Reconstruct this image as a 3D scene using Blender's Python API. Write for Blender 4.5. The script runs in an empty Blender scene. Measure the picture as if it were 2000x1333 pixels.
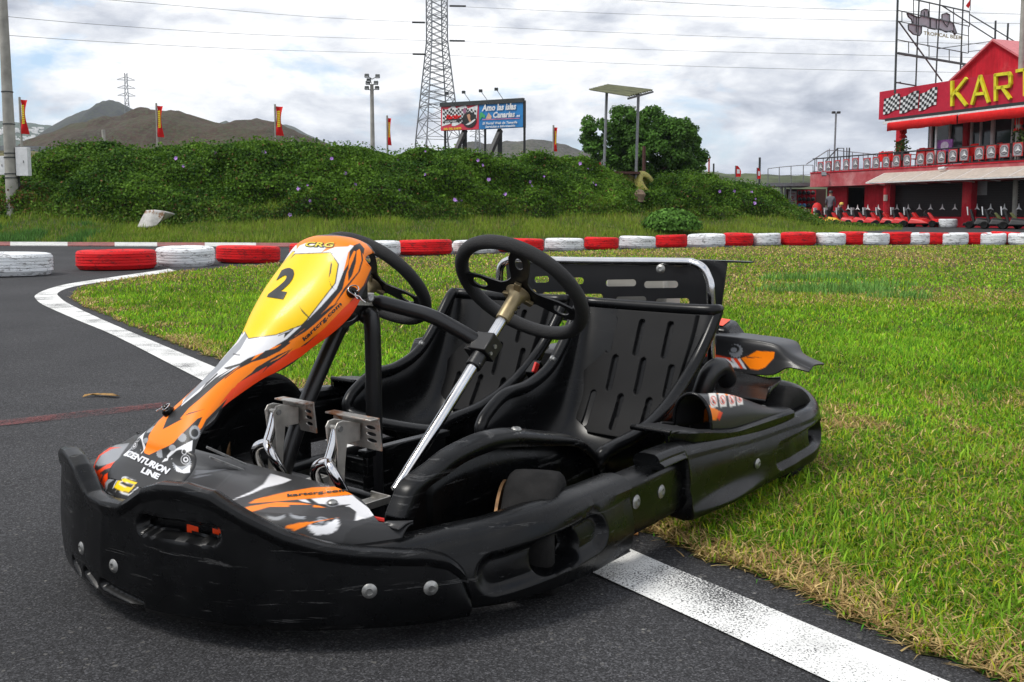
import bpy, math, random
import numpy as np
from mathutils import Vector, Matrix
R = math.radians
rng = np.random.default_rng(7)
random.seed(7)
SC = bpy.context.scene
COL = SC.collection
# ---------------------------------------------------------------- camera model (35 mm-ish lens, eye 0.75 m above the tarmac)
FPX = 1900.; HY = 415.; TANP = .095; EYE = .75
PIT = math.atan(TANP); PY = HY + FPX*TANP
cP, sP = math.cos(PIT), math.sin(PIT)
def pr(X, Y, Z):
    z = Z-EYE; cz = Y*cP - z*sP; cy = Y*sP + z*cP
    return (1000+FPX*X/cz, PY-FPX*cy/cz)
def ray(px, py):
    a = (px-1000)/FPX; b = (PY-py)/FPX
    return Vector((a, cP+b*sP, -sP+b*cP))
def G(px, py, z=0):                      # surveyed point on a level z
    r = ray(px, py); t = (z-EYE)/r.z
    return Vector((t*r.x, t*r.y, z))
def D(px, py, d):                        # surveyed point at distance d
    r = ray(px, py); t = d/r.y
    return Vector((t*r.x, d, EYE+t*r.z))
# kart frame: u = kart's left, v = backwards, h = up
KA = R(39); KO = Vector((-.384, 2.171, 0))
eL = Vector((math.cos(KA), -math.sin(KA), 0)); eB = Vector((math.sin(KA), math.cos(KA), 0))
def k2w(u, v, h): return KO + eL*u + eB*v + Vector((0, 0, h))
def kp(u, v, h): return pr(*k2w(u, v, h))
def U(px, py, u=None, v=None, h=None):   # surveyed point in the kart frame with one coordinate known
    r = ray(px, py); o = Vector((0, 0, EYE))-KO
    ou, ov, ru, rv = o.dot(eL), o.dot(eB), r.dot(eL), r.dot(eB)
    if u is not None: t = (u-ou)/ru
    elif v is not None: t = (v-ov)/rv
    else: t = (h-EYE)/r.z
    return Vector((ou+t*ru, ov+t*rv, EYE+t*r.z))
# ---------------------------------------------------------------- objects
def tag(o, label=None, cat=None, group=None, kind=None):
    if label: o['label'] = label
    if cat: o['category'] = cat
    if group: o['group'] = group
    if kind: o['kind'] = kind
    return o
def empty(name, loc=(0, 0, 0), rz=0, label=None, cat=None, group=None):
    o = bpy.data.objects.new(name, None); COL.objects.link(o)
    o.location = loc; o.rotation_euler = (0, 0, rz); o.empty_display_size = .1
    return tag(o, label, cat, group)
def children(o): return [c for c in bpy.data.objects if c.parent == o]
def copy_tree(o, parent=None):
    c = o.copy(); COL.objects.link(c)
    if parent: c.parent = parent
    for ch in children(o): copy_tree(ch, c)
    return c
class MB:
    def __init__(s): s.v = []; s.f = []; s.m = []; s.mi = 0
    def add(s, vs, fs):
        n = len(s.v); s.v += [tuple(p) for p in vs]; s.f += [tuple(i+n for i in f) for f in fs]; s.m += [s.mi]*len(fs); return s
    def box(s, c, d, rz=0, M=None):
        x, y, z = d[0]/2, d[1]/2, d[2]/2
        vs = [Vector((i, j, k)) for i in (-x, x) for j in (-y, y) for k in (-z, z)]
        if rz: vs = [Matrix.Rotation(rz, 3, 'Z') @ p for p in vs]
        if M is not None: vs = [M @ p for p in vs]
        c = Vector(c); return s.add([p+c for p in vs], [(0, 1, 3, 2), (4, 6, 7, 5), (0, 4, 5, 1), (2, 3, 7, 6), (0, 2, 6, 4), (1, 5, 7, 3)])
    def hexa(s, b, t):                   # 4 bottom + 4 top corners
        return s.add(list(b)+list(t), [(3, 2, 1, 0), (4, 5, 6, 7), (0, 1, 5, 4), (1, 2, 6, 5), (2, 3, 7, 6), (3, 0, 4, 7)])
    def beam(s, a, b, w, h=None, up=(0, 0, 1)):
        a, b = Vector(a), Vector(b); h = h or w; t = (b-a).normalized(); up = Vector(up)
        if abs(t.dot(up)) > .98: up = Vector((1, 0, 0))
        x = t.cross(up).normalized()*w/2; y = x.cross(t).normalized()*h/2
        q = [-x-y, x-y, x+y, -x+y]; return s.hexa([a+i for i in q], [b+i for i in q])
    def tube(s, path, r, seg=10, closed=False, cap=True):
        P = [Vector(p) for p in path]; n = len(P); rs = r if isinstance(r, (list, tuple)) else [r]*n
        T = []
        for i in range(n):
            a = P[(i-1) % n] if (closed or i) else P[i]; b = P[(i+1) % n] if (closed or i < n-1) else P[i]
            T.append((b-a).normalized())
        ref = Vector((0, 0, 1)) if abs(T[0].z) < .9 else Vector((1, 0, 0))
        x = T[0].cross(ref).normalized(); vs = []
        for i in range(n):
            x = (x - T[i]*x.dot(T[i])).normalized(); y = T[i].cross(x)
            vs += [P[i] + (x*math.cos(2*math.pi*k/seg)+y*math.sin(2*math.pi*k/seg))*rs[i] for k in range(seg)]
        fs = [(i*seg+k, i*seg+(k+1) % seg, ((i+1) % n)*seg+(k+1) % seg, ((i+1) % n)*seg+k) for i in range(n if closed else n-1) for k in range(seg)]
        if cap and not closed: fs += [tuple(range(seg))[::-1], tuple((n-1)*seg+k for k in range(seg))]
        return s.add(vs, fs)
    def cyl(s, a, b, r, seg=16, r2=None): return s.tube([a, b], [r, r if r2 is None else r2], seg)
    def lathe(s, prof, c, axis=(0, 0, 1), seg=32, closed=False):     # prof: (radius, along axis)
        ax = Vector(axis).normalized(); ref = Vector((0, 0, 1)) if abs(ax.z) < .9 else Vector((1, 0, 0))
        x = ax.cross(ref).normalized(); y = ax.cross(x); c = Vector(c); n = len(prof)
        vs = [c+ax*h+(x*math.cos(2*math.pi*k/seg)+y*math.sin(2*math.pi*k/seg))*r for r, h in prof for k in range(seg)]
        fs = [(i*seg+k, ((i+1) % n)*seg+k, ((i+1) % n)*seg+(k+1) % seg, i*seg+(k+1) % seg) for i in range(n if closed else n-1) for k in range(seg)]
        if not closed:
            if prof[0][0] > 1e-5: fs.append(tuple(range(seg)))
            if prof[-1][0] > 1e-5: fs.append(tuple((n-1)*seg+k for k in range(seg))[::-1])
        return s.add(vs, fs)
    def grid(s, rows, closed=False, cu=False):
        m = len(rows[0]); n = len(rows); vs = [p for r_ in rows for p in r_]
        fs = [(i*m+j, i*m+(j+1) % m, ((i+1) % n)*m+(j+1) % m, ((i+1) % n)*m+j) for i in range(n if cu else n-1) for j in range(m if closed else m-1)]
        return s.add(vs, fs)
    def prism(s, poly, ex):              # flat polygon (3D points) pushed along ex
        n = len(poly); ex = Vector(ex); P = [Vector(p) for p in poly]
        return s.add(P+[p+ex for p in P], [tuple(range(n))[::-1], tuple(range(n, 2*n))]+[(i, (i+1) % n, n+(i+1) % n, n+i) for i in range(n)])
    def build(s, name, mats, parent=None, smooth=None, bevel=0, sub=0, solid=0, edge=False):
        me = bpy.data.meshes.new(name); me.from_pydata(s.v, [], s.f)
        for m in (mats if isinstance(mats, list) else [mats]): me.materials.append(m)
        if len(set(s.m)) > 1: me.polygons.foreach_set('material_index', s.m)
        me.validate(); 
        import bmesh
        bm = bmesh.new(); bm.from_mesh(me); bmesh.ops.recalc_face_normals(bm, faces=bm.faces); bm.to_mesh(me); bm.free()
        o = bpy.data.objects.new(name, me); COL.objects.link(o)
        if parent: o.parent = parent
        if solid: m = o.modifiers.new('s', 'SOLIDIFY'); m.thickness = abs(solid); m.offset = 1 if solid > 0 else -1
        if bevel: m = o.modifiers.new('b', 'BEVEL'); m.width = bevel; m.segments = 2; m.limit_method = 'ANGLE'; m.angle_limit = R(35)
        if sub: m = o.modifiers.new('u', 'SUBSURF'); m.levels = m.render_levels = sub
        if smooth is not None:
            me.polygons.foreach_set('use_smooth', [True]*len(me.polygons))
            if smooth: me.set_sharp_from_angle(angle=R(smooth))
        return o
def cr(pts, n=8, closed=False):           # Catmull-Rom through points (tuples of any length)
    P = [np.array(p, float) for p in pts]; N = len(P); out = []
    for i in range(N if closed else N-1):
        p0 = P[(i-1) % N] if (closed or i) else 2*P[0]-P[1]; p1 = P[i]; p2 = P[(i+1) % N]
        p3 = P[(i+2) % N] if (closed or i < N-2) else 2*P[-1]-P[-2]
        for k in range(n):
            t = k/n; out.append(.5*((2*p1)+(-p0+p2)*t+(2*p0-5*p1+4*p2-p3)*t*t+(-p0+3*p1-3*p2+p3)*t**3))
    if not closed: out.append(P[-1])
    return out
def npmesh(name, V, F, mat, parent=None, col=None, smooth=False, attr='tint'):
    me = bpy.data.meshes.new(name); k = F.shape[1]
    me.vertices.add(len(V)); me.vertices.foreach_set('co', np.ascontiguousarray(V, np.float32).ravel())
    me.loops.add(F.size); me.loops.foreach_set('vertex_index', np.ascontiguousarray(F, np.int32).ravel())
    me.polygons.add(len(F)); me.polygons.foreach_set('loop_start', np.arange(0, F.size, k, dtype=np.int32))
    me.update(calc_edges=True)
    if col is not None:
        a = me.color_attributes.new(attr, 'FLOAT_COLOR', 'POINT')
        c = np.ones((len(V), 4), np.float32); c[:, :3] = col; a.data.foreach_set('color', c.ravel())
    if smooth: me.polygons.foreach_set('use_smooth', np.ones(len(F), bool))
    me.materials.append(mat)
    o = bpy.data.objects.new(name, me); COL.objects.link(o)
    if parent: o.parent = parent
    return o
# ---------------------------------------------------------------- materials
class NT:
    def __init__(s, m): m.use_nodes = True; s.t = m.node_tree; s.n = s.t.nodes; s.l = s.t.links; s.b = s.n.get('Principled BSDF')
    def new(s, ty, **k):
        x = s.n.new(ty)
        for a, b in k.items(): setattr(x, a, b)
        return x
    def link(s, a, b): s.l.new(a, b)
    def noise(s, scale, detail=4, rough=.55, coord='Object', dist=0, stretch=None):
        tc = s.new('ShaderNodeTexCoord'); v = tc.outputs[coord]
        if stretch:
            mp = s.new('ShaderNodeMapping'); mp.inputs['Scale'].default_value = stretch; s.link(v, mp.inputs[0]); v = mp.outputs[0]
        t = s.new('ShaderNodeTexNoise'); t.inputs['Scale'].default_value = scale; t.inputs['Detail'].default_value = detail
        t.inputs['Roughness'].default_value = rough; t.inputs['Distortion'].default_value = dist; s.link(v, t.inputs['Vector']); return t.outputs['Fac']
    def ramp(s, f, stops, interp='LINEAR'):
        r = s.new('ShaderNodeValToRGB'); r.color_ramp.interpolation = interp; e = r.color_ramp.elements
        while len(e) < len(stops): e.new(.5)
        for i, (p, c) in enumerate(stops):
            e[i].position = p; e[i].color = (*(c if isinstance(c, (tuple, list)) else (c, c, c)), 1)
        s.link(f, r.inputs[0]); return r.outputs[0]
    def mix(s, f, a, b, mode='MIX'):
        m = s.new('ShaderNodeMix', data_type='RGBA', blend_type=mode)
        for i, x in ((0, f), (6, a), (7, b)):
            if hasattr(x, 'is_linked') or hasattr(x, 'links'): s.link(x, m.inputs[i])
            elif i == 0: m.inputs[0].default_value = x
            else: m.inputs[i].default_value = (*x, 1)
        return m.outputs[2]
    def math(s, op, a, b=None, clamp=False):
        m = s.new('ShaderNodeMath', operation=op); m.use_clamp = clamp
        for i, x in enumerate((a, b)):
            if x is None: continue
            if isinstance(x, (int, float)): m.inputs[i].default_value = x
            else: s.link(x, m.inputs[i])
        return m.outputs[0]
    def bump(s, f, strength, dist=.01):
        b = s.new('ShaderNodeBump'); b.inputs['Strength'].default_value = strength; b.inputs['Distance'].default_value = dist
        s.link(f, b.inputs['Height']); s.link(b.outputs[0], s.b.inputs['Normal']); return b
def mat(name, c, rough=.6, metal=0, var=.15, vscale=6, bump=0, bscale=60, spec=None, coat=0, alpha=None):
    m = bpy.data.materials.new(name); t = NT(m)
    t.b.inputs['Roughness'].default_value = rough; t.b.inputs['Metallic'].default_value = metal
    if spec is not None: t.b.inputs['Specular IOR Level'].default_value = spec
    if coat: t.b.inputs['Coat Weight'].default_value = coat
    if var:
        f = t.noise(vscale, 5)
        lo = tuple(x*(1-var) for x in c); hi = tuple(min(1, x*(1+var)) for x in c)
        t.link(t.ramp(f, [(.3, lo), (.7, hi)]), t.b.inputs['Base Color'])
    else: t.b.inputs['Base Color'].default_value = (*c, 1)
    if bump: t.bump(t.noise(bscale, 3), bump, .003)
    return m
def tintmat(name, rough=.6, attr='tint', transl=0, coat=0, spec=None, var=0, vscale=8):
    m = bpy.data.materials.new(name); t = NT(m); a = t.new('ShaderNodeAttribute', attribute_name=attr)
    c = a.outputs['Color']
    if var: c = t.mix(1, c, t.ramp(t.noise(vscale, 4), [(.3, 1-var), (.7, 1.)]), 'MULTIPLY')
    t.link(c, t.b.inputs['Base Color']); t.b.inputs['Roughness'].default_value = rough
    if coat: t.b.inputs['Coat Weight'].default_value = coat; t.b.inputs['Coat Roughness'].default_value = .12
    if spec is not None: t.b.inputs['Specular IOR Level'].default_value = spec
    if transl:
        tr = t.new('ShaderNodeBsdfTranslucent'); t.link(c, tr.inputs[0]); mx = t.new('ShaderNodeMixShader'); mx.inputs[0].default_value = transl
        t.link(t.b.outputs[0], mx.inputs[1]); t.link(tr.outputs[0], mx.inputs[2]); t.link(mx.outputs[0], t.n['Material Output'].inputs[0])
    return m
def s2l(r, g, b): return tuple((x/255/12.92 if x/255 <= .04045 else ((x/255+.055)/1.055)**2.4) for x in (r, g, b))
def plastic(name, base, r0, r1, scratch=.5, bump=.25):
    m = bpy.data.materials.new(name); t = NT(m)
    t.b.inputs['Specular IOR Level'].default_value = .25
    f = t.noise(9, 6, .6); g = t.noise(5, 8, .75, stretch=(1, 1, 14), dist=.6); fine = t.noise(420, 2)
    dust = t.ramp(t.noise(3.5, 9, .7), [(.5, base), (.62, tuple(x*1.4+.002 for x in base)), (.8, tuple(x*2.+.006 for x in base))])
    g2_ = t.noise(11, 7, .8, stretch=(1, 1, 26), dist=.4)
    scr = t.math('ADD', t.ramp(g, [(.60, 0), (.63, 1), (.655, 0)]), t.math('MULTIPLY', t.ramp(g2_, [(.64, 0), (.66, 1), (.675, 0)]), .7), True)
    t.link(t.mix(t.math('MULTIPLY', scr, scratch), dust, (.085, .085, .085)), t.b.inputs['Base Color'])
    t.link(t.ramp(f, [(.3, r0), (.7, r1)]), t.b.inputs['Roughness'])
    h = t.math('ADD', t.math('MULTIPLY', fine, .35), t.math('MULTIPLY', scr, .5)); t.bump(h, bump*.4, .0006)
    return m
M = {}
M['plastic'] = plastic('black_plastic', (.0018, .002, .0024), .20, .36, .75)
M['seat'] = plastic('seat_plastic', (.0030, .0032, .0037), .24, .34, .15, .12)
M['pad'] = mat('seat_foam', (.006, .006, .0065), .62, var=.25, vscale=12, bump=.15, bscale=700, spec=.22)
M['blackmetal'] = mat('black_powder_coat', (.008, .008, .009), .33, .0, var=.2, bump=.08, bscale=300)
M['rubber'] = mat('tyre_rubber', (.0095, .009, .0088), .85, var=.5, vscale=22, bump=.35, bscale=420, spec=.2)
M['grip'] = mat('grip_suede', (.009, .009, .010), .62, var=.1, bump=.0)
t = NT(M['grip']); vo = t.new('ShaderNodeTexVoronoi'); tc = t.new('ShaderNodeTexCoord'); t.link(tc.outputs['Object'], vo.inputs['Vector']); vo.inputs['Scale'].default_value = 620
t.bump(vo.outputs['Distance'], .8, .002)
M['chrome'] = mat('chrome_tube', (.62, .62, .63), .13, 1, var=.1, vscale=20)
M['steel'] = mat('worn_steel', (.56, .54, .50), .40, .85, var=.25, vscale=25, bump=.15)
M['cast'] = mat('champagne_hub', (.36, .29, .17), .42, .75, var=.15, vscale=40)
M['zinc'] = mat('zinc_bolt', (.30, .30, .29), .42, .8, var=.4, vscale=90)
M['disc'] = mat('rusty_disc', (.20, .11, .05), .5, .7, var=.5, vscale=30)
M['red'] = mat('red_plastic', (.55, .02, .015), .4)
M['darkhole'] = mat('dark_recess', (.004, .004, .004), .8, var=0)
M['paint'] = tintmat('printed_sticker', .42, 'paint', coat=.12, spec=.3, var=.06, vscale=14)
M['ink'] = mat('black_ink', (.011, .011, .011), .4, var=0)
def rustplate():
    m = bpy.data.materials.new('rusty_pedal_plate'); t = NT(m)
    f = t.noise(24, 7, .65); k = t.ramp(f, [(.47, 0), (.6, 1)])
    t.link(t.mix(k, (.45, .43, .40), (.22, .085, .03)), t.b.inputs['Base Color'])
    t.link(t.ramp(k, [(0, .75), (1, 0.)]), t.b.inputs['Metallic']); t.link(t.ramp(k, [(0, .35), (1, .85)]), t.b.inputs['Roughness']); t.bump(f, .5, .002); return m
M['rust'] = rustplate()
# text as flat mesh data (built-in font)
def text_tris(s, shear=0, bold=0, spacing=1, res=3):
    cu = bpy.data.curves.new('t', 'FONT'); cu.body = s; cu.shear = shear; cu.offset = bold; cu.space_character = spacing; cu.resolution_u = res
    o = bpy.data.objects.new('t', cu); COL.objects.link(o); bpy.context.view_layer.update()
    me = bpy.data.meshes.new_from_object(o.evaluated_get(bpy.context.evaluated_depsgraph_get()))
    V = np.array([v.co[:2] for v in me.vertices]); Fs = [tuple(p.vertices) for p in me.polygons]
    bpy.data.objects.remove(o); bpy.data.curves.remove(cu); bpy.data.meshes.remove(me)
    lo, hi = V.min(0), V.max(0); return (V-lo)/(hi-lo), Fs, (hi-lo)
def in_poly(P, poly):
    x, y = P[:, 0], P[:, 1]; ins = np.zeros(len(P), bool); n = len(poly)
    for i in range(n):
        x0, y0 = poly[i]; x1, y1 = poly[(i+1) % n]
        c = ((y0 > y) != (y1 > y)); 
        with np.errstate(divide='ignore', invalid='ignore'): xi = (x1-x0)*(y-y0)/(y1-y0)+x0
        ins ^= c & (x < xi)
    return ins
# ================================================================= camera, sky, sun
cam = bpy.data.cameras.new('camera'); co = bpy.data.objects.new('camera', cam); COL.objects.link(co)
co.location = (0, 0, EYE); co.rotation_euler = (R(90)-PIT, 0, 0)
cam.sensor_width = 36; cam.lens = FPX/2000*36; cam.shift_y = -(666.5-PY)/2000; cam.clip_start = .05; cam.clip_end = 9000
SC.camera = co
SUN_EL, SUN_AZ = R(57), R(248)           # azimuth clockwise from +Y
w = bpy.data.worlds.new('World'); SC.world = w; w.use_nodes = True
t = NT.__new__(NT); t.t = w.node_tree; t.n = t.t.nodes; t.l = t.t.links; t.b = None
bg = t.n['Background']; sky = t.new('ShaderNodeTexSky', sky_type='NISHITA'); sky.sun_disc = False
sky.sun_elevation = SUN_EL; sky.sun_rotation = SUN_AZ; sky.air_density = 1.2
tc = t.new('ShaderNodeTexCoord'); sep = t.new('ShaderNodeSeparateXYZ'); t.link(tc.outputs['Generated'], sep.inputs[0])
cmb = t.new('ShaderNodeVectorMath', operation='MULTIPLY'); t.link(tc.outputs['Generated'], cmb.inputs[0]); cmb.inputs[1].default_value = (1, 1, 2.6)
def cloud(scale, det, ro, off, dist=0.):
    mp = t.new('ShaderNodeMapping'); mp.inputs['Location'].default_value = off
    t.link(cmb.outputs[0], mp.inputs[0]); n = t.new('ShaderNodeTexNoise'); n.inputs['Scale'].default_value = scale; n.inputs['Detail'].default_value = det
    n.inputs['Roughness'].default_value = ro; n.inputs['Distortion'].default_value = dist; t.link(mp.outputs[0], n.inputs['Vector']); return n.outputs['Fac']
big = cloud(2.3, 3, .5, (3.1, 1.7, 0)); mid = cloud(7., 9, .58, (0.3, 5.2, 1), .35); fine = cloud(17., 8, .55, (2.3, .2, 1), .3); thin = cloud(3.4, 8, .6, (7.3, 2.2, 4.3), .2)
shade = t.math('ADD', t.math('ADD', t.math('MULTIPLY', big, .38), t.math('MULTIPLY', mid, .42)), t.math('MULTIPLY', fine, .2))
cc = t.ramp(shade, [(.39, s2l(158, 164, 177)), (.445, s2l(196, 200, 209)), (.495, s2l(228, 230, 234)), (.54, s2l(250, 250, 251))])
hor = t.ramp(sep.outputs[2], [(.0, s2l(208, 212, 222)), (.05, s2l(234, 236, 241)), (.12, (1, 1, 1))])
cc = t.mix(.85, cc, hor, 'MULTIPLY')
cc = t.mix(1, cc, (1.12, 1.12, 1.12), 'MULTIPLY')
skyb = t.mix(.45, t.mix(1, sky.outputs[0], (.15, .15, .15), 'MULTIPLY'), (.42, .62, .95))
hole = t.ramp(thin, [(.365, 0), (.45, 1)])
fin = t.mix(hole, skyb, cc)
t.link(fin, bg.inputs[0]); bg.inputs[1].default_value = 1.0
sl = bpy.data.lights.new('sun', 'SUN'); sl.energy = 2.4; sl.angle = R(15); sl.color = (1, .965, .9)
so = bpy.data.objects.new('sun', sl); COL.objects.link(so)
sd = Vector((math.sin(SUN_AZ)*math.cos(SUN_EL), math.cos(SUN_AZ)*math.cos(SUN_EL), math.sin(SUN_EL)))
so.rotation_euler = sd.to_track_quat('Z', 'Y').to_euler(); so.location = (0, 0, 60)
SC.view_settings.view_transform = 'Standard'; SC.view_settings.look = 'None'; SC.view_settings.exposure = .22; SC.view_settings.gamma = 1
SC.cycles.max_bounces = 6; SC.cycles.transparent_max_bounces = 8

# ================================================================= ground sheets
def sheet(name, pts, z, m, kind='structure'):
    mb = MB(); mb.add([(p[0], p[1], z) for p in pts], [tuple(range(len(pts)))])
    o = mb.build(name, m); tag(o, kind=kind); return o
def asphalt():
    m = bpy.data.materials.new('asphalt'); t = NT(m)
    big = t.noise(.9, 6, .65); fine = t.noise(260, 3, .75); agg = t.new('ShaderNodeTexVoronoi'); tc = t.new('ShaderNodeTexCoord')
    t.link(tc.outputs['Object'], agg.inputs['Vector']); agg.inputs['Scale'].default_value = 170
    base = t.ramp(big, [(.3, (.024, .024, .026)), (.7, (.052, .052, .055))])
    c = t.mix(.8, base, t.ramp(fine, [(.3, .55), (.75, 1.5)]), 'MULTIPLY')
    cell = t.new('ShaderNodeTexVoronoi'); t.link(tc.outputs['Object'], cell.inputs['Vector']); cell.inputs['Scale'].default_value = 330
    sc_ = t.new('ShaderNodeSeparateColor'); t.link(cell.outputs['Color'], sc_.inputs[0]); c = t.mix(.9, c, t.ramp(sc_.outputs[0], [(0, .35), (.55, .9), (.85, 1.5), (1, 2.6)]), 'MULTIPLY')
    sp = t.ramp(agg.outputs['Color'], [(.90, 0), (.93, 1)])
    c = t.mix(t.math('MULTIPLY', sp, .6), c, (.14, .135, .125))
    v2 = t.new('ShaderNodeTexVoronoi'); t.link(tc.outputs['Object'], v2.inputs['Vector']); v2.inputs['Scale'].default_value = 14
    peb = t.ramp(v2.outputs['Distance'], [(.035, 1), (.05, 0)])
    c = t.mix(t.math('MULTIPLY', peb, .55), c, (.33, .32, .29))
    crk = t.new('ShaderNodeTexVoronoi', feature='DISTANCE_TO_EDGE'); mp = t.new('ShaderNodeVectorMath', operation='ADD')
    nn = t.new('ShaderNodeTexNoise'); nn.inputs['Scale'].default_value = 5; nn.inputs['Detail'].default_value = 6; t.link(tc.outputs['Object'], nn.inputs['Vector'])
    t.link(tc.outputs['Object'], mp.inputs[0]); t.link(nn.outputs['Color'], mp.inputs[1]); t.link(mp.outputs[0], crk.inputs['Vector']); crk.inputs['Scale'].default_value = .55
    ck = t.ramp(crk.outputs['Distance'], [(.001, 1), (.0038, 0)])
    c = t.mix(t.math('MULTIPLY', ck, .7), c, (.012, .012, .012))
    t.link(c, t.b.inputs['Base Color']); t.link(t.ramp(big, [(.3, .8), (.7, .95)]), t.b.inputs['Roughness']); t.b.inputs['Specular IOR Level'].default_value = .22
    t.bump(t.math('ADD', fine, t.math('MULTIPLY', agg.outputs['Distance'], .5)), .6, .0022); return m
M['asphalt'] = asphalt()
def worn_paint(name, c, thr, sc=90, under=(.035, .035, .037)):
    m = bpy.data.materials.new(name); t = NT(m); f = t.noise(sc, 4, .7); g = t.noise(4, 4)
    k = t.ramp(t.math('ADD', t.math('MULTIPLY', f, .62), t.math('MULTIPLY', g, .38)), [(thr-.02, 0), (thr+.02, 1)])
    col = t.ramp(t.noise(5, 8, .7), [(.32, tuple(x*.62 for x in c)), (.5, tuple(x*.9 for x in c)), (.7, c)])
    t.link(t.mix(k, under, col), t.b.inputs['Base Color']); t.b.inputs['Roughness'].default_value = .7; t.bump(t.noise(150, 3, .7), .5, .003); return m
M['line'] = worn_paint('worn_white_paint', (.80, .80, .78), .452, 230)
M['pink'] = worn_paint('faded_red_paint', (.17, .065, .065), .55, 160, (.045, .045, .048))
def soil():
    m = bpy.data.materials.new('turf_soil'); t = NT(m); f = t.noise(3, 6, .6); g = t.noise(70, 5, .8)
    c = t.mix(1, t.ramp(f, [(.35, (.085, .062, .03)), (.6, (.075, .085, .022))]), t.ramp(g, [(.35, .25), (.65, 1.7)]), 'MULTIPLY'); t.link(c, t.b.inputs['Base Color']); t.b.inputs['Roughness'].default_value = .95; t.b.inputs['Specular IOR Level'].default_value = .1; t.bump(g, 1, .01); return m
M['soil'] = soil()
M['far_ground'] = mat('dry_ground', (.10, .085, .05), .95, var=.4, vscale=.05)
sheet('ground', [(-2050, -380), (2050, -380), (2050, 2560), (-2050, 2560)], -.03, M['far_ground'])
sheet('race_track', [(-40, -4), (45, -4), (45, 75), (-40, 75)], 0, M['asphalt'])
gpx = [(2350, 1480), (2120, 1400), (1960, 1333), (1900, 1312), (1800, 1272), (1700, 1226), (1600, 1180), (1500, 1137), (1420, 1107), (1350, 1085), (1280, 1052), (1180, 1012), (1000, 935), (800, 852), (600, 772), (480, 724), (400, 693), (330, 668), (265, 641), (205, 616), (160, 598), (138, 582), (150, 565), (195, 553), (260, 543), (330, 533), (430, 524), (560, 514), (700, 508), (850, 501), (1000, 496), (1200, 489), (1500, 482), (1800, 480), (2100, 480)]
gp = [G(*p) for p in gpx] + [Vector((30, 22.5, 0)), Vector((30, 1, 0)), Vector((3, .3, 0)), ]
gp2 = []
for i, p in enumerate(gp):
    q = gp[(i+1) % len(gp)]; n = max(1, int((q-p).length/.03)) if p.y < 9 and q.y < 9 else 1
    for k in range(n):
        a = p.lerp(q, k/n); j = .02 if n > 1 else 0
        gp2.append(Vector((a.x+random.uniform(-j, j), a.y+random.uniform(-j, j), 0)))
sheet('lawn_soil', gp2, .0025, M['soil'])
lo = [(3300, 2110), (2100, 1557), (1850, 1442), (1615, 1333), (1450, 1256), (1300, 1187), (1165, 1125), (980, 1040), (700, 895), (560, 825), (386, 740), (226, 658), (150, 626), (100, 604), (80, 594), (69, 584)]
hi = [(3600, 2110), (2300, 1535), (2080, 1434), (1846, 1333), (1600, 1232), (1450, 1168), (1300, 1106), (1190, 1058), (900, 935), (600, 797), (411, 715), (226, 637), (160, 607), (130, 592), (118, 583), (112, 575)]
end_lo = [(70, 577), (90, 567), (130, 556), (200, 545), (290, 532), (330, 526)]
end_hi = [(122, 568), (140, 562), (170, 556), (225, 548), (300, 537), (345, 530)]
A_ = [G(*p) for p in lo+end_lo]; B_ = [G(*p) for p in hi+end_hi]
A_ = [Vector(p) for p in cr([tuple(q) for q in A_], 4)]; B_ = [Vector(p) for p in cr([tuple(q) for q in B_], 4)]
mb = MB(); mb.grid([[(a.x, a.y, .004), (b.x, b.y, .004)] for a, b in zip(A_, B_)])
tag(mb.build('edge_line', M['line']), kind='structure')
def ghost(name, c):
    m = bpy.data.materials.new(name); t = NT(m); f = t.noise(170, 4, .75); g = t.noise(6, 5, .7)
    k = t.ramp(t.math('ADD', t.math('MULTIPLY', f, .65), t.math('MULTIPLY', g, .35)), [(.47, 0), (.56, .75)]); t.link(k, t.b.inputs['Alpha']); t.b.inputs['Base Color'].default_value = (*c, 1); t.b.inputs['Roughness'].default_value = .9; return m
M['pink'] = ghost('faded_red_paint', (.17, .05, .05))
sheet('faded_stripe', [G(-80, 842), G(-80, 832), G(150, 806), G(330, 786), G(330, 797), G(150, 818)], .0035, M['pink'])
# painted kerb across the far side of the track
M['kerbw'] = worn_paint('kerb_white', (.6, .6, .58), .40, 30); M['kerbr'] = worn_paint('kerb_red', (.30, .09, .08), .46, 30)
mb = MB(); kx = [-80, 20, 33, 132, 224, 307, 400, 500, 600, 700, 800, 900]
for i, (a, b) in enumerate(zip(kx, kx[1:])):
    mb.mi = i % 2 if i > 1 else 1-i % 2
    y = lambda x: 477.5+(x-0)*.004
    p, q = G(a, y(a)+3.5), G(b, y(b)+3.5); r_, s_ = G(b, y(b)), G(a, y(a))
    mb.hexa([(p.x, p.y, .003), (q.x, q.y, .003), (r_.x, r_.y, .003), (s_.x, s_.y, .003)], [(p.x, p.y, .02), (q.x, q.y, .02), (r_.x, r_.y, .06), (s_.x, s_.y, .06)])
tag(mb.build('kerb', [M['kerbw'], M['kerbr']]), kind='structure')

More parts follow.
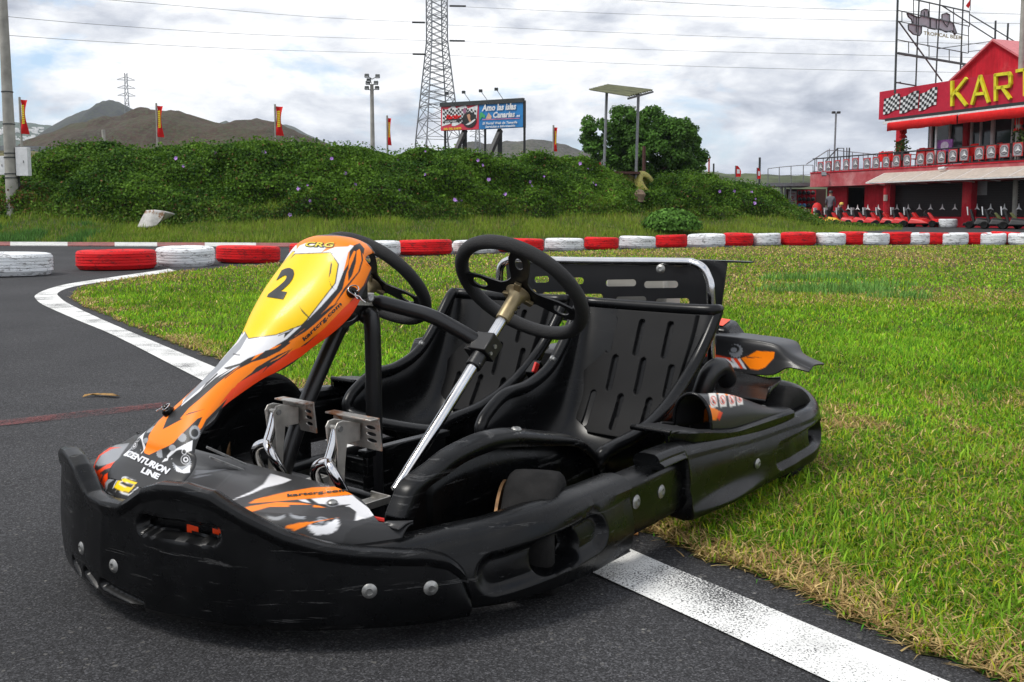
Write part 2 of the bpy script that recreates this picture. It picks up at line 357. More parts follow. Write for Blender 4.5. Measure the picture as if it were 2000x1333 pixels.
# ================================================================= painted barrier tyres
def tyre_paint(name, c, dirt):
    m = bpy.data.materials.new(name); t = NT(m)
    f = t.noise(7, 8, .72, stretch=(1, 1, 3.5), dist=.5); g = t.noise(30, 4, .6, stretch=(1, 1, 4))
    k = t.ramp(t.math('ADD', t.math('MULTIPLY', f, .7), t.math('MULTIPLY', g, .3)), [(.515, 0), (.58, 1)])
    base = t.ramp(t.noise(2.5, 4), [(.3, tuple(x*.82 for x in c)), (.7, c)])
    t.link(t.mix(t.math('MULTIPLY', k, .8), base, dirt), t.b.inputs['Base Color']); t.b.inputs['Roughness'].default_value = .65; t.b.inputs['Specular IOR Level'].default_value = .25
    t.bump(t.noise(22, 4, .6, stretch=(1, 1, 3)), .35, .01); return m
M['tr'] = tyre_paint('red_tyre_paint', (.72, .008, .012), (.10, .012, .012)); M['tw'] = tyre_paint('white_tyre_paint', (.80, .82, .84), (.14, .13, .13))
def tyre_mb(Ro, hgt, ri=.56):
    # cross-section with tread grooves
    H2 = hgt; p = [(Ro*ri, .03), (Ro*.62, .0), (Ro*.8, -.002), (Ro*.93, .012), (Ro*.985, .05*H2/.25)]
    for k in range(4):
        z0 = H2*(.24+.145*k); p += [(Ro, z0), (Ro-.001, z0+.09*H2), (Ro-.008, z0+.105*H2), (Ro-.008, z0+.125*H2)]
    p += [(Ro, H2*.82), (Ro*.985, H2*.88), (Ro*.95, H2*.965), (Ro*.86, H2), (Ro*.74, H2*.995), (Ro*.62, H2*.96), (Ro*ri, H2*.88), (Ro*(ri-.02), H2*.7), (Ro*.7, H2*.5), (Ro*.75, H2*.2)]
    return MB().lathe(p, (0, 0, 0), seg=72, closed=True)
TY = [(-62, 103, 543, 'w'), (155, 307, 530, 'r'), (308, 421, 522, 'w'), (424, 549, 516, 'r'), (566, 690, 507, 'r'), (690, 784, 503, 'w'), (778, 885, 500, 'r'), (885, 970, 497, 'w'), (970, 1063, 494, 'r'), (1063, 1140, 491, 'w'), (1140, 1208, 489, 'r'), (1208, 1280, 487, 'w'), (1280, 1342, 485, 'r'), (1342, 1416, 483, 'w'), (1416, 1465, 481, 'r'), (1465, 1524, 480.5, 'w'), (1524, 1592, 480, 'r'), (1592, 1649, 480, 'w'), (1649, 1681, 479, 'r'), (1681, 1730, 479.5, 'w'), (1730, 1771, 479, 'r'), (1771, 1805, 479, 'w'), (1805, 1840, 479, 'r'), (1840, 1879, 479.5, 'w'), (1879, 1914, 479, 'r'), (1914, 1951, 479.5, 'w'), (1951, 1972, 479, 'r'), (1970, 2045, 480.5, 'w')]
names = {'w': 'white', 'r': 'red'}
tl = ['large white painted tyre lying flat on the tarmac at the far left', 'wide red painted tyre beside the bend of the white edge line', 'white painted tyre with black tread scuffs between two red ones, left of the kart', 'red painted tyre with a dark scuffed band, left of the yellow number panel',
      'red painted tyre half hidden behind the top of the number panel']
ordn = ['first', 'second', 'third', 'fourth', 'fifth', 'sixth', 'seventh', 'eighth', 'ninth', 'tenth', 'eleventh', 'twelfth']
cnt = {'w': 0, 'r': 0}
for i, (x0, x1, yb, c) in enumerate(TY):
    d0 = G(x0, yb).y; wd = (x1-x0)/FPX*d0; ro = max(wd/2, .34)*(1.005 if wd > .68 else 1.0); back = .0 if wd > .68 else .10
    pc = G((x0+x1)/2, yb); hgt = {0: .27, 1: .255, 2: .262, 3: .25, 4: .24}.get(i, .25+random.uniform(-.015, .02))
    if i > 12: hgt = .27 if c == 'w' else .285+random.uniform(-.012, .015)
    o = tyre_mb(ro, hgt).build('barrier_tyre', M['t'+c], smooth=35)
    o.location = (pc.x*(1+(ro+back)/pc.y), pc.y+ro*.92+back, 0); o.rotation_euler = (random.uniform(-.035, .035), random.uniform(-.035, .035), random.uniform(0, 6))
    if i < 5: lab = tl[i]
    else:
        cnt[c] += 1; lab = f'{ordn[cnt[c]-1]} {names[c]} tyre of the barrier row counted rightwards from the number panel'
    if i == len(TY)-1: lab = 'large white barrier tyre cut off by the right edge of the photo'
    tag(o, lab, 'tyre', 'painted tyres of the track barrier')

# ================================================================= grass helper
def blades(P, L, W, lean, colr, bend=1.0):
    n = len(P); az = rng.uniform(0, 2*np.pi, n); dx, dy = np.cos(az), np.sin(az); sx, sy = -dy, dx
    ln = lean; up = np.sqrt(np.maximum(.03, 1-ln**2))
    V = np.zeros((n, 5, 3))
    for k, (f, wf) in enumerate(((0, 1), (0, -1), (.55, .8), (.55, -.8), (1, 0))):
        o = ln*L*(f**(1+bend)) ; V[:, k, 0] = P[:, 0]+dx*o+sx*W*wf/2; V[:, k, 1] = P[:, 1]+dy*o+sy*W*wf/2
        V[:, k, 2] = P[:, 2]+L*up*(f*(1-.25*f*ln))
    F = np.array([[0, 1, 3], [0, 3, 2], [2, 3, 4]]); Fa = (np.arange(n)[:, None, None]*5+F[None]).reshape(-1, 3)
    C = np.repeat(colr[:, None, :], 5, 1); C[:, 4] *= 1.1
    return V.reshape(-1, 3), Fa, C.reshape(-1, 3)
def vnoise(x, y, sc, seed):
    r = np.random.default_rng(seed); T = r.random((64, 64)); a = x/sc; b = y/sc
    i = np.floor(a).astype(int); j = np.floor(b).astype(int); fa = a-i; fb = b-j; fa = fa*fa*(3-2*fa); fb = fb*fb*(3-2*fb)
    g = lambda p, q: T[p % 64, q % 64]
    return (g(i, j)*(1-fa)+g(i+1, j)*fa)*(1-fb)+(g(i, j+1)*(1-fa)+g(i+1, j+1)*fa)*fb
M['grass'] = tintmat('grass_blades', .65, transl=.35, spec=.1)
poly = np.array([(p.x, p.y) for p in gp2])
def edge_dist(P):
    d = np.full(len(P), 9.); Q = np.array([(p.x, p.y) for p in gp[:31]])
    for a, b in zip(Q, Q[1:]):
        e = b-a; tt = np.clip(((P-a)@e)/(e@e), 0, 1); d = np.minimum(d, np.hypot(*(P-(a+tt[:, None]*e)).T))
    return d
bands = [(.9, 2.6, 26000, 1.), (2.6, 4, 15000, 1.15), (4, 6, 7000, 1.4), (6, 9, 2900, 2.0), (9, 13, 850, 3.), (13, 24, 320, 4.6)]
VV, FF, CC = [], [], []; nv = 0
def addb(P, L, W, lean, C):
    global nv
    v, f, c = blades(P, L, W, lean, C); VV.append(v.astype(np.float32)); FF.append((f+nv).astype(np.int32)); CC.append(c.astype(np.float32)); nv += len(v)
g1 = np.array([.10, .28, .006]); g2 = np.array([.28, .48, .028]); g3 = np.array([.04, .16, .008]); s1 = np.array([.30, .19, .075]); s2 = np.array([.74, .56, .25]); y1c = np.array([.42, .48, .03])
for y0, y1, den, ws in bands:
    xr = y1*.66+.4; xl = -y1*.62-.3; n = int((xr-xl)*(y1-y0)*den)
    P = np.stack([rng.uniform(xl, xr, n), rng.uniform(y0, y1, n)], 1)
    P = P[in_poly(P, poly)]; e = edge_dist(P); dn = vnoise(P[:, 0], P[:, 1], .35, 1)*.5+vnoise(P[:, 0], P[:, 1], 1.3, 2)*.5
    near = np.clip((4.2-P[:, 1])/1.2, 0, 1)
    patch = np.clip((vnoise(P[:, 0], P[:, 1], .38, 5)*.6+vnoise(P[:, 0], P[:, 1], .13, 15)*.4-.455)*4.2, 0, 1)*.85*near
    edge = np.clip(1.0-e/(.02+.55*vnoise(P[:, 0], P[:, 1], .32, 77)**2.2), 0, 1)*.85*(.5+.5*(rng.random(len(P)) < .6))
    far = np.clip((P[:, 1]-9.5)/9, 0, .55); mid = np.clip((vnoise(P[:, 0], P[:, 1], 2.2, 6)-.62)*2, 0, .5)*(1-near)
    dry = np.clip(np.maximum(edge, patch)+far*.55+mid*.7+.03+.10*near, 0, 1); n = len(P)
    isd = rng.random(n) < dry; k = rng.random(n)[:, None]; lush = vnoise(P[:, 0], P[:, 1], .7, 9)[:, None]*.6+vnoise(P[:, 0], P[:, 1], .16, 19)[:, None]*.4
    C = np.where(k < .5, g1+(g2-g1)*(k*2), g3+(g2-g3)*((k-.5)*2))*(.55+1.0*lush)*(.65+.7*rng.random((n, 1)))
    C = np.where((rng.random(n) < np.clip(dry*.6+.06+.1*near, 0, .5))[:, None], y1c*(.6+.6*k), C)
    C = np.where(isd[:, None], (s1+(s2-s1)*k**1.5)*(.6+.7*rng.random((n, 1))), C)
    L = rng.uniform(.014, .040, n)*(.7+.7*dn); lean = np.where(isd, rng.uniform(.8, .995, n), rng.uniform(.3, .96, n)); W = rng.uniform(.0024, .0050, n)*ws; L = np.where(isd, L*1.25, L)*(1+.12*(ws-1))
    addb(np.column_stack([P, rng.uniform(.002, .012, n)*np.where(isd, 1, .3)]), L, W, lean, C)
    # thatch: flat dead stalks and clippings under the green
    if y1 <= 6:
        m = int(len(P)*.55); q = rng.integers(0, len(P), m); P2 = P[q]+rng.normal(0, .012, (m, 2)); kk = rng.random((m, 1)); dd = dry[q][:, None]
        Ct = np.where(rng.random((m, 1)) < .35+.5*dd, s1*.7+(s2*.85-s1*.7)*kk**1.6, g3*(.6+1.2*kk)); addb(np.column_stack([P2, rng.uniform(.001, .006, m)]), rng.uniform(.02, .055, m), rng.uniform(.002, .0045, m)*ws, rng.uniform(.985, .9995, m), Ct)
# thicker clumps of coarser grass scattered through the turf
for _ in range(150):
    y = rng.uniform(1.6, 7) ; x = rng.uniform(-.5*y, .54*y); c0 = np.array([[x, y]])
    if not in_poly(c0, poly)[0] or edge_dist(c0)[0] < .1: continue
    m = int(rng.uniform(25, 90)); r_ = rng.uniform(.02, .07); P2 = c0+rng.normal(0, r_, (m, 2)); hue = rng.random(); base = np.array([.07, .24, .02])*(1-hue)+np.array([.30, .50, .04])*hue
    addb(np.column_stack([P2, np.full(m, .004)]), rng.uniform(.03, .07, m), rng.uniform(.003, .0055, m), rng.uniform(.15, .85, m), base*(.6+.7*rng.random((m, 1))))
# bluish tufts of taller weed grass standing in the lawn
for px, py, rad in [(1540, 572, .22), (1575, 566, .3), (1612, 575, .25), (1650, 568, .3), (1690, 572, .22), (1722, 562, .25), (1530, 548, .2), (1600, 548, .28), (1760, 584, .22), (1642, 545, .2)]:
    c0 = G(px, py); n = 150; a = rng.uniform(0, 6.28, n); r_ = rad*np.sqrt(rng.random(n)); P3 = np.column_stack([c0.x+r_*np.cos(a)*1.4, c0.y+r_*np.sin(a), np.zeros(n)])
    C = np.array([.15, .31, .065])*(.6+.7*rng.random(n))[:, None]
    addb(P3, rng.uniform(.06, .14, n), np.full(n, .012), rng.uniform(.2, .7, n), C)
o = npmesh('lawn_grass', np.concatenate(VV), np.concatenate(FF), M['grass'], col=np.concatenate(CC)); tag(o, 'mown green and straw coloured grass of the infield behind the kart', 'grass', kind='stuff')
# ================================================================= bank: verge + creeper-covered mound
bx = np.array([-160, 0, 300, 560, 800, 1000, 1200, 1400, 1600, 1735, 1760.]); by = np.array([476, 476, 477, 477, 474, 468, 465, 461, 457.5, 455, 454.5])
topx = np.array([-160, 0, 40, 60, 100, 150, 200, 300, 400, 560, 640, 700, 790, 830, 880, 950, 1050, 1110, 1140, 1180, 1215, 1240, 1262, 1290, 1350, 1400, 1450, 1500, 1540, 1600, 1660, 1735, 1760.])
topy = np.array([372, 372, 352, 325, 303, 299, 293, 292, 290, 290, 292, 298, 303, 300, 296, 303, 306, 308, 318, 345, 363, 371, 369, 350, 344, 350, 358, 374, 404, 436, 447, 454.5, 455.])
ivx = np.array([-160, 0, 60, 150, 300, 450, 600, 700, 900, 1100, 1245, 1300, 1400, 1500, 1545, 1600, 1760]); ivy = np.array([436, 430, 418, 430, 442, 437, 428, 430, 428, 424, 418, 430, 430, 424, 430, 445, 455.])
cols = np.arange(-160, 1761, 5); NW = 46
Vb = np.zeros((len(cols), NW, 3)); kindb = np.zeros((len(cols), NW))
ws_ = np.linspace(0, 1, NW)
for i, x in enumerate(cols):
    yb = np.interp(x, bx, by); d0 = EYE*FPX/(yb-HY); vt = np.interp(x, ivx, ivy); tp = min(np.interp(x, topx, topy), vt-2)
    wv = min(3.2, d0*.13); wm = 3.4; back = 3.0
    zv = max(0, EYE-(vt-HY)/FPX*(d0+wv)); zt = max(zv+.02, EYE-(tp-HY)/FPX*(d0+wv+wm*.72))
    for j, q in enumerate(ws_):
        if q < .3: s_ = q/.3; y = d0+wv*s_; z = zv*(s_**1.35); kd = 0
        elif q < .82: s_ = (q-.3)/.52; y = d0+wv+wm*.72*s_**1.05; z = zv+(zt-zv)*math.sin(s_*math.pi/2)**.72; kd = 1
        else: s_ = (q-.82)/.18; y = d0+wv+wm*.72+back*s_; z = zt*(1-s_**1.6)+0*s_; kd = 1
        X = (x-1000)/FPX*y
        Vb[i, j] = (X, y, z-.004 if j == 0 else z); kindb[i, j] = kd
amp = np.clip(kindb, 0, 1)*np.clip(Vb[..., 2]/1.2, 0, 1)
nz = (vnoise(Vb[..., 0]*1.0, Vb[..., 1]+Vb[..., 2]*1.5, .9, 21)-.5)*.62+(vnoise(Vb[..., 0], Vb[..., 2]*1.3+Vb[..., 1]*.3, .35, 22)-.5)*.2
Vb[..., 2] += nz*amp*.6; Vb[..., 1] -= nz*amp*1.1
Vb[..., 2] += (1-kindb)*(vnoise(Vb[..., 0], Vb[..., 1], .8, 23)-.4)*.10*(np.linspace(0, 1, NW)[None] > .03)
idx = np.arange(Vb.shape[0]*NW).reshape(-1, NW); Fb = np.stack([idx[:-1, :-1], idx[1:, :-1], idx[1:, 1:], idx[:-1, 1:]], -1).reshape(-1, 4)
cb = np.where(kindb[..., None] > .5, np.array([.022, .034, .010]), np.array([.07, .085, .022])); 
M['bank'] = tintmat('bank_earth', .95, var=.4, vscale=2)
tag(npmesh('grassy_bank', Vb.reshape(-1, 3), Fb, M['bank'], col=cb.reshape(-1, 3), smooth=True), kind='structure')
def sample_bank(n, j0, j1, pw=None):
    i = rng.integers(0, len(cols)-1, n); j = rng.integers(j0, j1, n); a = rng.random(n)[:, None]; b = rng.random(n)[:, None]
    P = (Vb[i, j]*(1-a)+Vb[i+1, j]*a)*(1-b)+(Vb[i, j+1]*(1-a)+Vb[i+1, j+1]*a)*b
    T1 = Vb[i+1, j]-Vb[i, j]; T2 = Vb[i, j+1]-Vb[i, j]; N = np.cross(T1, T2); N /= np.linalg.norm(N, axis=1)[:, None]+1e-9
    return P, N, cols[i]
# creeper leaves: small folded leaves all over the mound
def leaves(P, N, size, colr, jit=.75):
    n = len(P); d = N+rng.normal(0, jit, (n, 3)); d /= np.linalg.norm(d, axis=1)[:, None]
    r_ = rng.normal(0, 1, (n, 3)); x = np.cross(d, r_); x /= np.linalg.norm(x, axis=1)[:, None]; y = np.cross(d, x); s = size[:, None]
    V = np.stack([P-y*s*.5, P+x*s*.42+d*s*.12, P+y*s*.6, P-x*s*.42+d*s*.12], 1); F = np.arange(n*4).reshape(-1, 4)
    return V.reshape(-1, 3), F, np.repeat(colr, 4, 0)
M['leaf'] = tintmat('creeper_leaf', .6, transl=.3, spec=.12)
j0 = int(.29*NW); P, N, X_ = sample_bank(230000, j0, int(.9*NW))
P = P+N*np.where(rng.random(len(P)) < .06, rng.uniform(.08, .26, len(P)), rng.uniform(-.02, .10, len(P)))[:, None]; k = rng.random((len(P), 1)); pat = vnoise(P[:, 0], P[:, 2]*1.6, 1.1, 31)[:, None]; pat2 = vnoise(P[:, 0], P[:, 2]*2, .3, 32)[:, None]
C = np.array([.026, .075, .009])+(np.array([.14, .27, .024])-np.array([.026, .075, .009]))*np.clip(k*.7+pat*.5+pat2*.5-.45, 0, 1)
br = (rng.random(len(P)) < np.clip((vnoise(P[:, 0], P[:, 2]*1.2, 1.5, 33)-.60)*2.2, 0, .6)*np.clip(1.5-P[:, 2]/1.6, 0, 1)*(X_ < 560)+.02)[:, None]
C = np.where(br, np.array([.16, .085, .035])*(.5+k), C)
yg = (P[:, 2] < 1.0)[:, None] & (rng.random((len(P), 1)) < .25); C = np.where(yg, np.array([.12, .17, .03])*(.6+.6*k), C)
v, f, c = leaves(P, N, rng.uniform(.045, .095, len(P)), C)
tag(npmesh('creeper_foliage', v, f, M['leaf'], col=c), 'dark green creeper with purple flowers covering the long earth bank', 'creeper', kind='stuff')
# verge: long grass
n = 60000; P, N, X_ = sample_bank(n, 0, int(.36*NW)); k = rng.random((n, 1)); pp = vnoise(P[:, 0], P[:, 1], .8, 41)[:, None]
C = np.array([.08, .17, .018])+(np.array([.28, .37, .045])-np.array([.08, .17, .018]))*np.clip(k*.6+pp*.8-.2, 0, 1)
C = np.where(rng.random((n, 1)) < .12, np.array([.30, .26, .09])*(.6+.5*k), C); bl = (P[:, 0] < -10.2)[:, None] & (P[:, 1] < 25.5)[:, None] & (pp > .35); C = np.where(bl, np.array([.08, .19, .04])*(.6+.8*k), C)
v, f, c = blades(P, rng.uniform(.07, .24, n)*(.6+.8*pp[:, 0]), rng.uniform(.010, .022, n), rng.uniform(.1, .75, n), C)
o = npmesh('verge_grass', v, f, M['grass'], col=c); tag(o, 'long tufted grass along the foot of the creeper bank', 'grass', kind='stuff')
# flowers
M['flower'] = mat('lilac_petal', (.42, .22, .62), .6, var=.2)
fl = [(700, 314), (1035, 300), (1302, 315)]
fpx = [(349, 314), (516, 298), (519, 302), (650, 315), (740, 298), (755, 303), (782, 316), (830, 297), (693, 360), (670, 339), (895, 396), (888, 396), (905, 395), (940, 326), (957, 356), (985, 383), (1036, 357), (1082, 307), (1040, 364), (600, 394), (604, 362), (562, 422), (782, 371), (1135, 322), (1150, 333), (1158, 335), (1060, 349), (1005, 320), (938, 314), (1160, 358), (1402, 374), (1430, 373), (1472, 388), (1474, 400), (1470, 378), (1165, 362), (360, 328), (420, 300), (590, 372), (835, 345)]
q = MB()
bvh = None
from mathutils.bvhtree import BVHTree
bvh = BVHTree.FromPolygons([tuple(p) for p in Vb.reshape(-1, 3)], [tuple(int(i) for i in f_) for f_ in Fb])
mbf = MB()
for px, py in fpx:
    hit = bvh.ray_cast(Vector((0, 0, EYE)), ray(px, py).normalized())
    if hit[0] is None: continue
    c0 = hit[0]; tow = (Vector((0, 0, EYE+6))-c0).normalized(); tow = (tow+Vector((random.uniform(-.5, .5), random.uniform(-.2, .2), random.uniform(-.3, .3)))).normalized()
    c0 = c0+tow*.16; x = tow.orthogonal().normalized(); y = tow.cross(x); r_ = random.uniform(.035, .075)
    ring = [c0+tow*.02+(x*math.cos(a*math.pi/5)+y*math.sin(a*math.pi/5))*r_*(1 if a % 2 else .72) for a in range(10)]
    mbf.add([c0]+ring, [(0, 1+a, 1+(a+1) % 10) for a in range(10)])
tag(mbf.build('creeper_flowers', M['flower']), 'small lilac trumpet flowers scattered over the creeper bank', 'flowers', kind='stuff')
# ================================================================= the kart
kart = empty('go_kart', KO, -KA, 'black two-seat go-kart with yellow and orange front panel numbered 2, parked in the foreground', 'go-kart')
def part(mb, name, m, par=None, **k): return mb.build(name, m, par or kart, **k)
half = [(0, -.562), (.063, -.556), (.154, -.54), (.275, -.498), (.386, -.422), (.496, -.311), (.554, -.217), (.603, -.134), (.632, -.018), (.637, .11), (.632, .3), (.625, .454), (.628, .659), (.636, .951), (.645, 1.08), (.640, 1.19), (.605, 1.29), (.53, 1.365), (.41, 1.40), (.25, 1.41)]
PL = np.array(cr(half, 12)); arc = np.concatenate([[0], np.cumsum(np.hypot(*np.diff(PL, axis=0).T))])
def plan(a):                              # signed arc length -> point, outward normal
    s = 1 if a >= 0 else -1; a = abs(a); u = np.interp(a, arc, PL[:, 0]); v = np.interp(a, arc, PL[:, 1])
    u2 = np.interp(a+.006, arc, PL[:, 0]); v2 = np.interp(a+.006, arc, PL[:, 1]); u1 = np.interp(max(a-.006, -1), arc, PL[:, 0]); v1 = np.interp(max(a-.006, 0), arc, PL[:, 1])
    tu, tv = u2-u1, v2-v1; l = math.hypot(tu, tv) or 1
    return s*u, v, s*tv/l, -tu/l
def a_of_v(v, rear=False):
    i = np.argmin(np.abs(PL[:, 1]-v)); return arc[i]
def a_of_u(u): 
    k = np.argmax(PL[:, 0]); return float(np.interp(u, PL[:k, 0], arc[:k]))
def capsule(a, h, a0, h0, a1, h1, r):
    dx, dy = a1-a0, h1-h0; t = np.clip(((a-a0)*dx+(h-h0)*dy)/(dx*dx+dy*dy+1e-9), 0, 1)
    return np.hypot(a-a0-t*dx, h-h0-t*dy)-r
def sst(x, e0, e1): t = np.clip((x-e0)/(e1-e0), 0, 1); return t*t*(3-2*t)
def wall(arcs, prof, name, par=None, push=None, hole=None, m='plastic', capr=True):
    rows = []; info = []
    for a in arcs:
        u, v, nu, nv = plan(a); row = []
        for (o, h) in prof(a):
            if push: o = o - push(a, h, o)
            row.append((u+nu*o, v+nv*o, h)); info.append((a, h))
        rows.append(row)
    mb = MB(); mb.grid(rows, closed=True)
    if hole:
        mb.f = [f for f in mb.f if not all(hole(*info[i]) for i in f)]
    if capr: n = len(rows[0]); mb.f += [tuple(range(n))[::-1], tuple((len(rows)-1)*n+k for k in range(n))]
    mb.m = [0]*len(mb.f); return part(mb, name, M[m], par, smooth=40)
# ---- front bumper
bt = [(0, .231), (.05, .234), (.08, .250), (.114, .272), (.15, .284), (.2, .287), (.253, .278), (.302, .248), (.36, .214), (.412, .193), (.45, .184), (.52, .172), (.54, .160), (.555, .135), (.562, .10)]
btu = np.array(bt); _a = np.array([a_of_u(x) for x in btu[:, 0]])
def ftop(a): return float(np.interp(abs(a), _a, btu[:, 1]))
def fprof(a):
    t = ftop(a); n = 56; lo = .052; P = [(.002, lo-.012), (.010, lo)]
    P += [(.012+.006*math.sin(math.pi*k/n), lo+(t-.026-lo)*(k/n)**1.35) for k in range(1, n+1)]
    P += [(.017, t-.018), (.018, t-.009), (.014, t-.002), (.006, t), (-.008, t), (-.017, t-.004), (-.021, t-.012), (-.02, t-.024), (-.012, t-.034), (-.012, lo+.03), (-.012, lo), (-.008, lo-.012)]
    return P
aS0, aS1 = a_of_u(.118), a_of_u(.255)
def fpush(a, h, o):
    if o < 0: return 0
    d = capsule(abs(a) if a > 0 else 9, h, aS0, .206, aS1, .206, .0155); p = .02*(1-sst(d, -.006, .004))
    for a0, h0, a1, h1 in ((-.145, .079, -.115, .066), (-.075, .077, -.035, .062), (-.002, .074, .10, .060)):
        d = capsule(a, h, a0, h0, a1, h1, .0085); p = max(p, .012*(1-sst(d, -.005, .004)))
    return p
aE = a_of_u(.562)
ar = np.concatenate([np.arange(-aE, -.2, .012), np.arange(-.2, .32, .0028), np.arange(.32, aE, .010), [aE]])
fb = wall(ar, fprof, 'front_bumper', push=fpush, hole=lambda a, h: a > 0 and capsule(a, h, aS0, .206, aS1, .206, .0155) < -.007)
def surf_pt(a, h, o=.016):
    u, v, nu, nv = plan(a); return Vector((u+nu*o, v+nv*o, h)), Vector((nu, nv, 0))
def bolt(a, h, r=.0105, o=.016, par=None, P=None, N=None):
    if P is None: P, N = surf_pt(a, h, o)
    mb = MB(); mb.lathe([(r*1.25, -.001), (r*1.25, .0015), (r, .004), (r*.55, .0055), (r*.5, .003), (0, .003)], P, N, 20)
    part(mb, 'bolt', M['zinc'], par or kart, smooth=30)
for a, h in ((-.087, .119), (.037, .116), (a_of_u(.463), .112), (a_of_u(.525), .108)): bolt(a, h, par=fb)
# ---- front side pods (left one seen, right one mirrored)
def pod_prof(a):
    a = abs(a); i0, i1 = a_of_v(-.44), a_of_v(.22); f = np.clip((a-i0)/(i1-i0), 0, 1)
    t = .168+.042*sst(f, 0, .75); ins = .012*(1-sst(f, .02, .22)) ; lo = .055; P = [(-.02-ins, lo-.01), (-.004-ins, lo)]
    tuck = .030*sst(f, .82, 1.)
    n = 52; P += [(-ins-tuck*.3+.012*math.sin(math.pi*(k/n)**.8)*sst(f, .1, .4), lo+(t-.04-lo)*k/n) for k in range(1, n+1)]
    P += [(-.003-ins, t-.022), (-.012-ins, t-.008), (-.026-ins, t), (-.05, t+.003), (-.075, t-.002), (-.092, t-.014), (-.098, t-.035), (-.098, .07), (-.08, lo-.008)]
    return P
r0, r1 = a_of_v(-.165), a_of_v(.075)
hx0, hx1 = a_of_v(-.055), a_of_v(.002)
def pod_push(a, h, o):
    if o < -.045: return 0
    a = abs(a); d = capsule(a, h, r0, .112, r1, .136, .036); p = .020*(1-sst(d, -.016, .006))
    d2 = capsule(a, h, hx0, .121, hx1, .124, .027); return p+.04*(1-sst(d2, -.006, .010))
ap = np.concatenate([np.arange(a_of_v(-.45), r0-.05, .012), np.arange(r0-.05, r1+.06, .0028), np.arange(r1+.06, a_of_v(.215), .008), [a_of_v(.22)]])
hole = lambda a, h: capsule(abs(a), h, hx0, .121, hx1, .124, .027) < -.007
pod = wall(ap, pod_prof, 'side_pod', push=pod_push, hole=hole)
wall(-ap[::-1], pod_prof, 'side_pod', push=pod_push)
def link_prof(a):
    P = [(-.03, .075), (-.016, .08)]+[(-.012, .08+.1*k/8) for k in range(1, 9)]+[(-.015, .192), (-.024, .199), (-.05, .202), (-.075, .197), (-.082, .18), (-.08, .09), (-.065, .075)]
    return P
al = np.arange(a_of_v(.17), a_of_v(.56), .012)
lk = wall(al, link_prof, 'side_link'); lk2 = wall(-al[::-1], link_prof, 'side_link')
bolt(a_of_v(.255), .150, .012, -.0125, lk); bolt(a_of_v(.359), .146, .012, -.0125, lk)
# ---- rear side bumpers
v0, v1 = a_of_v(.335), arc[-1]-.01
cut = a_of_v(.475)
def rprof(a):
    a = abs(a); f = np.clip((a-v0)/(v1-v0), 0, 1); t = .206+.034*sst(f, .62, .85)+.026*(1-sst(f, .02, .42)); P = []
    lo = .052+(.200-.052)*(1-sst(a, cut-.022, cut+.012))
    rr_ = .016+.018*(1-sst(lo, .06, .15))
    P = [(-.036, lo), (-.016, lo-.002)]
    n = 46
    for k in range(1, n+1):
        q = k/n; h = lo+(t-rr_-lo)*q; o = -.006+.014*math.sin(math.pi*min(1, q*.9+.08))
        if lo < .1: o += .022*math.exp(-((q-.10)/.13)**2)*math.exp(-((f-.22)/.13)**2)-.010*math.exp(-((q-.45)/.2)**2)*math.exp(-((f-.28)/.16)**2)-.006*sst(f, .5, .55)*(1-sst(q, .78, .84))
        P.append((o, h))
    for k in range(1, 8): b = k/8*math.pi/2; P.append((P[26+1][0]*0+(-.006+.014*math.sin(math.pi*min(1, .98)))-rr_*(1-math.cos(b)), t-rr_+rr_*math.sin(b)))
    P += [(-.042, t+.001), (-.055, t-.001), (-.066, t-.008), (-.070, t-.022), (-.062, t-.036), (-.056, max(.12, lo)), (-.050, lo)]
    return P
q0, q1 = a_of_v(.95), a_of_v(.95)+.27
def rpush(a, h, o):
    if o < -.03: return 0
    a = abs(a); d = capsule(a, h, q0, .112, q1, .128, .036); p = .018*(1-sst(d, -.013, .004))
    d2 = capsule(a, h, q0+.225, .124, q1, .128, .021); return p+.022*(1-sst(d2, -.006, .004))
arr = np.concatenate([np.arange(v0, cut-.02, .02), np.arange(cut-.02, cut+.02, .0015), np.arange(cut+.02, q0-.05, .014), np.arange(q0-.05, min(q1+.05, v1-.02), .0035), np.arange(min(q1+.05, v1-.02), v1, .006)])
rb = wall(arr, rprof, 'rear_side_bumper', push=rpush); wall(-arr[::-1], rprof, 'rear_side_bumper', push=rpush)
bolt(a_of_v(.812), .120, .0105, .002, rb)
# ---- floor, chassis
mb = MB(); mb.box((0, .42, .045), (.84, 1.25, .006)); mb.box((0, -.26, .05), (.5, .3, .006))
mb.box((.05, .15, .125), (.016, .26, .16)); mb.box((.05, .15, .208), (.026, .28, .016)); mb.box((-.16, .30, .07), (.36, .02, .04)); mb.box((.27, .36, .07), (.36, .02, .04))
for k in range(4): mb.box((-.22+.0*k, .02+.07*k, .052), (.34, .018, .008))
part(mb, 'floor_tray', M['plastic'], bevel=.004, smooth=30)
mb = MB()
for s in (-1, 1):
    mb.tube(cr([(s*.30, -.34, .07), (s*.36, -.25, .07), (s*.39, .1, .07), (s*.41, .6, .07), (s*.36, 1.2, .075)], 6), .015, 10)
mb.tube([(-.36, -.32, .07), (.36, -.32, .07)], .014); mb.tube([(-.4, .42, .06), (.4, .42, .06)], .014); mb.tube([(-.41, 1.15, .08), (.41, 1.15, .08)], .016)
mb.tube([(-.5, 0, .12), (.5, 0, .12)], .010); mb.tube([(-.5, 1.05, .135), (.5, 1.05, .135)], .016)
part(mb, 'chassis_frame', M['blackmetal'], smooth=40)
mb = MB(); mb.tube([(.06, -.27, .175), (.38, -.205, .172)], .005, 8); part(mb, 'brake_rod', M['red'], smooth=40)
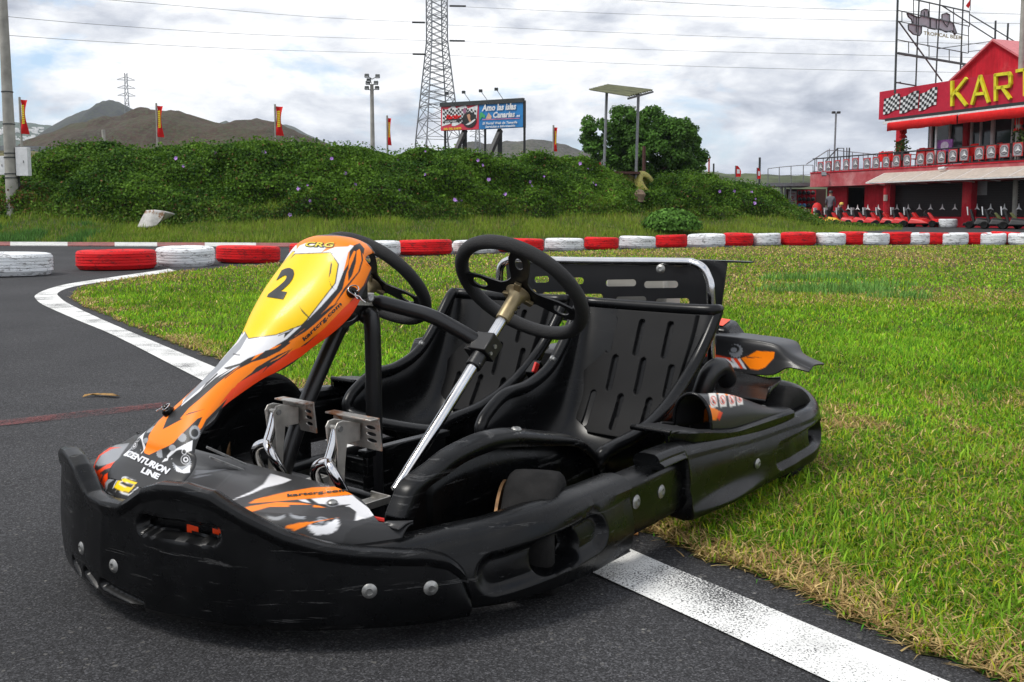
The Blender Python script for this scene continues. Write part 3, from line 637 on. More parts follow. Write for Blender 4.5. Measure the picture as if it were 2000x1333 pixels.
# ---- wheels
def wheel(u, v, r, w, steer=0, front=True):
    mb = MB(); rr = r*.50
    P = [(rr, -w*.42), (r*.62, -w*.47), (r*.8, -w*.5), (r*.93, -w*.47), (r*.985, -w*.4), (r, -w*.25), (r*1.003, 0), (r, w*.25), (r*.985, w*.4), (r*.93, w*.47), (r*.8, w*.5), (r*.62, w*.47), (rr, w*.42), (rr-.004, w*.3), (rr-.004, -w*.3)]
    ax = Vector((math.cos(steer), math.sin(steer), 0)); c = Vector((u, v, r))
    wh = MB(); wh.lathe([(0, -.01), (.03, -.012), (.035, -.02), (.02, -.022), (.0, -.022)], c+ax*.0, ax, 20)
    hubo = part(wh, 'wheel', M['zinc'], smooth=40)
    part(mb.lathe(P, c, ax, 56, closed=True), 'tyre', M['rubber'], hubo, smooth=45)
    rm = MB(); P2 = [(rr+.004, w*.44), (rr-.006, w*.43), (rr-.012, w*.2), (rr-.012, -w*.2), (rr-.006, -w*.43), (rr+.004, -w*.44), (rr-.002, -w*.2), (rr-.002, w*.2)]
    rm.lathe(P2, c, ax, 48, closed=True); rm.lathe([(rr-.01, w*.1), (.03, w*.02), (.03, -.01), (rr-.01, w*.06)], c, ax, 48, closed=True)
    part(rm, 'rim', M['steel'], hubo, smooth=40)
    if front:
        d = MB(); d.lathe([(.098, -w*.5-.012), (.098, -w*.5-.006), (.062, -w*.5-.006), (.062, -w*.5-.012)], c, ax*(1 if u > 0 else -1), 48, closed=True); part(d, 'brake_disc', M['disc'], hubo, smooth=30)
    return hubo
wheel(.520, .040, .121, .108, R(28)); wheel(-.515, .015, .127, .120, R(33)); wheel(.525, 1.15, .13, .15, 0, False); wheel(-.525, 1.15, .13, .15, 0, False)
# ---- wheel arch shells
def arch(name, path, side, roll, depth, low=.06):
    Pm = cr(path, 7); n = len(Pm); rows = []
    cx = sum(p[0] for p in path)/len(path); ch = .12
    for v, h in Pm:
        dv, dh = v-cx, h-ch; l = math.hypot(dv, dh); dv /= l; dh /= l; row = []
        for k in range(7): a = k/6*math.pi/2; row.append((side*(.40+depth*math.sin(a)), v-dv*roll*(1-math.cos(a))*1., h-dh*roll*(1-math.cos(a))))
        rows.append([(side*.402, max(v-dv*.02, -9), h-dh*.02), (side*.3985, v-dv*.006, h-dh*.006)]+row+[(side*(.40+depth+.004), v-dv*(roll+.02), h-dh*(roll+.02))])
    mb = MB(); mb.grid(rows)
    # inner wall, filled from the rim down to the tray with a shallow pressed panel
    m = 16; rows = []
    for v, h in Pm:
        rr_ = []
        for k in range(m+1):
            q = k/m; hh = h+(low-h)*q; vv = v+(cx-v)*.0
            inset = .010*sst(min(q, 1-q)*1.0, .16, .24)*(1 if abs(vv-cx) < .5*abs(path[-1][0]-path[0][0])*.62 else 0)
            rr_.append((side*(.402+inset), vv, hh))
        rows.append(rr_)
    mb.grid(rows); return part(mb, name, M['plastic'], smooth=50, solid=-.004)
na = arch('wheel_arch', [(lambda q: (q.y, q.z))(U(x, y, u=.4)) for x, y in ((752, 1008), (765, 976), (783, 940), (831, 903), (862, 879), (900, 859), (941, 843), (990, 836), (1050, 841), (1110, 850), (1140, 872), (1160, 902), (1165, 930))], 1, .013, .036)
bolt(0, 0, .009, P=Vector((.415, .112, .2985)), N=Vector((.1, -.02, 1)), par=na)
arch('wheel_arch', [(-.26, .19), (-.15, .21), (-.075, .235), (-.035, .283), (.015, .325), (.065, .341), (.125, .331), (.175, .30), (.212, .25), (.228, .19), (.232, .12)], -1, .05, .13)
# ---- nassau panel
def _sp(px, py, w, b): q = U(px, py, u=0); return (q.y, q.z, w, b)
SP = np.array([(.040, .672, .085, .02), (.018, .692, .10, .035), (-.03, .701, .117, .052), (-.066, .690, .128, .07), (-.103, .652, .137, .085), (-.155, .600, .138, .096), _sp(518, 606, .114, .092), _sp(487, 655, .084, .078), _sp(455, 690, .064, .062), _sp(421, 727, .053, .050), _sp(388, 761, .052, .040), _sp(356, 796, .060, .032), _sp(330, 830, .076, .025), _sp(309, 864, .096, .020), (-.466, .293, .112, .018), (-.492, .272, .118, .015), (-.510, .257, .108, .014), (-.520, .249, .088, .010)])
SPC = np.array(cr([tuple(x) for x in SP], 40)); NT_ = len(SPC); NS_ = 260
tg = np.gradient(SPC[:, :2], axis=0); tg /= np.linalg.norm(tg, axis=1)[:, None]; nrm = np.stack([tg[:, 1], -tg[:, 0]], 1)   # outward (forward-up)
if nrm[NT_//2, 1] < 0: nrm = -nrm
th = np.linspace(-R(86), R(86), NS_)
NP = np.zeros((NT_, NS_, 3)); 
NP[..., 0] = SPC[:, 2:3]*np.sin(th)[None]; off = -SPC[:, 3:4]*(1-np.cos(th))[None]
NP[..., 1] = SPC[:, 0:1]+nrm[:, 0:1]*off; NP[..., 2] = SPC[:, 1:2]+nrm[:, 1:2]*off
def npx(V):                               # vectorised kart-frame projection
    u, v, h = V[..., 0], V[..., 1], V[..., 2]; X = KO.x+u*eL.x+v*eB.x; Y = KO.y+u*eL.y+v*eB.y; z = h-EYE
    cz = Y*cP-z*sP; cy = Y*sP+z*cP; return np.stack([1000+FPX*X/cz, PY-FPX*cy/cz], -1)
ORG = (.92, .215, .0); ORD = (.86, .055, .002); YEL = (.88, .58, .0); WHT = (.72, .72, .74); GRY = (.27, .28, .30); BLK = (.020, .020, .021)
def paint(S, base, layers, mirror=None):
    P0 = npx(S).reshape(-1, 2); CC_ = 0
    for dx, dy in ((-.45, -.2), (.45, .2), (-.2, .45), (.2, -.45)): CC_ = CC_+paint1(P0+np.array((dx, dy)), base, layers)
    return CC_/4
def paint1(P2, base, layers):
    C = np.tile(np.array(base), (len(P2), 1)).astype(float)
    for colr, pol in layers:
        if callable(colr): k = colr(P2); sel = in_poly(P2, pol) & k[0]; C[sel] = k[1][sel] if hasattr(k[1], 'shape') and k[1].ndim == 2 else k[1]
        else: C[in_poly(P2, pol)] = colr
    return C
def gear(cx, cy, ro, ri, teeth, ang=0, sx=1, sy=1, rot=0):
    pts = []
    for k in range(teeth*4):
        r = ro if k % 4 < 2 else ro*.88; a = ang+2*math.pi*k/(teeth*4); x, y = r*math.cos(a)*sx, r*math.sin(a)*sy
        pts.append((cx+x*math.cos(rot)-y*math.sin(rot), cy+x*math.sin(rot)+y*math.cos(rot)))
    return pts
def Z(l, ox=260, oy=460, s=500/1333): return [(ox+x*s, oy+y*s) for x, y in l]     # coordinates read off an enlarged crop
Z2 = lambda l: Z(l, 120, 820, 380/2000)
Z3 = lambda l: Z(l, 380, 700, 400/1481)
def ell(cx, cy, rx, ry, rot=0, n=28): return [(cx+rx*math.cos(a)*math.cos(rot)-ry*math.sin(a)*math.sin(rot), cy+rx*math.cos(a)*math.sin(rot)+ry*math.sin(a)*math.cos(rot)) for a in np.linspace(0, 2*math.pi, n, endpoint=False)]
NL = [
 (ORG, Z([(900, 5), (1180, 5), (1260, 60), (1245, 160), (1200, 260), (1110, 370), (980, 500), (860, 590), (760, 640), (640, 700), (560, 800), (520, 870), (430, 1030), (410, 1030), (480, 880), (400, 960), (300, 1060), (200, 1130), (60, 1150), (40, 1100), (100, 1010), (180, 910), (300, 740), (440, 620), (620, 350), (760, 170), (850, 60)])),
 (ORG, Z([(880, 10), (950, 0), (1150, 0), (1130, 45), (1040, 25), (960, 22), (905, 40)])),
 # dark band under the white
 (BLK, Z([(1180, 40), (1205, 70), (1195, 130), (1160, 230), (1070, 330), (1000, 400), (900, 490), (800, 560), (640, 640), (540, 690), (440, 770), (350, 850), (290, 900), (240, 960), (150, 1010), (190, 930), (250, 880), (330, 770), (450, 680), (600, 590), (780, 480), (900, 400), (1050, 260), (1120, 150), (1130, 60)])),
 (ORG, Z([(1180, 70), (1205, 110), (1180, 200), (1120, 290), (1040, 370), (940, 470), (850, 540), (690, 620), (590, 680), (660, 600), (800, 560), (900, 480), (1000, 390), (1090, 280), (1110, 200), (1150, 90)])),
 (BLK, Z([(1165, 75), (1160, 140), (1140, 210), (1120, 240), (1120, 170), (1140, 110)])),
 (ORG, Z([(1125, 130), (1150, 80), (1160, 85), (1145, 130), (1120, 190)])),
 (BLK, Z([(1170, 50), (1192, 80), (1198, 130), (1180, 190), (1110, 280), (1030, 390), (1100, 275), (1172, 190), (1190, 130), (1185, 85)])),
 (BLK, Z([(1030, 370), (940, 440), (890, 490), (800, 560), (900, 500), (960, 450), (1070, 350)])),
 # white field
 (WHT, Z([(850, 60), (900, 40), (1050, 60), (1130, 50), (1150, 55), (1120, 90), (1095, 190), (1060, 280), (980, 370), (900, 450), (800, 540), (700, 600), (600, 640), (500, 700), (430, 740), (350, 810), (250, 890), (270, 830), (350, 730), (450, 640), (540, 560), (590, 480), (640, 360), (740, 200), (800, 110)])),
 (GRY, Z([(545, 560), (590, 500), (600, 520), (560, 590), (470, 680), (380, 770), (300, 840), (250, 885), (300, 800), (400, 690)])),
 (ORG, Z([(1040, 25), (1150, 35), (1120, 58), (1050, 62), (980, 90), (940, 130), (1010, 60)])),
 (WHT, Z([(1050, 62), (1110, 62), (1010, 100), (950, 130)])),
 (BLK, Z([(950, 135), (1020, 95), (1060, 92), (1020, 102)])),
 # black strokes in the white
 (BLK, Z([(690, 600), (740, 590), (800, 550), (820, 560), (740, 620), (640, 660), (560, 710), (470, 780), (430, 820), (480, 740), (560, 680), (640, 640)])),
 (BLK, Z([(470, 690), (600, 655), (560, 680), (490, 700)])),
 (BLK, Z([(440, 715), (380, 770), (350, 810), (440, 725)])),
 (WHT, Z([(520, 690), (560, 675), (500, 710), (440, 745)])),
 (BLK, Z([(785, 535), (840, 485), (800, 505), (760, 520), (740, 530), (790, 512)])),
 # big orange sweep in the lower half
 (ORG, Z([(690, 640), (800, 585), (700, 660), (620, 710), (560, 760), (520, 810), (440, 870), (390, 900), (340, 960), (230, 1040), (170, 1130), (100, 1145), (55, 1130), (60, 1090), (120, 1010), (170, 940), (150, 1005), (250, 960), (300, 900), (380, 830), (450, 770), (540, 700), (620, 660)])),
 (BLK, Z([(265, 940), (380, 903), (290, 925)])),
 (BLK, Z([(830, 590), (760, 640), (650, 690), (560, 760), (530, 790), (500, 840), (380, 960), (330, 1060), (430, 1080), (430, 1020), (480, 880), (560, 770), (600, 740), (700, 680), (800, 620)])),
 (BLK, Z([(640, 690), (750, 625), (830, 590), (720, 655), (650, 705), (580, 760)])),
 (ORD, Z([(530, 790), (545, 770), (700, 680), (640, 760), (580, 830), (520, 870)])),
 (ORD, Z([(530, 790), (515, 800), (445, 885), (490, 850), (430, 960), (418, 1030), (470, 950), (520, 860)])),
 (ORD, Z([(830, 600), (900, 570), (1000, 480), (1100, 375), (1180, 300), (1230, 210), (1250, 260), (1180, 380), (1000, 560), (860, 640), (700, 740), (580, 840), (560, 860), (600, 790), (700, 690)])),
 (BLK, Z([(1255, 90), (1250, 160), (1215, 240), (1160, 330), (1190, 340), (1260, 220), (1290, 120), (1230, 20), (1160, 0), (1040, -6), (930, 2), (1060, 3), (1160, 14), (1215, 45)])),
 # yellow number field
 (BLK, Z([(840, 95), (1030, 88), (1072, 150), (1055, 250), (905, 445), (880, 470), (745, 520), (600, 540), (573, 490), (600, 420), (680, 270), (770, 160)])),
 (YEL, Z([(843, 99), (1027, 92), (1066, 150), (1050, 248), (902, 440), (876, 466), (745, 516), (602, 535), (577, 490), (604, 420), (684, 272), (774, 164)])),
 (BLK, Z([(1030, 138), (1036, 150), (1030, 195), (1018, 225), (1024, 180)])), (BLK, Z([(1018, 225), (1032, 262), (1055, 290), (1030, 266)])),
 (BLK, Z([(865, 370), (880, 388), (915, 425), (950, 460), (905, 424), (880, 398)])),
 # foot of the panel: dark with gears
 (BLK, Z2([(1450, -30), (1390, 100), (1385, 330), (1350, 560), (1270, 680), (600, 700), (520, 450), (620, 260), (760, 150), (840, 300), (860, 340), (900, 362), (1140, 240), (1400, -10)])),
 (GRY, Z2(gear(1370, 130, 75, 0, 22, sx=.8))), (BLK, Z2(gear(1370, 130, 60, 0, 1, sx=.8))), (GRY, Z2(ell(1370, 135, 46, 52))), (BLK, Z2(ell(1370, 137, 38, 42))),
 (WHT, Z2([(1350, 210), (1320, 540), (1300, 420), (1150, 400), (1030, 440), (1120, 330)])),
 (BLK, Z2([(1340, 320), (1322, 530), (1300, 420), (1300, 330)])),
 (BLK, Z2([(1200, 340), (1085, 445), (1100, 390), (1160, 340)])),
 (GRY, Z2(gear(1240, 450, 100, 0, 26, sy=1.0))), (WHT, Z2([(1170, 470), (1240, 520), (1320, 470), (1322, 545), (1260, 552), (1180, 530)])), (BLK, Z2(ell(1230, 395, 92, 88))),
 (WHT, Z2(ell(1275, 410, 48, 50))), (BLK, Z2(ell(1275, 410, 43, 45))), (WHT, Z2(gear(1278, 410, 30, 0, 9))), (BLK, Z2(ell(1278, 410, 14, 14))), (WHT, Z2(ell(1262, 330, 26, 30))), (BLK, Z2(ell(1262, 330, 20, 24))),
 (GRY, Z2(ell(1140, 290, 36, 32))), (GRY, Z2(gear(1240, 185, 48, 0, 14))), (BLK, Z2([(1180, 190), (1230, 230), (1290, 250), (1150, 260)])), (GRY, Z2(gear(1020, 350, 46, 0, 12))), (BLK, Z2([(1060, 280), (1090, 400), (1040, 395), (1030, 290)])),
 (ORG, Z2([(1060, 0), (1380, -20), (1240, 140), (1150, 240), (1100, 270), (900, 362), (855, 345), (838, 300), (860, 190), (910, 80), (990, -10)])), (BLK, Z2([(1085, -10), (1250, -10), (1100, 70), (1040, 100)])),
]
# draw order fix: number field and its frame are last on the upper half
sil = R(-22)
S2 = NP.copy(); mm = th < sil; S2[:, mm] = NP[:, ::-1][:, mm]     # the far flank carries the mirrored print
NC = paint(S2, BLK, NL)
ix = np.arange(NT_*NS_).reshape(NT_, NS_); NF = np.stack([ix[:-1, :-1], ix[1:, :-1], ix[1:, 1:], ix[:-1, 1:]], -1).reshape(-1, 4)
nas = npmesh('front_panel', NP.reshape(-1, 3), NF, M['paint'], kart, NC, True, 'paint')
sm = nas.modifiers.new('s', 'SOLIDIFY'); sm.thickness = .004; sm.offset = -1
sm.offset = -1
class Surf:                               # finds surface points for traced artwork
    def __init__(s, S, NN): s.S = S; s.p = npx(S); s.N = NN
    def at(s, pts, lift):
        out = []; p = s.p
        for x, y in pts:
            d = (p[..., 0]-x)**2+(p[..., 1]-y)**2
            i, j = np.unravel_index(np.argmin(d), d.shape); i = min(max(i, 1), p.shape[0]-2); j = min(max(j, 1), p.shape[1]-2)
            a = (p[i+1, j]-p[i-1, j])/2; b = (p[i, j+1]-p[i, j-1])/2; r_ = np.array([x, y])-p[i, j]
            det = a[0]*b[1]-a[1]*b[0]; 
            if abs(det) < 1e-9: sa = sb = 0
            else: sa = (r_[0]*b[1]-r_[1]*b[0])/det; sb = (a[0]*r_[1]-a[1]*r_[0])/det
            P = s.S[i, j]+(s.S[i+1, j]-s.S[i-1, j])/2*sa+(s.S[i, j+1]-s.S[i, j-1])/2*sb
            out.append(tuple(P+s.N[i, j]*lift))
        return out
def _g(S, flip=1):
    a = np.gradient(S, axis=0); b = np.gradient(S, axis=1); n = np.cross(a, b); n /= np.linalg.norm(n, axis=-1)[..., None]+1e-12; return n*flip
nN = _g(NP); 
if nN[NT_//2, NS_//2, 2] < 0: nN = -nN
nsurf = Surf(NP[:, 80:], nN[:, 80:])
def lettering(txt, surf, o, xe, ye, m, name, par, shear=0, bold=.02, spacing=1, lift=.0012):
    V, Fs, dims = text_tris(txt, shear, bold, spacing); o, xe, ye = map(np.array, (o, xe, ye))
    P = [tuple(o+(xe-o)*a+(ye-o)*b) for a, b in V]
    import bmesh
    bm = bmesh.new(); vs = [bm.verts.new((x, y, 0)) for x, y in P]
    for f in Fs:
        try: bm.faces.new([vs[i] for i in f])
        except ValueError: pass
    bmesh.ops.triangulate(bm, faces=bm.faces[:])
    for _ in range(4):
        ee = [e for e in bm.edges if e.calc_length() > 3.]
        if not ee: break
        bmesh.ops.subdivide_edges(bm, edges=ee, cuts=1); bmesh.ops.triangulate(bm, faces=bm.faces[:])
    bm.verts.index_update(); Q = [(v.co.x, v.co.y) for v in bm.verts]; F2 = [tuple(v.index for v in f.verts) for f in bm.faces]; bm.free()
    mb = MB(); mb.add(surf.at(Q, lift), F2); return part(mb, name, m, par)
M['silver'] = mat('silver_lettering', (.62, .63, .66), .35, var=.05)
M['goldink'] = mat('yellow_lettering', (.62, .50, .03), .4, var=0)
lettering('2', nsurf, Z([(698, 322)])[0], Z([(782, 335)])[0], Z([(782, 166)])[0], M['ink'], 'race_number', nas, bold=.05, shear=0)
lettering('kartcrg.com', nsurf, Z([(893, 558)])[0], Z([(1090, 368)])[0], Z([(880, 534)])[0], M['ink'], 'panel_lettering', nas, bold=.035, spacing=1.05)
lettering('CRG', nsurf, Z([(887, 62)])[0], Z([(1040, 66)])[0], Z([(905, 34)])[0], M['ink'], 'panel_lettering', nas, bold=.09, spacing=1.05, lift=.0008)
lettering('CRG', nsurf, Z([(890, 60)])[0], Z([(1037, 64)])[0], Z([(907, 36)])[0], M['goldink'], 'panel_lettering', nas, bold=.03, spacing=1.08, lift=.0016)
lettering('CENTURION', nsurf, Z2([(650, 372)])[0], Z2([(1078, 566)])[0], Z2([(700, 315)])[0], M['silver'], 'panel_lettering', nas, bold=.05, spacing=.95)
lettering('LINE', nsurf, Z2([(815, 545)])[0], Z2([(990, 620)])[0], Z2([(850, 492)])[0], M['silver'], 'panel_lettering', nas, bold=.05, spacing=.95)
lettering('centurion', nsurf, Z([(520, 622)])[0], Z([(556, 628)])[0], Z([(524, 614)])[0], M['ink'], 'panel_lettering', nas, bold=.02, lift=.001)
# black back-frame of the panel rim
def clip(P0, N, size, rot):
    g = MB(); g.lathe([(.012, 0), (.012, .006), (.008, .012), (.004, .013), (.004, .02), (0, .021)], P0, N, 16); part(g, 'rubber_grommet', M['plastic'], nas, smooth=40)
    x = Vector((math.cos(rot), 0, math.sin(rot))); y = N.cross(x).normalized(); c = Vector(P0)+N*.016
    w = MB(); pts = [(-1.6, .15), (-.8, .35), (0, .9), (.7, .8), (1, 0), (.7, -.8), (0, -.8), (-.3, 0), (-.9, .1), (-1.3, -.35), (-2, -.5), (-2.6, -.9)]
    w.tube([tuple(c+x*a*size+y*b*size) for a, b, *_ in cr(pts, 5)], .0013, 6); part(w, 'wire_clip', M['chrome'], nas, smooth=60)
cl = nsurf.at([(687, 572)], 0); _p = npx(NP); _j = int(np.argmin(abs(th+R(30)))); _i = int(np.argmin(np.where(np.arange(NT_) > NT_//3, abs(_p[:, _j, 1]-806), 9e9))); cl.append(tuple(NP[_i, _j]))
clip(Vector(cl[0]), Vector((.8, -.3, .3)).normalized(), .0125, 2.2); clip(Vector(cl[1]), Vector((.15, -.6, .8)).normalized(), .009, .2)
# ---- front fairing deck (nose and foot-well cover)
NU, NV = 300, 150
uu = np.linspace(-.47, .47, NU); FD = np.zeros((NU, NV, 3))
for i, u in enumerate(uu):
    a = a_of_u(min(abs(u), .62)); pu, pv, _, _ = plan(a)
    vf = pv+.014+.10*min(abs(u), .4)**1.2+(.05*max(0, -u-.1)); vb = -.235-.05*sst(u, .3, .45); hb = .224-.028*sst(u, .22, .46)
    hf = .222+.036*math.exp(-(abs(u)/.17)**2.4)+.034*math.exp(-((u+.24)/.12)**2)-.02*sst(u, .3, .46)
    hf = min(hf, ftop(a)+.03) if u > .1 else hf; rr_ = .045
    for j in range(NV):
        q = j/(NV-1)
        if q < .25: s_ = q/.25; ang = s_*math.pi/2; v = vf+rr_*(1-math.sin(ang)) if False else vf+rr_*(1-math.cos(ang)); h = (hf-.10)+(.10-rr_)*min(1, s_*2)+rr_*math.sin(ang)*1.; h = hf-.10+.10*math.sin(ang)
        else: s_ = (q-.25)/.75; v = vf+rr_+(vb-vf-rr_)*s_; h = hf+(hb-hf)*sst(s_, .35, 1.)
        FD[i, j] = (u, v, h)
DL = [
 (BLK, [(100, 800), (800, 800), (800, 1100), (100, 1100)]),
 ((.060, .062, .066), Z3([(-400, 1000), (350, 760), (700, 870), (560, 1330), (-300, 1330)])), 
 (BLK, Z3([(-400, 600), (330, 765), (120, 980), (-20, 1000), (-400, 1100)])),
 ((.034, .034, .036), Z3([(345, 762), (570, 830), (900, 930), (1100, 900), (1340, 1130), (1090, 1240), (1050, 1400), (0, 1400), (0, 1100), (140, 965)])),
 (WHT, Z3([(550, 834), (705, 878), (640, 905), (500, 940), (400, 985), (255, 1033), (420, 960), (500, 910)])), 
 (BLK, Z3([(345, 762), (352, 768), (145, 975), (135, 970)])), (BLK, Z3([(345, 760), (700, 868), (900, 932), (880, 940), (690, 876), (345, 768)])),
 (BLK, Z3([(640, 905), (700, 885), (900, 935), (1000, 930), (1110, 900), (900, 950), (800, 950), (600, 1000), (380, 1060), (350, 1080), (560, 960)])),
 (ORG, Z3([(390, 1052), (440, 1020), (650, 970), (850, 935), (1000, 930), (1100, 905), (1120, 930), (1145, 985), (900, 1010), (600, 1035)])),
 (ORG, Z3([(350, 1085), (410, 1068), (600, 1040), (760, 1045), (990, 1082), (760, 1075), (540, 1075), (410, 1112)])),
 (WHT, Z3([(750, 1025), (1140, 990), (1200, 1040), (1320, 1130), (1160, 1185), (1170, 1110), (1120, 1075), (1050, 1070), (1000, 1060), (860, 1050), (790, 1040)])),
 (BLK, Z3([(800, 1018), (840, 1015), (900, 1055), (1000, 1065), (1130, 1055), (1060, 1085), (950, 1080), (850, 1055)])),
 (GRY, Z3(ell(995, 1052, 46, 22))), (BLK, Z3(ell(995, 1055, 34, 15))),
 (GRY, Z3(gear(590, 1140, 70, 0, 26, sy=.45))), ((.034, .034, .036), Z3([(515, 1080), (670, 1080), (660, 1130), (590, 1150), (530, 1140)])),
 (GRY, Z3(gear(770, 1130, 85, 0, 26, sy=.42))), ((.034, .034, .036), Z3([(680, 1060), (860, 1060), (850, 1130), (770, 1145), (700, 1130)])),
 (WHT, Z3(gear(930, 1200, 120, 0, 34, sy=.70))), ((.034, .034, .036), Z3([(790, 1080), (1070, 1080), (1050, 1140), (960, 1200), (880, 1215), (800, 1190)])), (GRY, Z3(ell(915, 1180, 52, 34))), (BLK, Z3(ell(915, 1180, 42, 26))),
 (GRY, Z3(gear(915, 1180, 30, 0, 10, sy=.7))),
 (ORG, Z3([(640, 1218), (760, 1190), (880, 1180), (1055, 1148), (860, 1190), (725, 1246)])),
 ((.034, .034, .036), Z3([(1100, 1190), (1330, 1135), (1330, 1160), (1140, 1230), (1040, 1330), (1060, 1240)])),
 # centre: swooshes, oval port
 (GRY, Z2([(1380, 520), (1500, 520), (1730, 505), (1500, 545), (1370, 570)])), (GRY, Z2([(1340, 605), (1400, 575), (1570, 560), (1400, 600)])),
 ((.012, .012, .012), Z2(ell(1445, 450, 80, 32, -.03))),
 # nose print
 (BLK, Z2([(300, 300), (700, 200), (900, 500), (1000, 900), (500, 900), (300, 700)])),
 (GRY, Z2([(430, 330), (560, 260), (700, 240), (620, 350), (570, 430), (430, 470), (380, 480), (350, 460)])), (ORD, Z2([(620, 285), (520, 300), (400, 370), (345, 460), (335, 560), (325, 470), (380, 370), (500, 285)])),
 (ORD, Z2([(350, 540), (470, 460), (580, 420), (580, 470), (450, 510), (380, 560), (350, 580)])), (ORD, Z2([(330, 500), (420, 575), (380, 680), (340, 640), (320, 560)])),
 (ORD, Z2([(600, 530), (520, 520), (440, 570), (400, 660), (400, 740), (440, 750), (450, 650), (500, 570), (600, 555)])),
 (GRY, Z2([(520, 575), (640, 570), (700, 600), (560, 600), (480, 660), (460, 740), (560, 810), (540, 820), (440, 745), (450, 650)])),
 (WHT, Z2([(530, 690), (570, 620), (650, 590), (840, 655), (690, 780), (560, 735), (525, 710)])), (BLK, Z2([(536, 690), (575, 625), (650, 595), (830, 655), (690, 770), (565, 728), (532, 706)])), (YEL, Z2([(542, 690), (580, 630), (650, 600), (780, 650), (690, 752), (575, 722), (540, 702)])),
 (WHT, Z2([(590, 655), (615, 632), (750, 665), (720, 702), (650, 690)])), (BLK, Z2([(600, 655), (618, 638), (742, 668), (717, 697), (652, 685)])), (BLK, Z2([(750, 690), (775, 655), (830, 660), (760, 700)])),
]
DC = paint(FD, BLK, DL)
ix = np.arange(NU*NV).reshape(NU, NV); DF = np.stack([ix[:-1, :-1], ix[1:, :-1], ix[1:, 1:], ix[:-1, 1:]], -1).reshape(-1, 4)
fair = npmesh('front_fairing', FD.reshape(-1, 3), DF, M['paint'], kart, DC, True, 'paint')
sm = fair.modifiers.new('s', 'SOLIDIFY'); sm.thickness = .004; sm.offset = -1
dN = _g(FD); dN = dN if dN[NU//2, NV-20, 2] > 0 else -dN
dsurf = Surf(FD, dN)
lettering('kartcrg.com', dsurf, Z3([(672, 1012)])[0], Z3([(1106, 972)])[0], Z3([(668, 985)])[0], M['ink'], 'fairing_lettering', fair, bold=.045, spacing=1.1)
cb = dsurf.at(Z3([(995, 1050)]), .001)[0]; bolt(0, 0, .008, P=Vector(cb), N=Vector((0, 0, 1)), par=fair)
# what shows through the bumper slot
mb = MB(); 
def slotpatch(u0, u1, h0, h1, o=-.010): mb.grid([[surf_pt(a_of_u(u), h, o)[0] for h in (h0, h1)] for u in np.linspace(u0, u1, 6)])
MO = mat('orange_red_print', ORD, .4, var=.05); slotpatch(.19, .214, .195, .222); part(mb, 'fairing_print', MO, fair); mb = MB(); slotpatch(.242, .262, .194, .212); part(mb, 'fairing_print', MO, fair)
mb = MB(); slotpatch(.10, .28, .180, .226, -.0106); part(mb, 'fairing_backing', M['plastic'], fair)
# support bars of the panel foot
mb = MB(); mb.beam((.02, -.36, .27), (.045, -.30, .235), .012, .004); mb.beam((-.02, -.34, .28), (.01, -.27, .235), .010, .004); part(mb, 'panel_stay', M['zinc'])
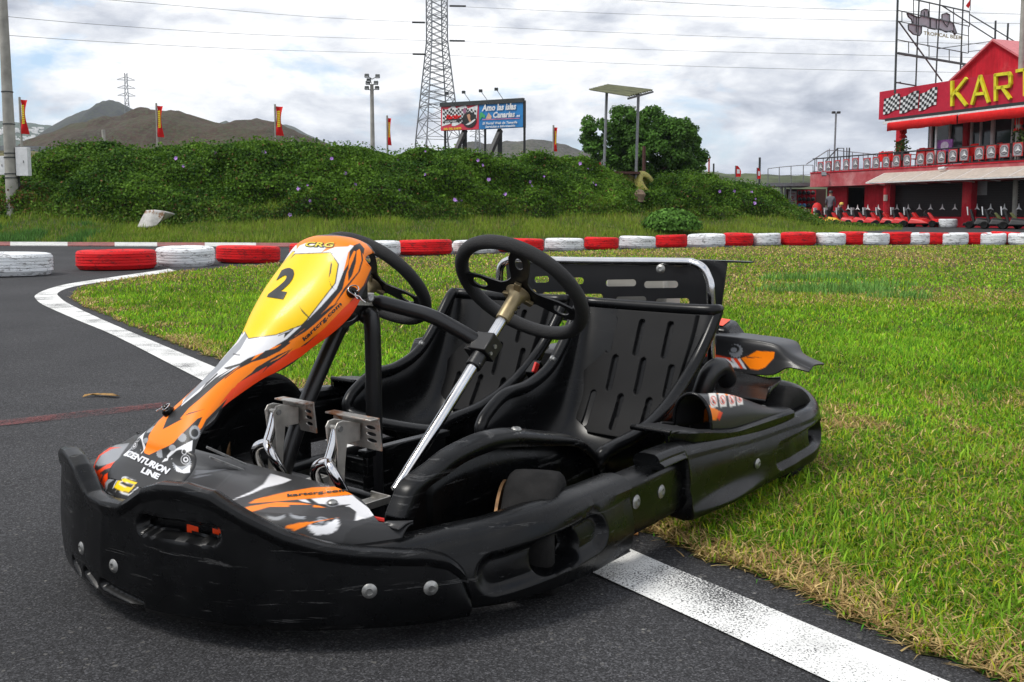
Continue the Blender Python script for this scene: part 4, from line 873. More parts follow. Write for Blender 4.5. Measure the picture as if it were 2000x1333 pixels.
# ---- steering
AX = Vector((0, .727, .686)); UPV = Vector((0, -.686, .727))
def plate2d(loops, thick):                # filled outline with holes -> verts (x, y, z) and faces
    cu = bpy.data.curves.new('p', 'CURVE'); cu.dimensions = '2D'; cu.fill_mode = 'BOTH'; cu.extrude = thick/2
    for lp in loops:
        sp = cu.splines.new('POLY'); sp.points.add(len(lp)-1); sp.use_cyclic_u = True
        for p, q in zip(sp.points, lp): p.co = (q[0], q[1], 0, 1)
    o = bpy.data.objects.new('p', cu); COL.objects.link(o); bpy.context.view_layer.update()
    me = bpy.data.meshes.new_from_object(o.evaluated_get(bpy.context.evaluated_depsgraph_get()))
    V = [tuple(v.co) for v in me.vertices]; Fs = [tuple(p.vertices) for p in me.polygons]; bpy.data.objects.remove(o); bpy.data.curves.remove(cu); bpy.data.meshes.remove(me); return V, Fs
def steering(u):
    C = Vector((u, .33, .565)); X = Vector((1, 0, 0))
    loc = lambda x, y, z=0: tuple(C+X*x+UPV*y+AX*z)
    ring = []
    for k in range(64):
        a = 2*math.pi*k/64; r = .158; fl = 1-.06*max(0, math.cos(a-R(-118)))**4
        ring.append(loc(r*fl*math.cos(a), r*fl*math.sin(a), .006))
    col = MB(); col.cyl(loc(0, 0, -.06), loc(0, 0, -.56 if u > 0 else -.2), .0125, 24); hubc = part(col, 'steering_column', M['chrome'] if u > 0 else M['blackmetal'], smooth=50)
    sw = MB(); sw.tube(ring, .0165, 16, closed=True); rim = part(sw, 'steering_wheel', M['grip'], smooth=60)
    out = []
    arms = [R(62), R(165), R(-30)]; n = 72
    for k in range(n):
        a = 2*math.pi*k/n-math.pi; w = max(math.exp(-((((a-m+math.pi) % (2*math.pi))-math.pi)/R(17))**4) for m in arms)
        g = max(math.exp(-((((a-m+math.pi) % (2*math.pi))-math.pi)/R(30))**2) for m in arms); r = .040+.018*g+w*(.150-.058); out.append((r*math.cos(a), r*math.sin(a)))
    holes = []
    for m in arms:
        c, s = math.cos(m), math.sin(m); hp = []
        for k in range(16):
            a = 2*math.pi*k/16; x = .108+.020*math.cos(a); y = .012*math.sin(a)*(1.3 if m > R(100) or m < 0 else .9); hp.append((x*c-y*s, x*s+y*c))
        holes.append(hp)
    V, Fs = plate2d([out]+holes, .004); pm = MB(); pm.add([loc(x, y, z) for x, y, z in V], Fs); part(pm, 'spoke_plate', M['blackmetal'], rim, smooth=30)
    hb = MB(); hb.lathe([(0, -.004), (.030, -.004), (.032, -.008), (.024, -.014), (.018, -.024), (.0175, -.05), (.0165, -.088), (.0135, -.09), (0, -.09)], C, AX, 24)
    for k in range(3): 
        a = R(62)+k*2.094; hb.beam(loc(.018*math.cos(a), .018*math.sin(a), -.012), loc(.042*math.cos(a), .042*math.sin(a), -.008), .016, .009, AX)
    part(hb, 'hub', M['cast'], rim, smooth=35, bevel=.001)
    bb = MB()
    for z in (-.042, -.058): bb.cyl(loc(.014, -.006, z), loc(.0195, -.0085, z), .004, 10)
    part(bb, 'hub_screw', M['ink'], rim, smooth=40)
    return C
steering(.25); steering(-.25)
# clamp with universal bracket on the near column
def onax(u, d): C = Vector((u, .33, .565)); return C+AX*d
mb = MB(); c = onax(.25, -.175); Mx = Matrix((Vector((1, 0, 0)), UPV, AX)).transposed()
mb.box(c+AX*.005, (.05, .045, .05), M=Mx); mb.box(c+Vector((-.028, .0, .0)), (.02, .038, .044), M=Mx); mb.cyl(c+AX*-.055, c+AX*-.02, .018, 16); mb.tube([c+AX*-.045+Vector((.02, 0, 0)), c+AX*-.045-Vector((.02, 0, 0))], .006, 8)
part(mb, 'column_clamp', M['blackmetal'], bevel=.003, smooth=30)
mb = MB(); 
for dx in (.0265,): mb.cyl(c+Vector((dx-.004, 0, 0))+AX*.008, c+Vector((dx+.002, 0, 0))+AX*.008, .005, 10); mb.cyl(c+Vector((dx-.004, 0, 0))-AX*.012, c+Vector((dx+.002, 0, 0))-AX*.012, .004, 10)
part(mb, 'clamp_screw', M['zinc'], smooth=40)
mb = MB(); arm = [tuple(U(708, 584, u=.01)), tuple(U(740, 590, u=.04)), tuple(U(790, 603, u=.085)), tuple(U(840, 617, u=.135)), tuple(U(890, 642, u=.185)), tuple(U(940, 672, u=.235))]
mb.tube(cr(arm, 6), [.0125]*6+[.0165]*25, 14); part(mb, 'steering_support_arm', M['blackmetal'], smooth=50)
mb = MB(); mb.tube(cr([tuple(-x if i == 0 else x for i, x in enumerate(p)) for p in arm], 6), .0155, 12); part(mb, 'steering_support_arm', M['blackmetal'], smooth=50)
mb = MB()
mb.tube(cr([(-.055, -.15, .12), (-.05, -.075, .30), (-.045, .035, .487), (-.03, .055, .512), (.0, .06, .52)], 6), .0185, 16)
mb.tube(cr([(.048, .055, .05), (.048, .052, .24), (.048, .05, .49), (.03, .05, .515), (0, .055, .522)], 6), .0185, 16)
part(mb, 'support_frame', M['blackmetal'], smooth=60)
bl = [Z([p], 600, 460, .3)[0] for p in [(205, 495), (260, 478), (330, 440), (420, 430), (480, 490), (380, 510), (330, 555), (260, 600), (215, 600), (200, 560)]]
hl = [[Z([p], 600, 460, .3)[0] for p in ell(cx, cy, rx, ry, rot, 16)] for cx, cy, rx, ry, rot in ((283, 535, 46, 20, -.5), (362, 502, 28, 26, 0), (418, 490, 15, 16, 0), (455, 486, 9, 9, 0))]
def toW(x, y): q = U(x, y, u=.022); return q.y, q.z
loops = [[toW(*p) for p in lp] for lp in [bl]+hl]
V, Fs = plate2d(loops, .005); mb = MB(); mb.add([(.022+z, x, y) for x, y, z in V], Fs); part(mb, 'bracket_plate', M['blackmetal'], smooth=30)
mb = MB(); p0 = U(708, 583, u=.03); mb.beam(p0-Vector((0, .02, .0)), p0+Vector((0, .03, -.005)), .012, .03); part(mb, 'bracket_lug', M['steel'], bevel=.002)
mb = MB(); p1 = U(723, 583, u=.045); mb.lathe([(.009, -.004), (.009, .002), (.006, .004), (0, .004)], p1, (1, -.3, .2), 16); part(mb, 'bolt', M['zinc'], smooth=30)
# black rear frame behind the panel top
mb = MB(); mb.tube(cr([(-.07, -.02, .60), (-.04, .02, .58), (.02, .02, .57), (.07, .0, .585)], 6), .012, 10); mb.box((.05, -.01, .59), (.05, .05, .06)); part(mb, 'panel_mount', M['blackmetal'], smooth=40, bevel=.004)
# ---- pedals
def pedal(u0, u1, v, hT, fx):
    c = (u0+u1)/2; w = u1-u0; ax = u0+w*fx
    mb = MB(); n0 = len(mb.v)
    ho = [[(x*w/2, y) for x, y in lp] for lp in [[(-1, -.069), (1, -.069), (1, 0), (-1, 0)], ell(.62, -.022, .22, .0045), ell(.62, -.036, .22, .0045), ell(.62, -.050, .22, .0045), ell(-.62, -.024, .2, .004)]]
    V, Fs = plate2d(ho, .003); mb.add([(c+x, v+z-y*.12, hT+y) for x, y, z in V], Fs)
    mb.box((c, v-.010, hT-.001), (w, .026, .004)); pad = part(mb, 'pedal', M['rust'], bevel=.001, smooth=30)
    a = MB()      # cast link: two cheeks and an arm down
    for s in (-1, 1):
        pl = [(v-.003, hT-.015), (v-.004, hT-.052), (v-.040, hT-.052), (v-.046, hT-.095), (v-.05, hT-.165), (v-.066, hT-.165), (v-.066, hT-.06), (v-.072, hT-.015), (v-.064, hT-.004), (v-.05, hT-.002)]
        a.prism([(ax+s*.0125, y, z) for y, z in pl], (s*.003, 0, 0))
    a.box((ax, v-.008, hT-.034), (.024, .008, .034)); part(a, 'pedal_link', M['steel'], pad, bevel=.0012, smooth=30)
    p = MB(); p.cyl((ax-.018, v-.058, hT-.018), (ax+.018, v-.058, hT-.018), .006, 14); part(p, 'pivot_pin', M['zinc'], pad, smooth=40)
    t_ = MB(); t_.tube(cr([(ax, v-.056, hT-.022), (ax, v-.066, hT-.055), (ax, v-.080, hT-.088)], 5), .0105, 12)
    for s in (-1, 1): t_.tube(cr([(ax, v-.078, hT-.083), (ax+s*.02, v-.088, hT-.092), (ax+s*.034, v-.084, hT-.115), (ax+s*.038, v-.066, hT-.15), (ax+s*.036, v-.055, hT-.18)], 5), .0105, 12)
    part(t_, 'chrome_fork', M['chrome'], pad, smooth=60)
    b = MB(); b.box((ax-.005, v-.075, hT-.185), (.06, .05, .02)); b.box((ax+.03, v+.0, hT-.185), (.06, .075, .003)); b.box((ax+.06, v+.0, hT-.178), (.003, .075, .016)); b.box((ax+.03, v+.037, hT-.178), (.06, .003, .016)); part(b, 'heel_plate', M['steel'], pad, bevel=.002, smooth=30)
pedal(.086, .226, -.10, .331, .52); pedal(-.085, .021, -.10, .339, .42)
mb = MB(); mb.tube([(.12, -.16, .155), (.12, -.3, .13)], .004, 8); mb.tube([(-.05, -.16, .155), (-.05, -.32, .13)], .004, 8); part(mb, 'control_rod', M['steel'], smooth=50)
# ---- seats
def bez(tab, n): return np.array([np.array(q) for q in cr(tab, n)])
def seat(cu, kind):
    L_ = [(.395, .205), (.425, .232), (.50, .272), (.60, .284), (.69, .322), (.765, .392), (.835, .470), (.866, .492)]
    R_ = [(.395, .195), (.45, .205), (.54, .217), (.64, .245), (.74, .290), (.825, .352), (.885, .425), (.925, .490)]
    Cc = [(.40, .165), (.46, .115), (.56, .085), (.66, .090), (.735, .135), (.79, .235), (.845, .368), (.897, .487)]
    Wd = [.185, .19, .192, .19, .186, .188, .196, .203]
    rows = []; n = 10; L_, R_, Cc = bez(L_, n), bez(R_, n), bez(Cc, n); W = bez([(w,) for w in Wd], n)[:, 0]
    edgeL, edgeR = [], []
    for l, r, c, w in zip(L_, R_, Cc, W):
        row = []
        for t_ in np.linspace(-1, 1, 41):
            a = t_*math.pi/2; k = math.cos(a)**.42 if abs(t_) < 1 else 0; k = max(k, 0); m = (l*(1-t_)+r*(1+t_))/2; P = m*(1-k)+c*k
            row.append((cu+w*math.copysign(abs(math.sin(a))**.95, t_), P[0], P[1]))
        rows.append(row)
    mb = MB(); mb.grid(rows); sh = part(mb, 'seat', M['seat'], smooth=70, solid=.006)
    out = [r_[0] for r_ in rows][::-1]+rows[0][1:-1:2]+[r_[-1] for r_ in rows]+rows[-1][-2:0:-2]
    rm = MB(); rm.tube(out, .0165, 12, closed=True); part(rm, 'seat_rim', M['seat'], sh, smooth=70)
    # back pad with slots
    pr_ = [(.735, .140), (.79, .235), (.845, .368), (.889, .474)]; PB = bez(pr_, 60); nb = len(PB); na_ = 190; prow = []
    slots = [(-.085, .362, .440), (.005, .362, .440), (.095, .362, .440), (-.055, .262, .34), (.035, .262, .34), (.125, .262, .33), (-.10, .165, .24), (-.01, .165, .24), (.08, .165, .24)]
    for b, (v, h) in enumerate(PB):
        f = b/(nb-1); ww = (.118 if f < .04 else .118+.022*sst(f, 0, .15))*1.0; lft = -ww-.034*sst(f, .05, .3)*(1-sst(f, .38, .62)); lft += .052*sst(f, .45, .72); lft += .03*(1-sst(f, 0, .14)); rgt = ww+.03*sst(f, .0, .9)-.02*(1-sst(f, 0, .1))
        t0 = PB[min(b+1, nb-1)]-PB[max(b-1, 0)]; t0 /= np.hypot(*t0); nn = np.array([-t0[1], t0[0]]); row = []
        for j in range(na_+1):
            x = lft+(rgt-lft)*j/na_; e = min(j, na_-j)/na_*(rgt-lft); eb_ = min(b, nb-1-b)/nb*.4; o_ = .020*sst(min(e, eb_+.002), -.001, .007)-.004
            for sx, s0, s1 in slots:
                d = capsule(x, h, sx, s0, sx, s1, .0085); o_ -= .013*(1-sst(d, -.0015, .0015))
            row.append((cu+x, v+nn[0]*o_, h+nn[1]*o_))
        prow.append(row)
    pm = MB(); pm.grid(prow); part(pm, 'back_pad', M['pad'], sh, smooth=60)
    bb = MB(); q = Vector((cu-.185, .70, .345)); bb.lathe([(.010, 0), (.010, .004), (.006, .006), (.006, .012), (0, .013)], q, (1, -.1, 0), 14); part(bb, 'bolt', M['zinc'], sh, smooth=30)
seat(.255, 0); seat(-.25, 1)
# seat belt buckles between/beside the seats
def rot3(ax, a): return Matrix.Rotation(a, 3, ax)
mb = MB(); mb.box(U(823, 690, u=-.47), (.04, .075, .072), M=rot3('X', R(40)) @ rot3('Z', R(20))); bk = part(mb, 'belt_reel', M['plastic'], bevel=.008, smooth=40)
mb = MB(); q = U(826, 690, u=-.47)+Vector((.016, -.006, 0)); mb.box(q, (.006, .045, .016), M=rot3('X', R(40))); part(mb, 'belt_slot', mat('belt_webbing', (.05, .03, .025), .8), bk, bevel=.001)
mb = MB(); mb.box(U(1047, 728, u=0), (.03, .05, .05), M=rot3('X', R(-55))); bk = part(mb, 'belt_buckle', M['plastic'], bevel=.004)
mb = MB(); mb.box(U(1046, 719, u=.018), (.008, .018, .03), M=rot3('X', R(-30))); part(mb, 'buckle_button', M['red'], bk, bevel=.002)
# ---- roll bar and rear plate
mb = MB(); rbp = [(-.415, 1.06, .22), (-.413, 1.055, .44), (-.41, 1.05, .54), (-.40, 1.05, .575), (-.37, 1.05, .592), (-.33, 1.05, .596), (-.1, 1.05, .598), (.26, 1.05, .606), (.315, 1.05, .604), (.348, 1.05, .588), (.366, 1.05, .555), (.370, 1.05, .52), (.372, 1.055, .44), (.373, 1.06, .22)]
mb.tube(cr(rbp, 5), .0125, 16); part(mb, 'roll_hoop', M['chrome'], smooth=70)
mb = MB()
def PB2(px, py, v=1.10): q = U(px, py, v=v); return q.x, q.z
ol = [(-.425, .600), (.352, .612), (.395, .606), (.37, .40), (-.36, .40), (-.41, .47)]
sl_ = []
def slot(x0, x1, y, hh=.0105):
    a, b = PB2(x0, y), PB2(x1, y); r = hh; pts = []
    for k in range(9): t_ = math.pi/2+math.pi*k/8; pts.append((a[0]+r+r*math.cos(t_), a[1]+r*math.sin(t_)))
    for k in range(9): t_ = -math.pi/2+math.pi*k/8; pts.append((b[0]-r+r*math.cos(t_), b[1]+r*math.sin(t_)))
    sl_.append(pts)
for x0, x1, y in ((1044, 1073, 546), (1100, 1141, 549), (1183, 1243, 553), (1258, 1325, 556), (1059, 1107, 577), (1120, 1178, 581), (1203, 1263, 586), (1281, 1347, 590), (1030, 1048, 572)): slot(x0, x1, y)
V, Fs = plate2d([ol]+sl_, .004); mb.add([(x, 1.10+z, y) for x, y, z in V], Fs)
mb.prism([(.30, 1.098, .612), (.395, 1.098, .607), (.44, 1.15, .605), (.44, 1.15, .609), (.395, 1.098, .612)], (0, .03, 0)); part(mb, 'rear_plate', M['blackmetal'], smooth=30)
bolt(0, 0, .011, P=Vector((.215, 1.035, .585)), N=Vector((.2, -1, .1)))
mb = MB(); mb.box((.05, 1.21, .50), (.22, .10, .10)); part(mb, 'airbox', mat('grey_white_plastic', (.42, .41, .38), .5), bevel=.01, smooth=40)
# ---- engine mass behind the seats
mb = MB(); mb.box((.14, 1.16, .22), (.26, .16, .22)); mb.box((-.2, 1.18, .2), (.26, .18, .2)); mb.box((.42, .98, .17), (.08, .14, .12)); mb.tube(cr([(.40, .93, .22), (.42, .95, .30), (.43, 1.0, .32), (.43, 1.05, .27)], 5), .028, 14)
part(mb, 'engine', M['blackmetal'], bevel=.012, smooth=40)
mb = MB(); q = U(1398, 640, v=1.26); mb.box(q+Vector((-.03, .04, -.12)), (.05, .05, .2)); mb.hexa([q+Vector((-.09, -.03, -.04)), q+Vector((.07, -.03, -.04)), q+Vector((.07, .10, -.04)), q+Vector((-.09, .10, -.04))], [q+Vector((-.08, -.02, .012)), q+Vector((.045, -.02, .004)), q+Vector((.03, .08, .02)), q+Vector((-.08, .08, .026))]); rc_ = part(mb, 'rear_cover', M['plastic'], bevel=.012, smooth=50)
mb = MB(); mb.add([q+Vector((-.07, -.012, .0155)), q+Vector((.03, -.012, .0085)), q+Vector((.02, .06, .021)), q+Vector((-.07, .06, .026))], [(0, 1, 2, 3)]); part(mb, 'cover_print', MO, rc_)
# ---- rear wheel guard with printed face
def guard(s):
    top = [(1372, 654), (1440, 662), (1512, 674), (1545, 697), (1586, 717)]; vT = [1.17]*3+[1.17, 1.17]
    T0 = [U(*p, v=1.17) for p in top]
    rows = []
    for i, q in enumerate(T0):
        dz = [.098, .098, .085, .03, .012][i]
        back = q+Vector((0, .14 if i < 3 else .09, -.004)); ft = q+Vector((0, -.004, -.006)); md = q+Vector((0, -.012, -dz*.5)); bt_ = q+Vector((0, -.02, -dz)); rows.append([back, q+Vector((0, .02, .002)), ft, md, bt_])
    R1 = [[Vector(x) for x in r_] for r_ in rows]
    gu = np.array([[tuple(x) for x in r_] for r_ in R1]); A = np.array([cr([tuple(gu[i, j]) for i in range(5)], 55) for j in range(5)]); B = np.array([cr([tuple(A[j, k]) for j in range(5)], 16) for k in range(A.shape[1])])
    GL = [(ORD, [(1370, 674), (1378, 673), (1384, 680), (1376, 690), (1368, 690)]), (ORD, [(1370, 689), (1400, 694), (1440, 702), (1455, 712), (1430, 706), (1370, 694)]), (WHT, [(1385, 697), (1420, 701), (1445, 718), (1420, 718), (1408, 713), (1400, 702)]),
          (ORG, [(1448, 700), (1462, 696), (1478, 686), (1514, 688), (1512, 700), (1495, 718), (1482, 723), (1466, 721)]), (WHT, [(1427, 701), (1432, 700), (1446, 719), (1440, 719)]), (ORD, [(1434, 700), (1439, 700), (1452, 720), (1447, 720)]), (WHT, [(1441, 701), (1446, 700), (1459, 721), (1453, 720)]),
          (BLK, [(1458, 697), (1490, 699), (1460, 700)]), (GRY, gear(1438, 686, 14, 0, 14)), (BLK, ell(1434, 682, 11, 8)), (GRY, ell(1434, 684, 6, 5))]
    S = B.copy(); C = paint(S, BLK, GL)
    if s < 0: B[..., 0] *= -1
    n0, n1 = B.shape[:2]; ix = np.arange(n0*n1).reshape(n0, n1); F_ = np.stack([ix[:-1, :-1], ix[1:, :-1], ix[1:, 1:], ix[:-1, 1:]], -1).reshape(-1, 4)
    g = npmesh('wheel_guard', B.reshape(-1, 3), F_, M['paint'], kart, C, True, 'paint'); sm = g.modifiers.new('s', 'SOLIDIFY'); sm.thickness = .005; sm.offset = 0
    mb = MB(); tp = [U(*q, v=1.15) for q in ((1362, 706), (1440, 724), (1500, 738), (1524, 736))]; bt_ = [U(*q, v=1.01) for q in ((1362, 778), (1440, 779), (1494, 785), (1502, 756))]
    mb.grid([[(q[0]*s, q[1], q[2]) for q in cr([tuple(a), tuple(a.lerp(b, .55)+Vector((0, .035, 0))), tuple(b)], 6)] for a, b in zip(tp, bt_)]); part(mb, 'guard_skirt', M['plastic'], g, solid=.004, smooth=50)
guard(1); guard(-1)
# ---- side scoops over the rear pods
def scoop(s):
    nv, na_ = 300, 110; S = np.zeros((nv, na_, 3))
    for i in range(nv):
        f = i/(nv-1); v = .465+.595*f; cu = .53+.05*f; base = .252-.034*sst(f, 0, .5)-.004*f
        hgt = (.082 if s > 0 else .040)*(1-sst(f, .42, 1.0)*.95)*(1 if f > .19 else 0); 
        
        wd = .050*(1-.35*sst(f, .4, 1)); fl_i, fl_o = .502-.01*f, .600+.022*f-.030*(1-sst(f, 0, .12))
        for j in range(na_):
            t_ = j/(na_-1)
            if t_ < .15: u0_ = min(fl_i, cu-wd-.004)-.012*(f > .2); u = u0_+(cu-wd-u0_)*t_/.15; h = base
            elif t_ > .75: q = (t_-.75)/.25; u = cu+wd+.028*0+(fl_o-cu-wd)*q; h = base-.004*q
            else: q = (t_-.15)/.60; a = math.pi*(1-q); u = cu+wd*math.cos(a); h = base+hgt*math.sin(a)**.75
            S[i, j] = (u, v, h)
    ic = []
    for k, (x, y) in enumerate(((1391, 784), (1409, 783), (1427, 782), (1442, 779))):
        w_ = 7.5-k*.5; ic += [((.66, .64, .60), [(x-w_, y-14), (x+w_-1, y-15), (x+w_+2, y+12), (x-w_+3, y+14)]), ((.55, .06, .03), ell(x+1, y, w_*.8, 9)), ((.66, .64, .60), ell(x+1, y, w_*.62, 7)), ((.04, .035, .035), ell(x+1, y+2, w_*.33, 4)), ((.55, .06, .03), [(x-4, y-6), (x-2, y-7), (x+6, y+6), (x+4, y+7)])]
    SL = [(ORG, [(1373, 824), (1374, 800), (1382, 792), (1408, 806), (1402, 818), (1385, 823)]), (ORG, [(1398, 762), (1420, 764), (1445, 776), (1430, 776), (1400, 772)]), (ORD, [(1402, 806), (1410, 806), (1404, 820), (1398, 818)])]+ic
    C = paint(S, BLK, SL if s > 0 else [(ORD, [(0, 0), (3000, 0), (3000, 3000), (0, 3000)])][:0])
    if s < 0:
        C = C.reshape(nv, na_, 3); C[60:120, 50:74] = (.75, .16, .08); C = C.reshape(-1, 3)
    # leave the mouth of the scoop open
    keepF = []; ix = np.arange(nv*na_).reshape(nv, na_)
    for i in range(nv-1):
        for j in range(na_-1):
            if 52 < i < 84 and 16 < j < 83: continue
            keepF.append((ix[i, j], ix[i+1, j], ix[i+1, j+1], ix[i, j+1]))
    V = S.copy(); V[..., 0] *= s
    g = npmesh('scoop_cover', V.reshape(-1, 3), np.array(keepF), M['paint'], kart, C, True, 'paint'); sm = g.modifiers.new('s', 'SOLIDIFY'); sm.thickness = .005; sm.offset = 0
    mb = MB(); mb.tube([tuple(V[84, j]) for j in range(16, 84, 2)], .005, 8); mb.grid([[tuple(V[i, na_-1]+np.array(q)) for q in ((0, 0, .003), (s*.006, 0, 0), (s*.006, 0, -.020), (0, 0, -.024))] for i in range(0, nv, 6)]); mb.grid([[tuple(V[0, j]+np.array(q)) for q in ((0, 0, .003), (0, -.006, 0), (0, -.006, -.020), (0, 0, -.024))] for j in range(85, na_, 4)]); mb.tube([(s*.49, .465, .252)]+[tuple(V[0, j]) for j in range(0, na_, 8)]+[tuple(V[0, na_-1])], .007, 8); part(mb, 'scoop_edge', M['plastic'], g, smooth=60)
    for px, py in ((1320, 841), (1405, 826), (1490, 797)):
        q = U(px, py, h=.226); bolt(0, 0, .007, P=Vector((q.x*s, q.y, .2275 if px > 1350 else .232)), N=Vector((0, 0, 1)), par=g)
scoop(1); scoop(-1)
# ================================================================= club house on the right
def emat(n, c, r=.6, **k): M[n] = mat(n, c, r, spec=.25 if n.startswith('red') else None, **k); return M[n]
emat('redwall', (.46, .010, .022), .7, var=.25, vscale=1.2); emat('redsign', (.44, .012, .035), .5, var=.1); emat('redcloth', (.60, .012, .012), .8, var=.15); emat('darkslat', (.012, .009, .009), .7, var=.3)
emat('glass', (.03, .045, .05), .08, var=.3, vscale=1.5); emat('whiteframe', (.62, .62, .62), .5); emat('greymetal', (.22, .23, .24), .45, metal=.6); emat('darkmetal', (.05, .055, .055), .5, metal=.5)
emat('yellow', (.64, .58, .010), .45); emat('beige', (.42, .36, .31), .8); emat('shutter', (.03, .025, .025), .8); emat('concrete', (.30, .29, .26), .85, var=.25, vscale=3)
emat('black', (.012, .012, .013), .5); emat('whitep', (.66, .67, .68), .5); emat('roofpink', (.52, .16, .17), .6, var=.15); emat('brownwood', (.06, .02, .015), .8)
def weathered():
    m = bpy.data.materials.new('weathered_red_render'); t = NT(m); f = t.noise(.9, 7, .7); g = t.noise(3, 6, .7)
    c = t.ramp(f, [(.35, (.36, .035, .045)), (.5, (.42, .09, .10)), (.68, (.52, .23, .23))]); t.link(t.mix(.5, c, t.ramp(g, [(.3, .7), (.7, 1.2)]), 'MULTIPLY'), t.b.inputs['Base Color']); t.b.inputs['Roughness'].default_value = .85; return m
M['pinkband'] = weathered()
def faded():
    m = bpy.data.materials.new('faded_red_wall'); t = NT(m); f = t.noise(1.1, 8, .7); g = t.noise(2.2, 6, .75, stretch=(4, 4, .5))
    c = t.ramp(f, [(.35, (.36, .006, .016)), (.55, (.46, .012, .026)), (.72, (.50, .07, .075))]); t.link(t.mix(.55, c, t.ramp(g, [(.35, .55), (.6, 1.15)]), 'MULTIPLY'), t.b.inputs['Base Color']); t.b.inputs['Roughness'].default_value = .8; t.b.inputs['Specular IOR Level'].default_value = .25; return m
M['redwall'] = faded()
BO = Vector((14.97, 48.8, 0)); Br = Vector((.367, -.93, 0)).normalized(); Bn = Vector((.93, .367, 0)).normalized()
def BW(s, n, h): return BO+Br*s+Bn*n+Vector((0, 0, h))
def BP(px, py, n=0):                     # surveyed point on the plane n metres behind the front
    r = ray(px, py); t = (BO-Vector((0, 0, EYE))+Bn*n).dot(Bn)/r.dot(Bn); P = Vector((0, 0, EYE))+r*t; return (P-BO).dot(Br), P.z
bld = empty('karting_club_house', BO, 0, 'red two-storey building with a long balcony and large yellow letters KART', 'building')
bld.rotation_euler = (0, 0, 0)
def bpart(mb, name, m, par=None, **k):   # geometry given in world coordinates
    mb.v = [tuple(Vector(p)-BO) for p in mb.v]; o = mb.build(name, m, par or bld, **k); return o
def slab(s0, s1, n0, n1, h0, h1, mb=None):
    mb = mb or MB(); b = [BW(s0, n0, h0), BW(s1, n0, h0), BW(s1, n1, h0), BW(s0, n1, h0)]; t = [p+Vector((0, 0, h1-h0)) for p in b]; return mb.hexa(b, t)
SE = 24.                                  # the building runs on past the frame
hp = BP(1871, 424)[1]; hs0 = BP(1583, 366)[1]; hs1 = BP(1583, 340)[1]; hr1 = BP(1594, 315)[1]
sC = lambda px, n=0: BP(px, 400, n)[0]
w = MB(); slab(sC(1655), SE, 0, .2, 0, hp, w); bpart(w, 'parapet_wall', M['redwall'])
w = MB(); slab(0, SE, -.15, 8, hs0, hs1, w); bpart(w, 'floor_band', M['pinkband'])
w = MB(); slab(0, SE, -.18, 0, hs1+.002, hs1+.06, w); bpart(w, 'band_coping', M['redwall'])
for a, b in ((1726, 1739), (1880, 1898), (2040, 2062)):
    w = MB(); slab(sC(a), sC(b), -.04, .26, 0, hs0-.002, w); bpart(w, 'pillar', M['redwall'])
w = MB(); slab(0, SE, 3.0, 3.2, 0, hs0-.01, w); bpart(w, 'back_wall', M['shutter'])
w = MB(); slab(0, .2, .9, 3.0, 0, hs0-.01, w); bpart(w, 'back_wall', M['shutter'])
for a, b in ((1616, 1653), (1688, 1726)):
    w = MB(); slab(sC(a, .6), sC(b, .6), .6, .7, .2, hs0-.01, w); bpart(w, 'inner_wall', M['redwall'])
for a, b in ((1741, 1879), (1899, 2039), (2064, 2200)):
    w = MB(); s0, s1 = sC(a, .3), sC(b, .3); n = 14
    for k in range(n): h0 = hp+.02+(hs0-hp-.05)*k/n; slab(s0, s1, .30, .32, h0, h0+(hs0-hp-.05)/n*.8, w)
    bpart(w, 'slat_screen', M['darkslat'])
def star(px, py, r, n, name, par=None, mt='whitep', ringm=None):
    s, h = BP(px, py, n); w = MB()
    for k in range(3):
        a = math.pi/2+k*2.094; c, d = math.cos(a), math.sin(a); q = [(s+r*c, h+r*d), (s+.22*r*math.cos(a+1.047), h+.22*r*math.sin(a+1.047)), (s, h), (s+.22*r*math.cos(a-1.047), h+.22*r*math.sin(a-1.047))]
        w.prism([BW(x, n, y) for x, y in q], -Bn*.03)
    return bpart(w, name, M[mt], par)
w = MB(); slab(sC(1612, .25), sC(1725, .25), .26, .29, .35, hp+.25, w); bpart(w, 'dark_barrier', M['black'])
for x in (1620, 1638, 1657, 1675.5, 1695.5, 1716): star(x, 407, .17, .22, 'star_emblem')
for x in (1752.5, 1774.5, 1796, 1818, 1841, 1865.5, 1909, 1935.3, 1962.5, 1990.5): star(x, 406.5, .17, .20, 'star_emblem')
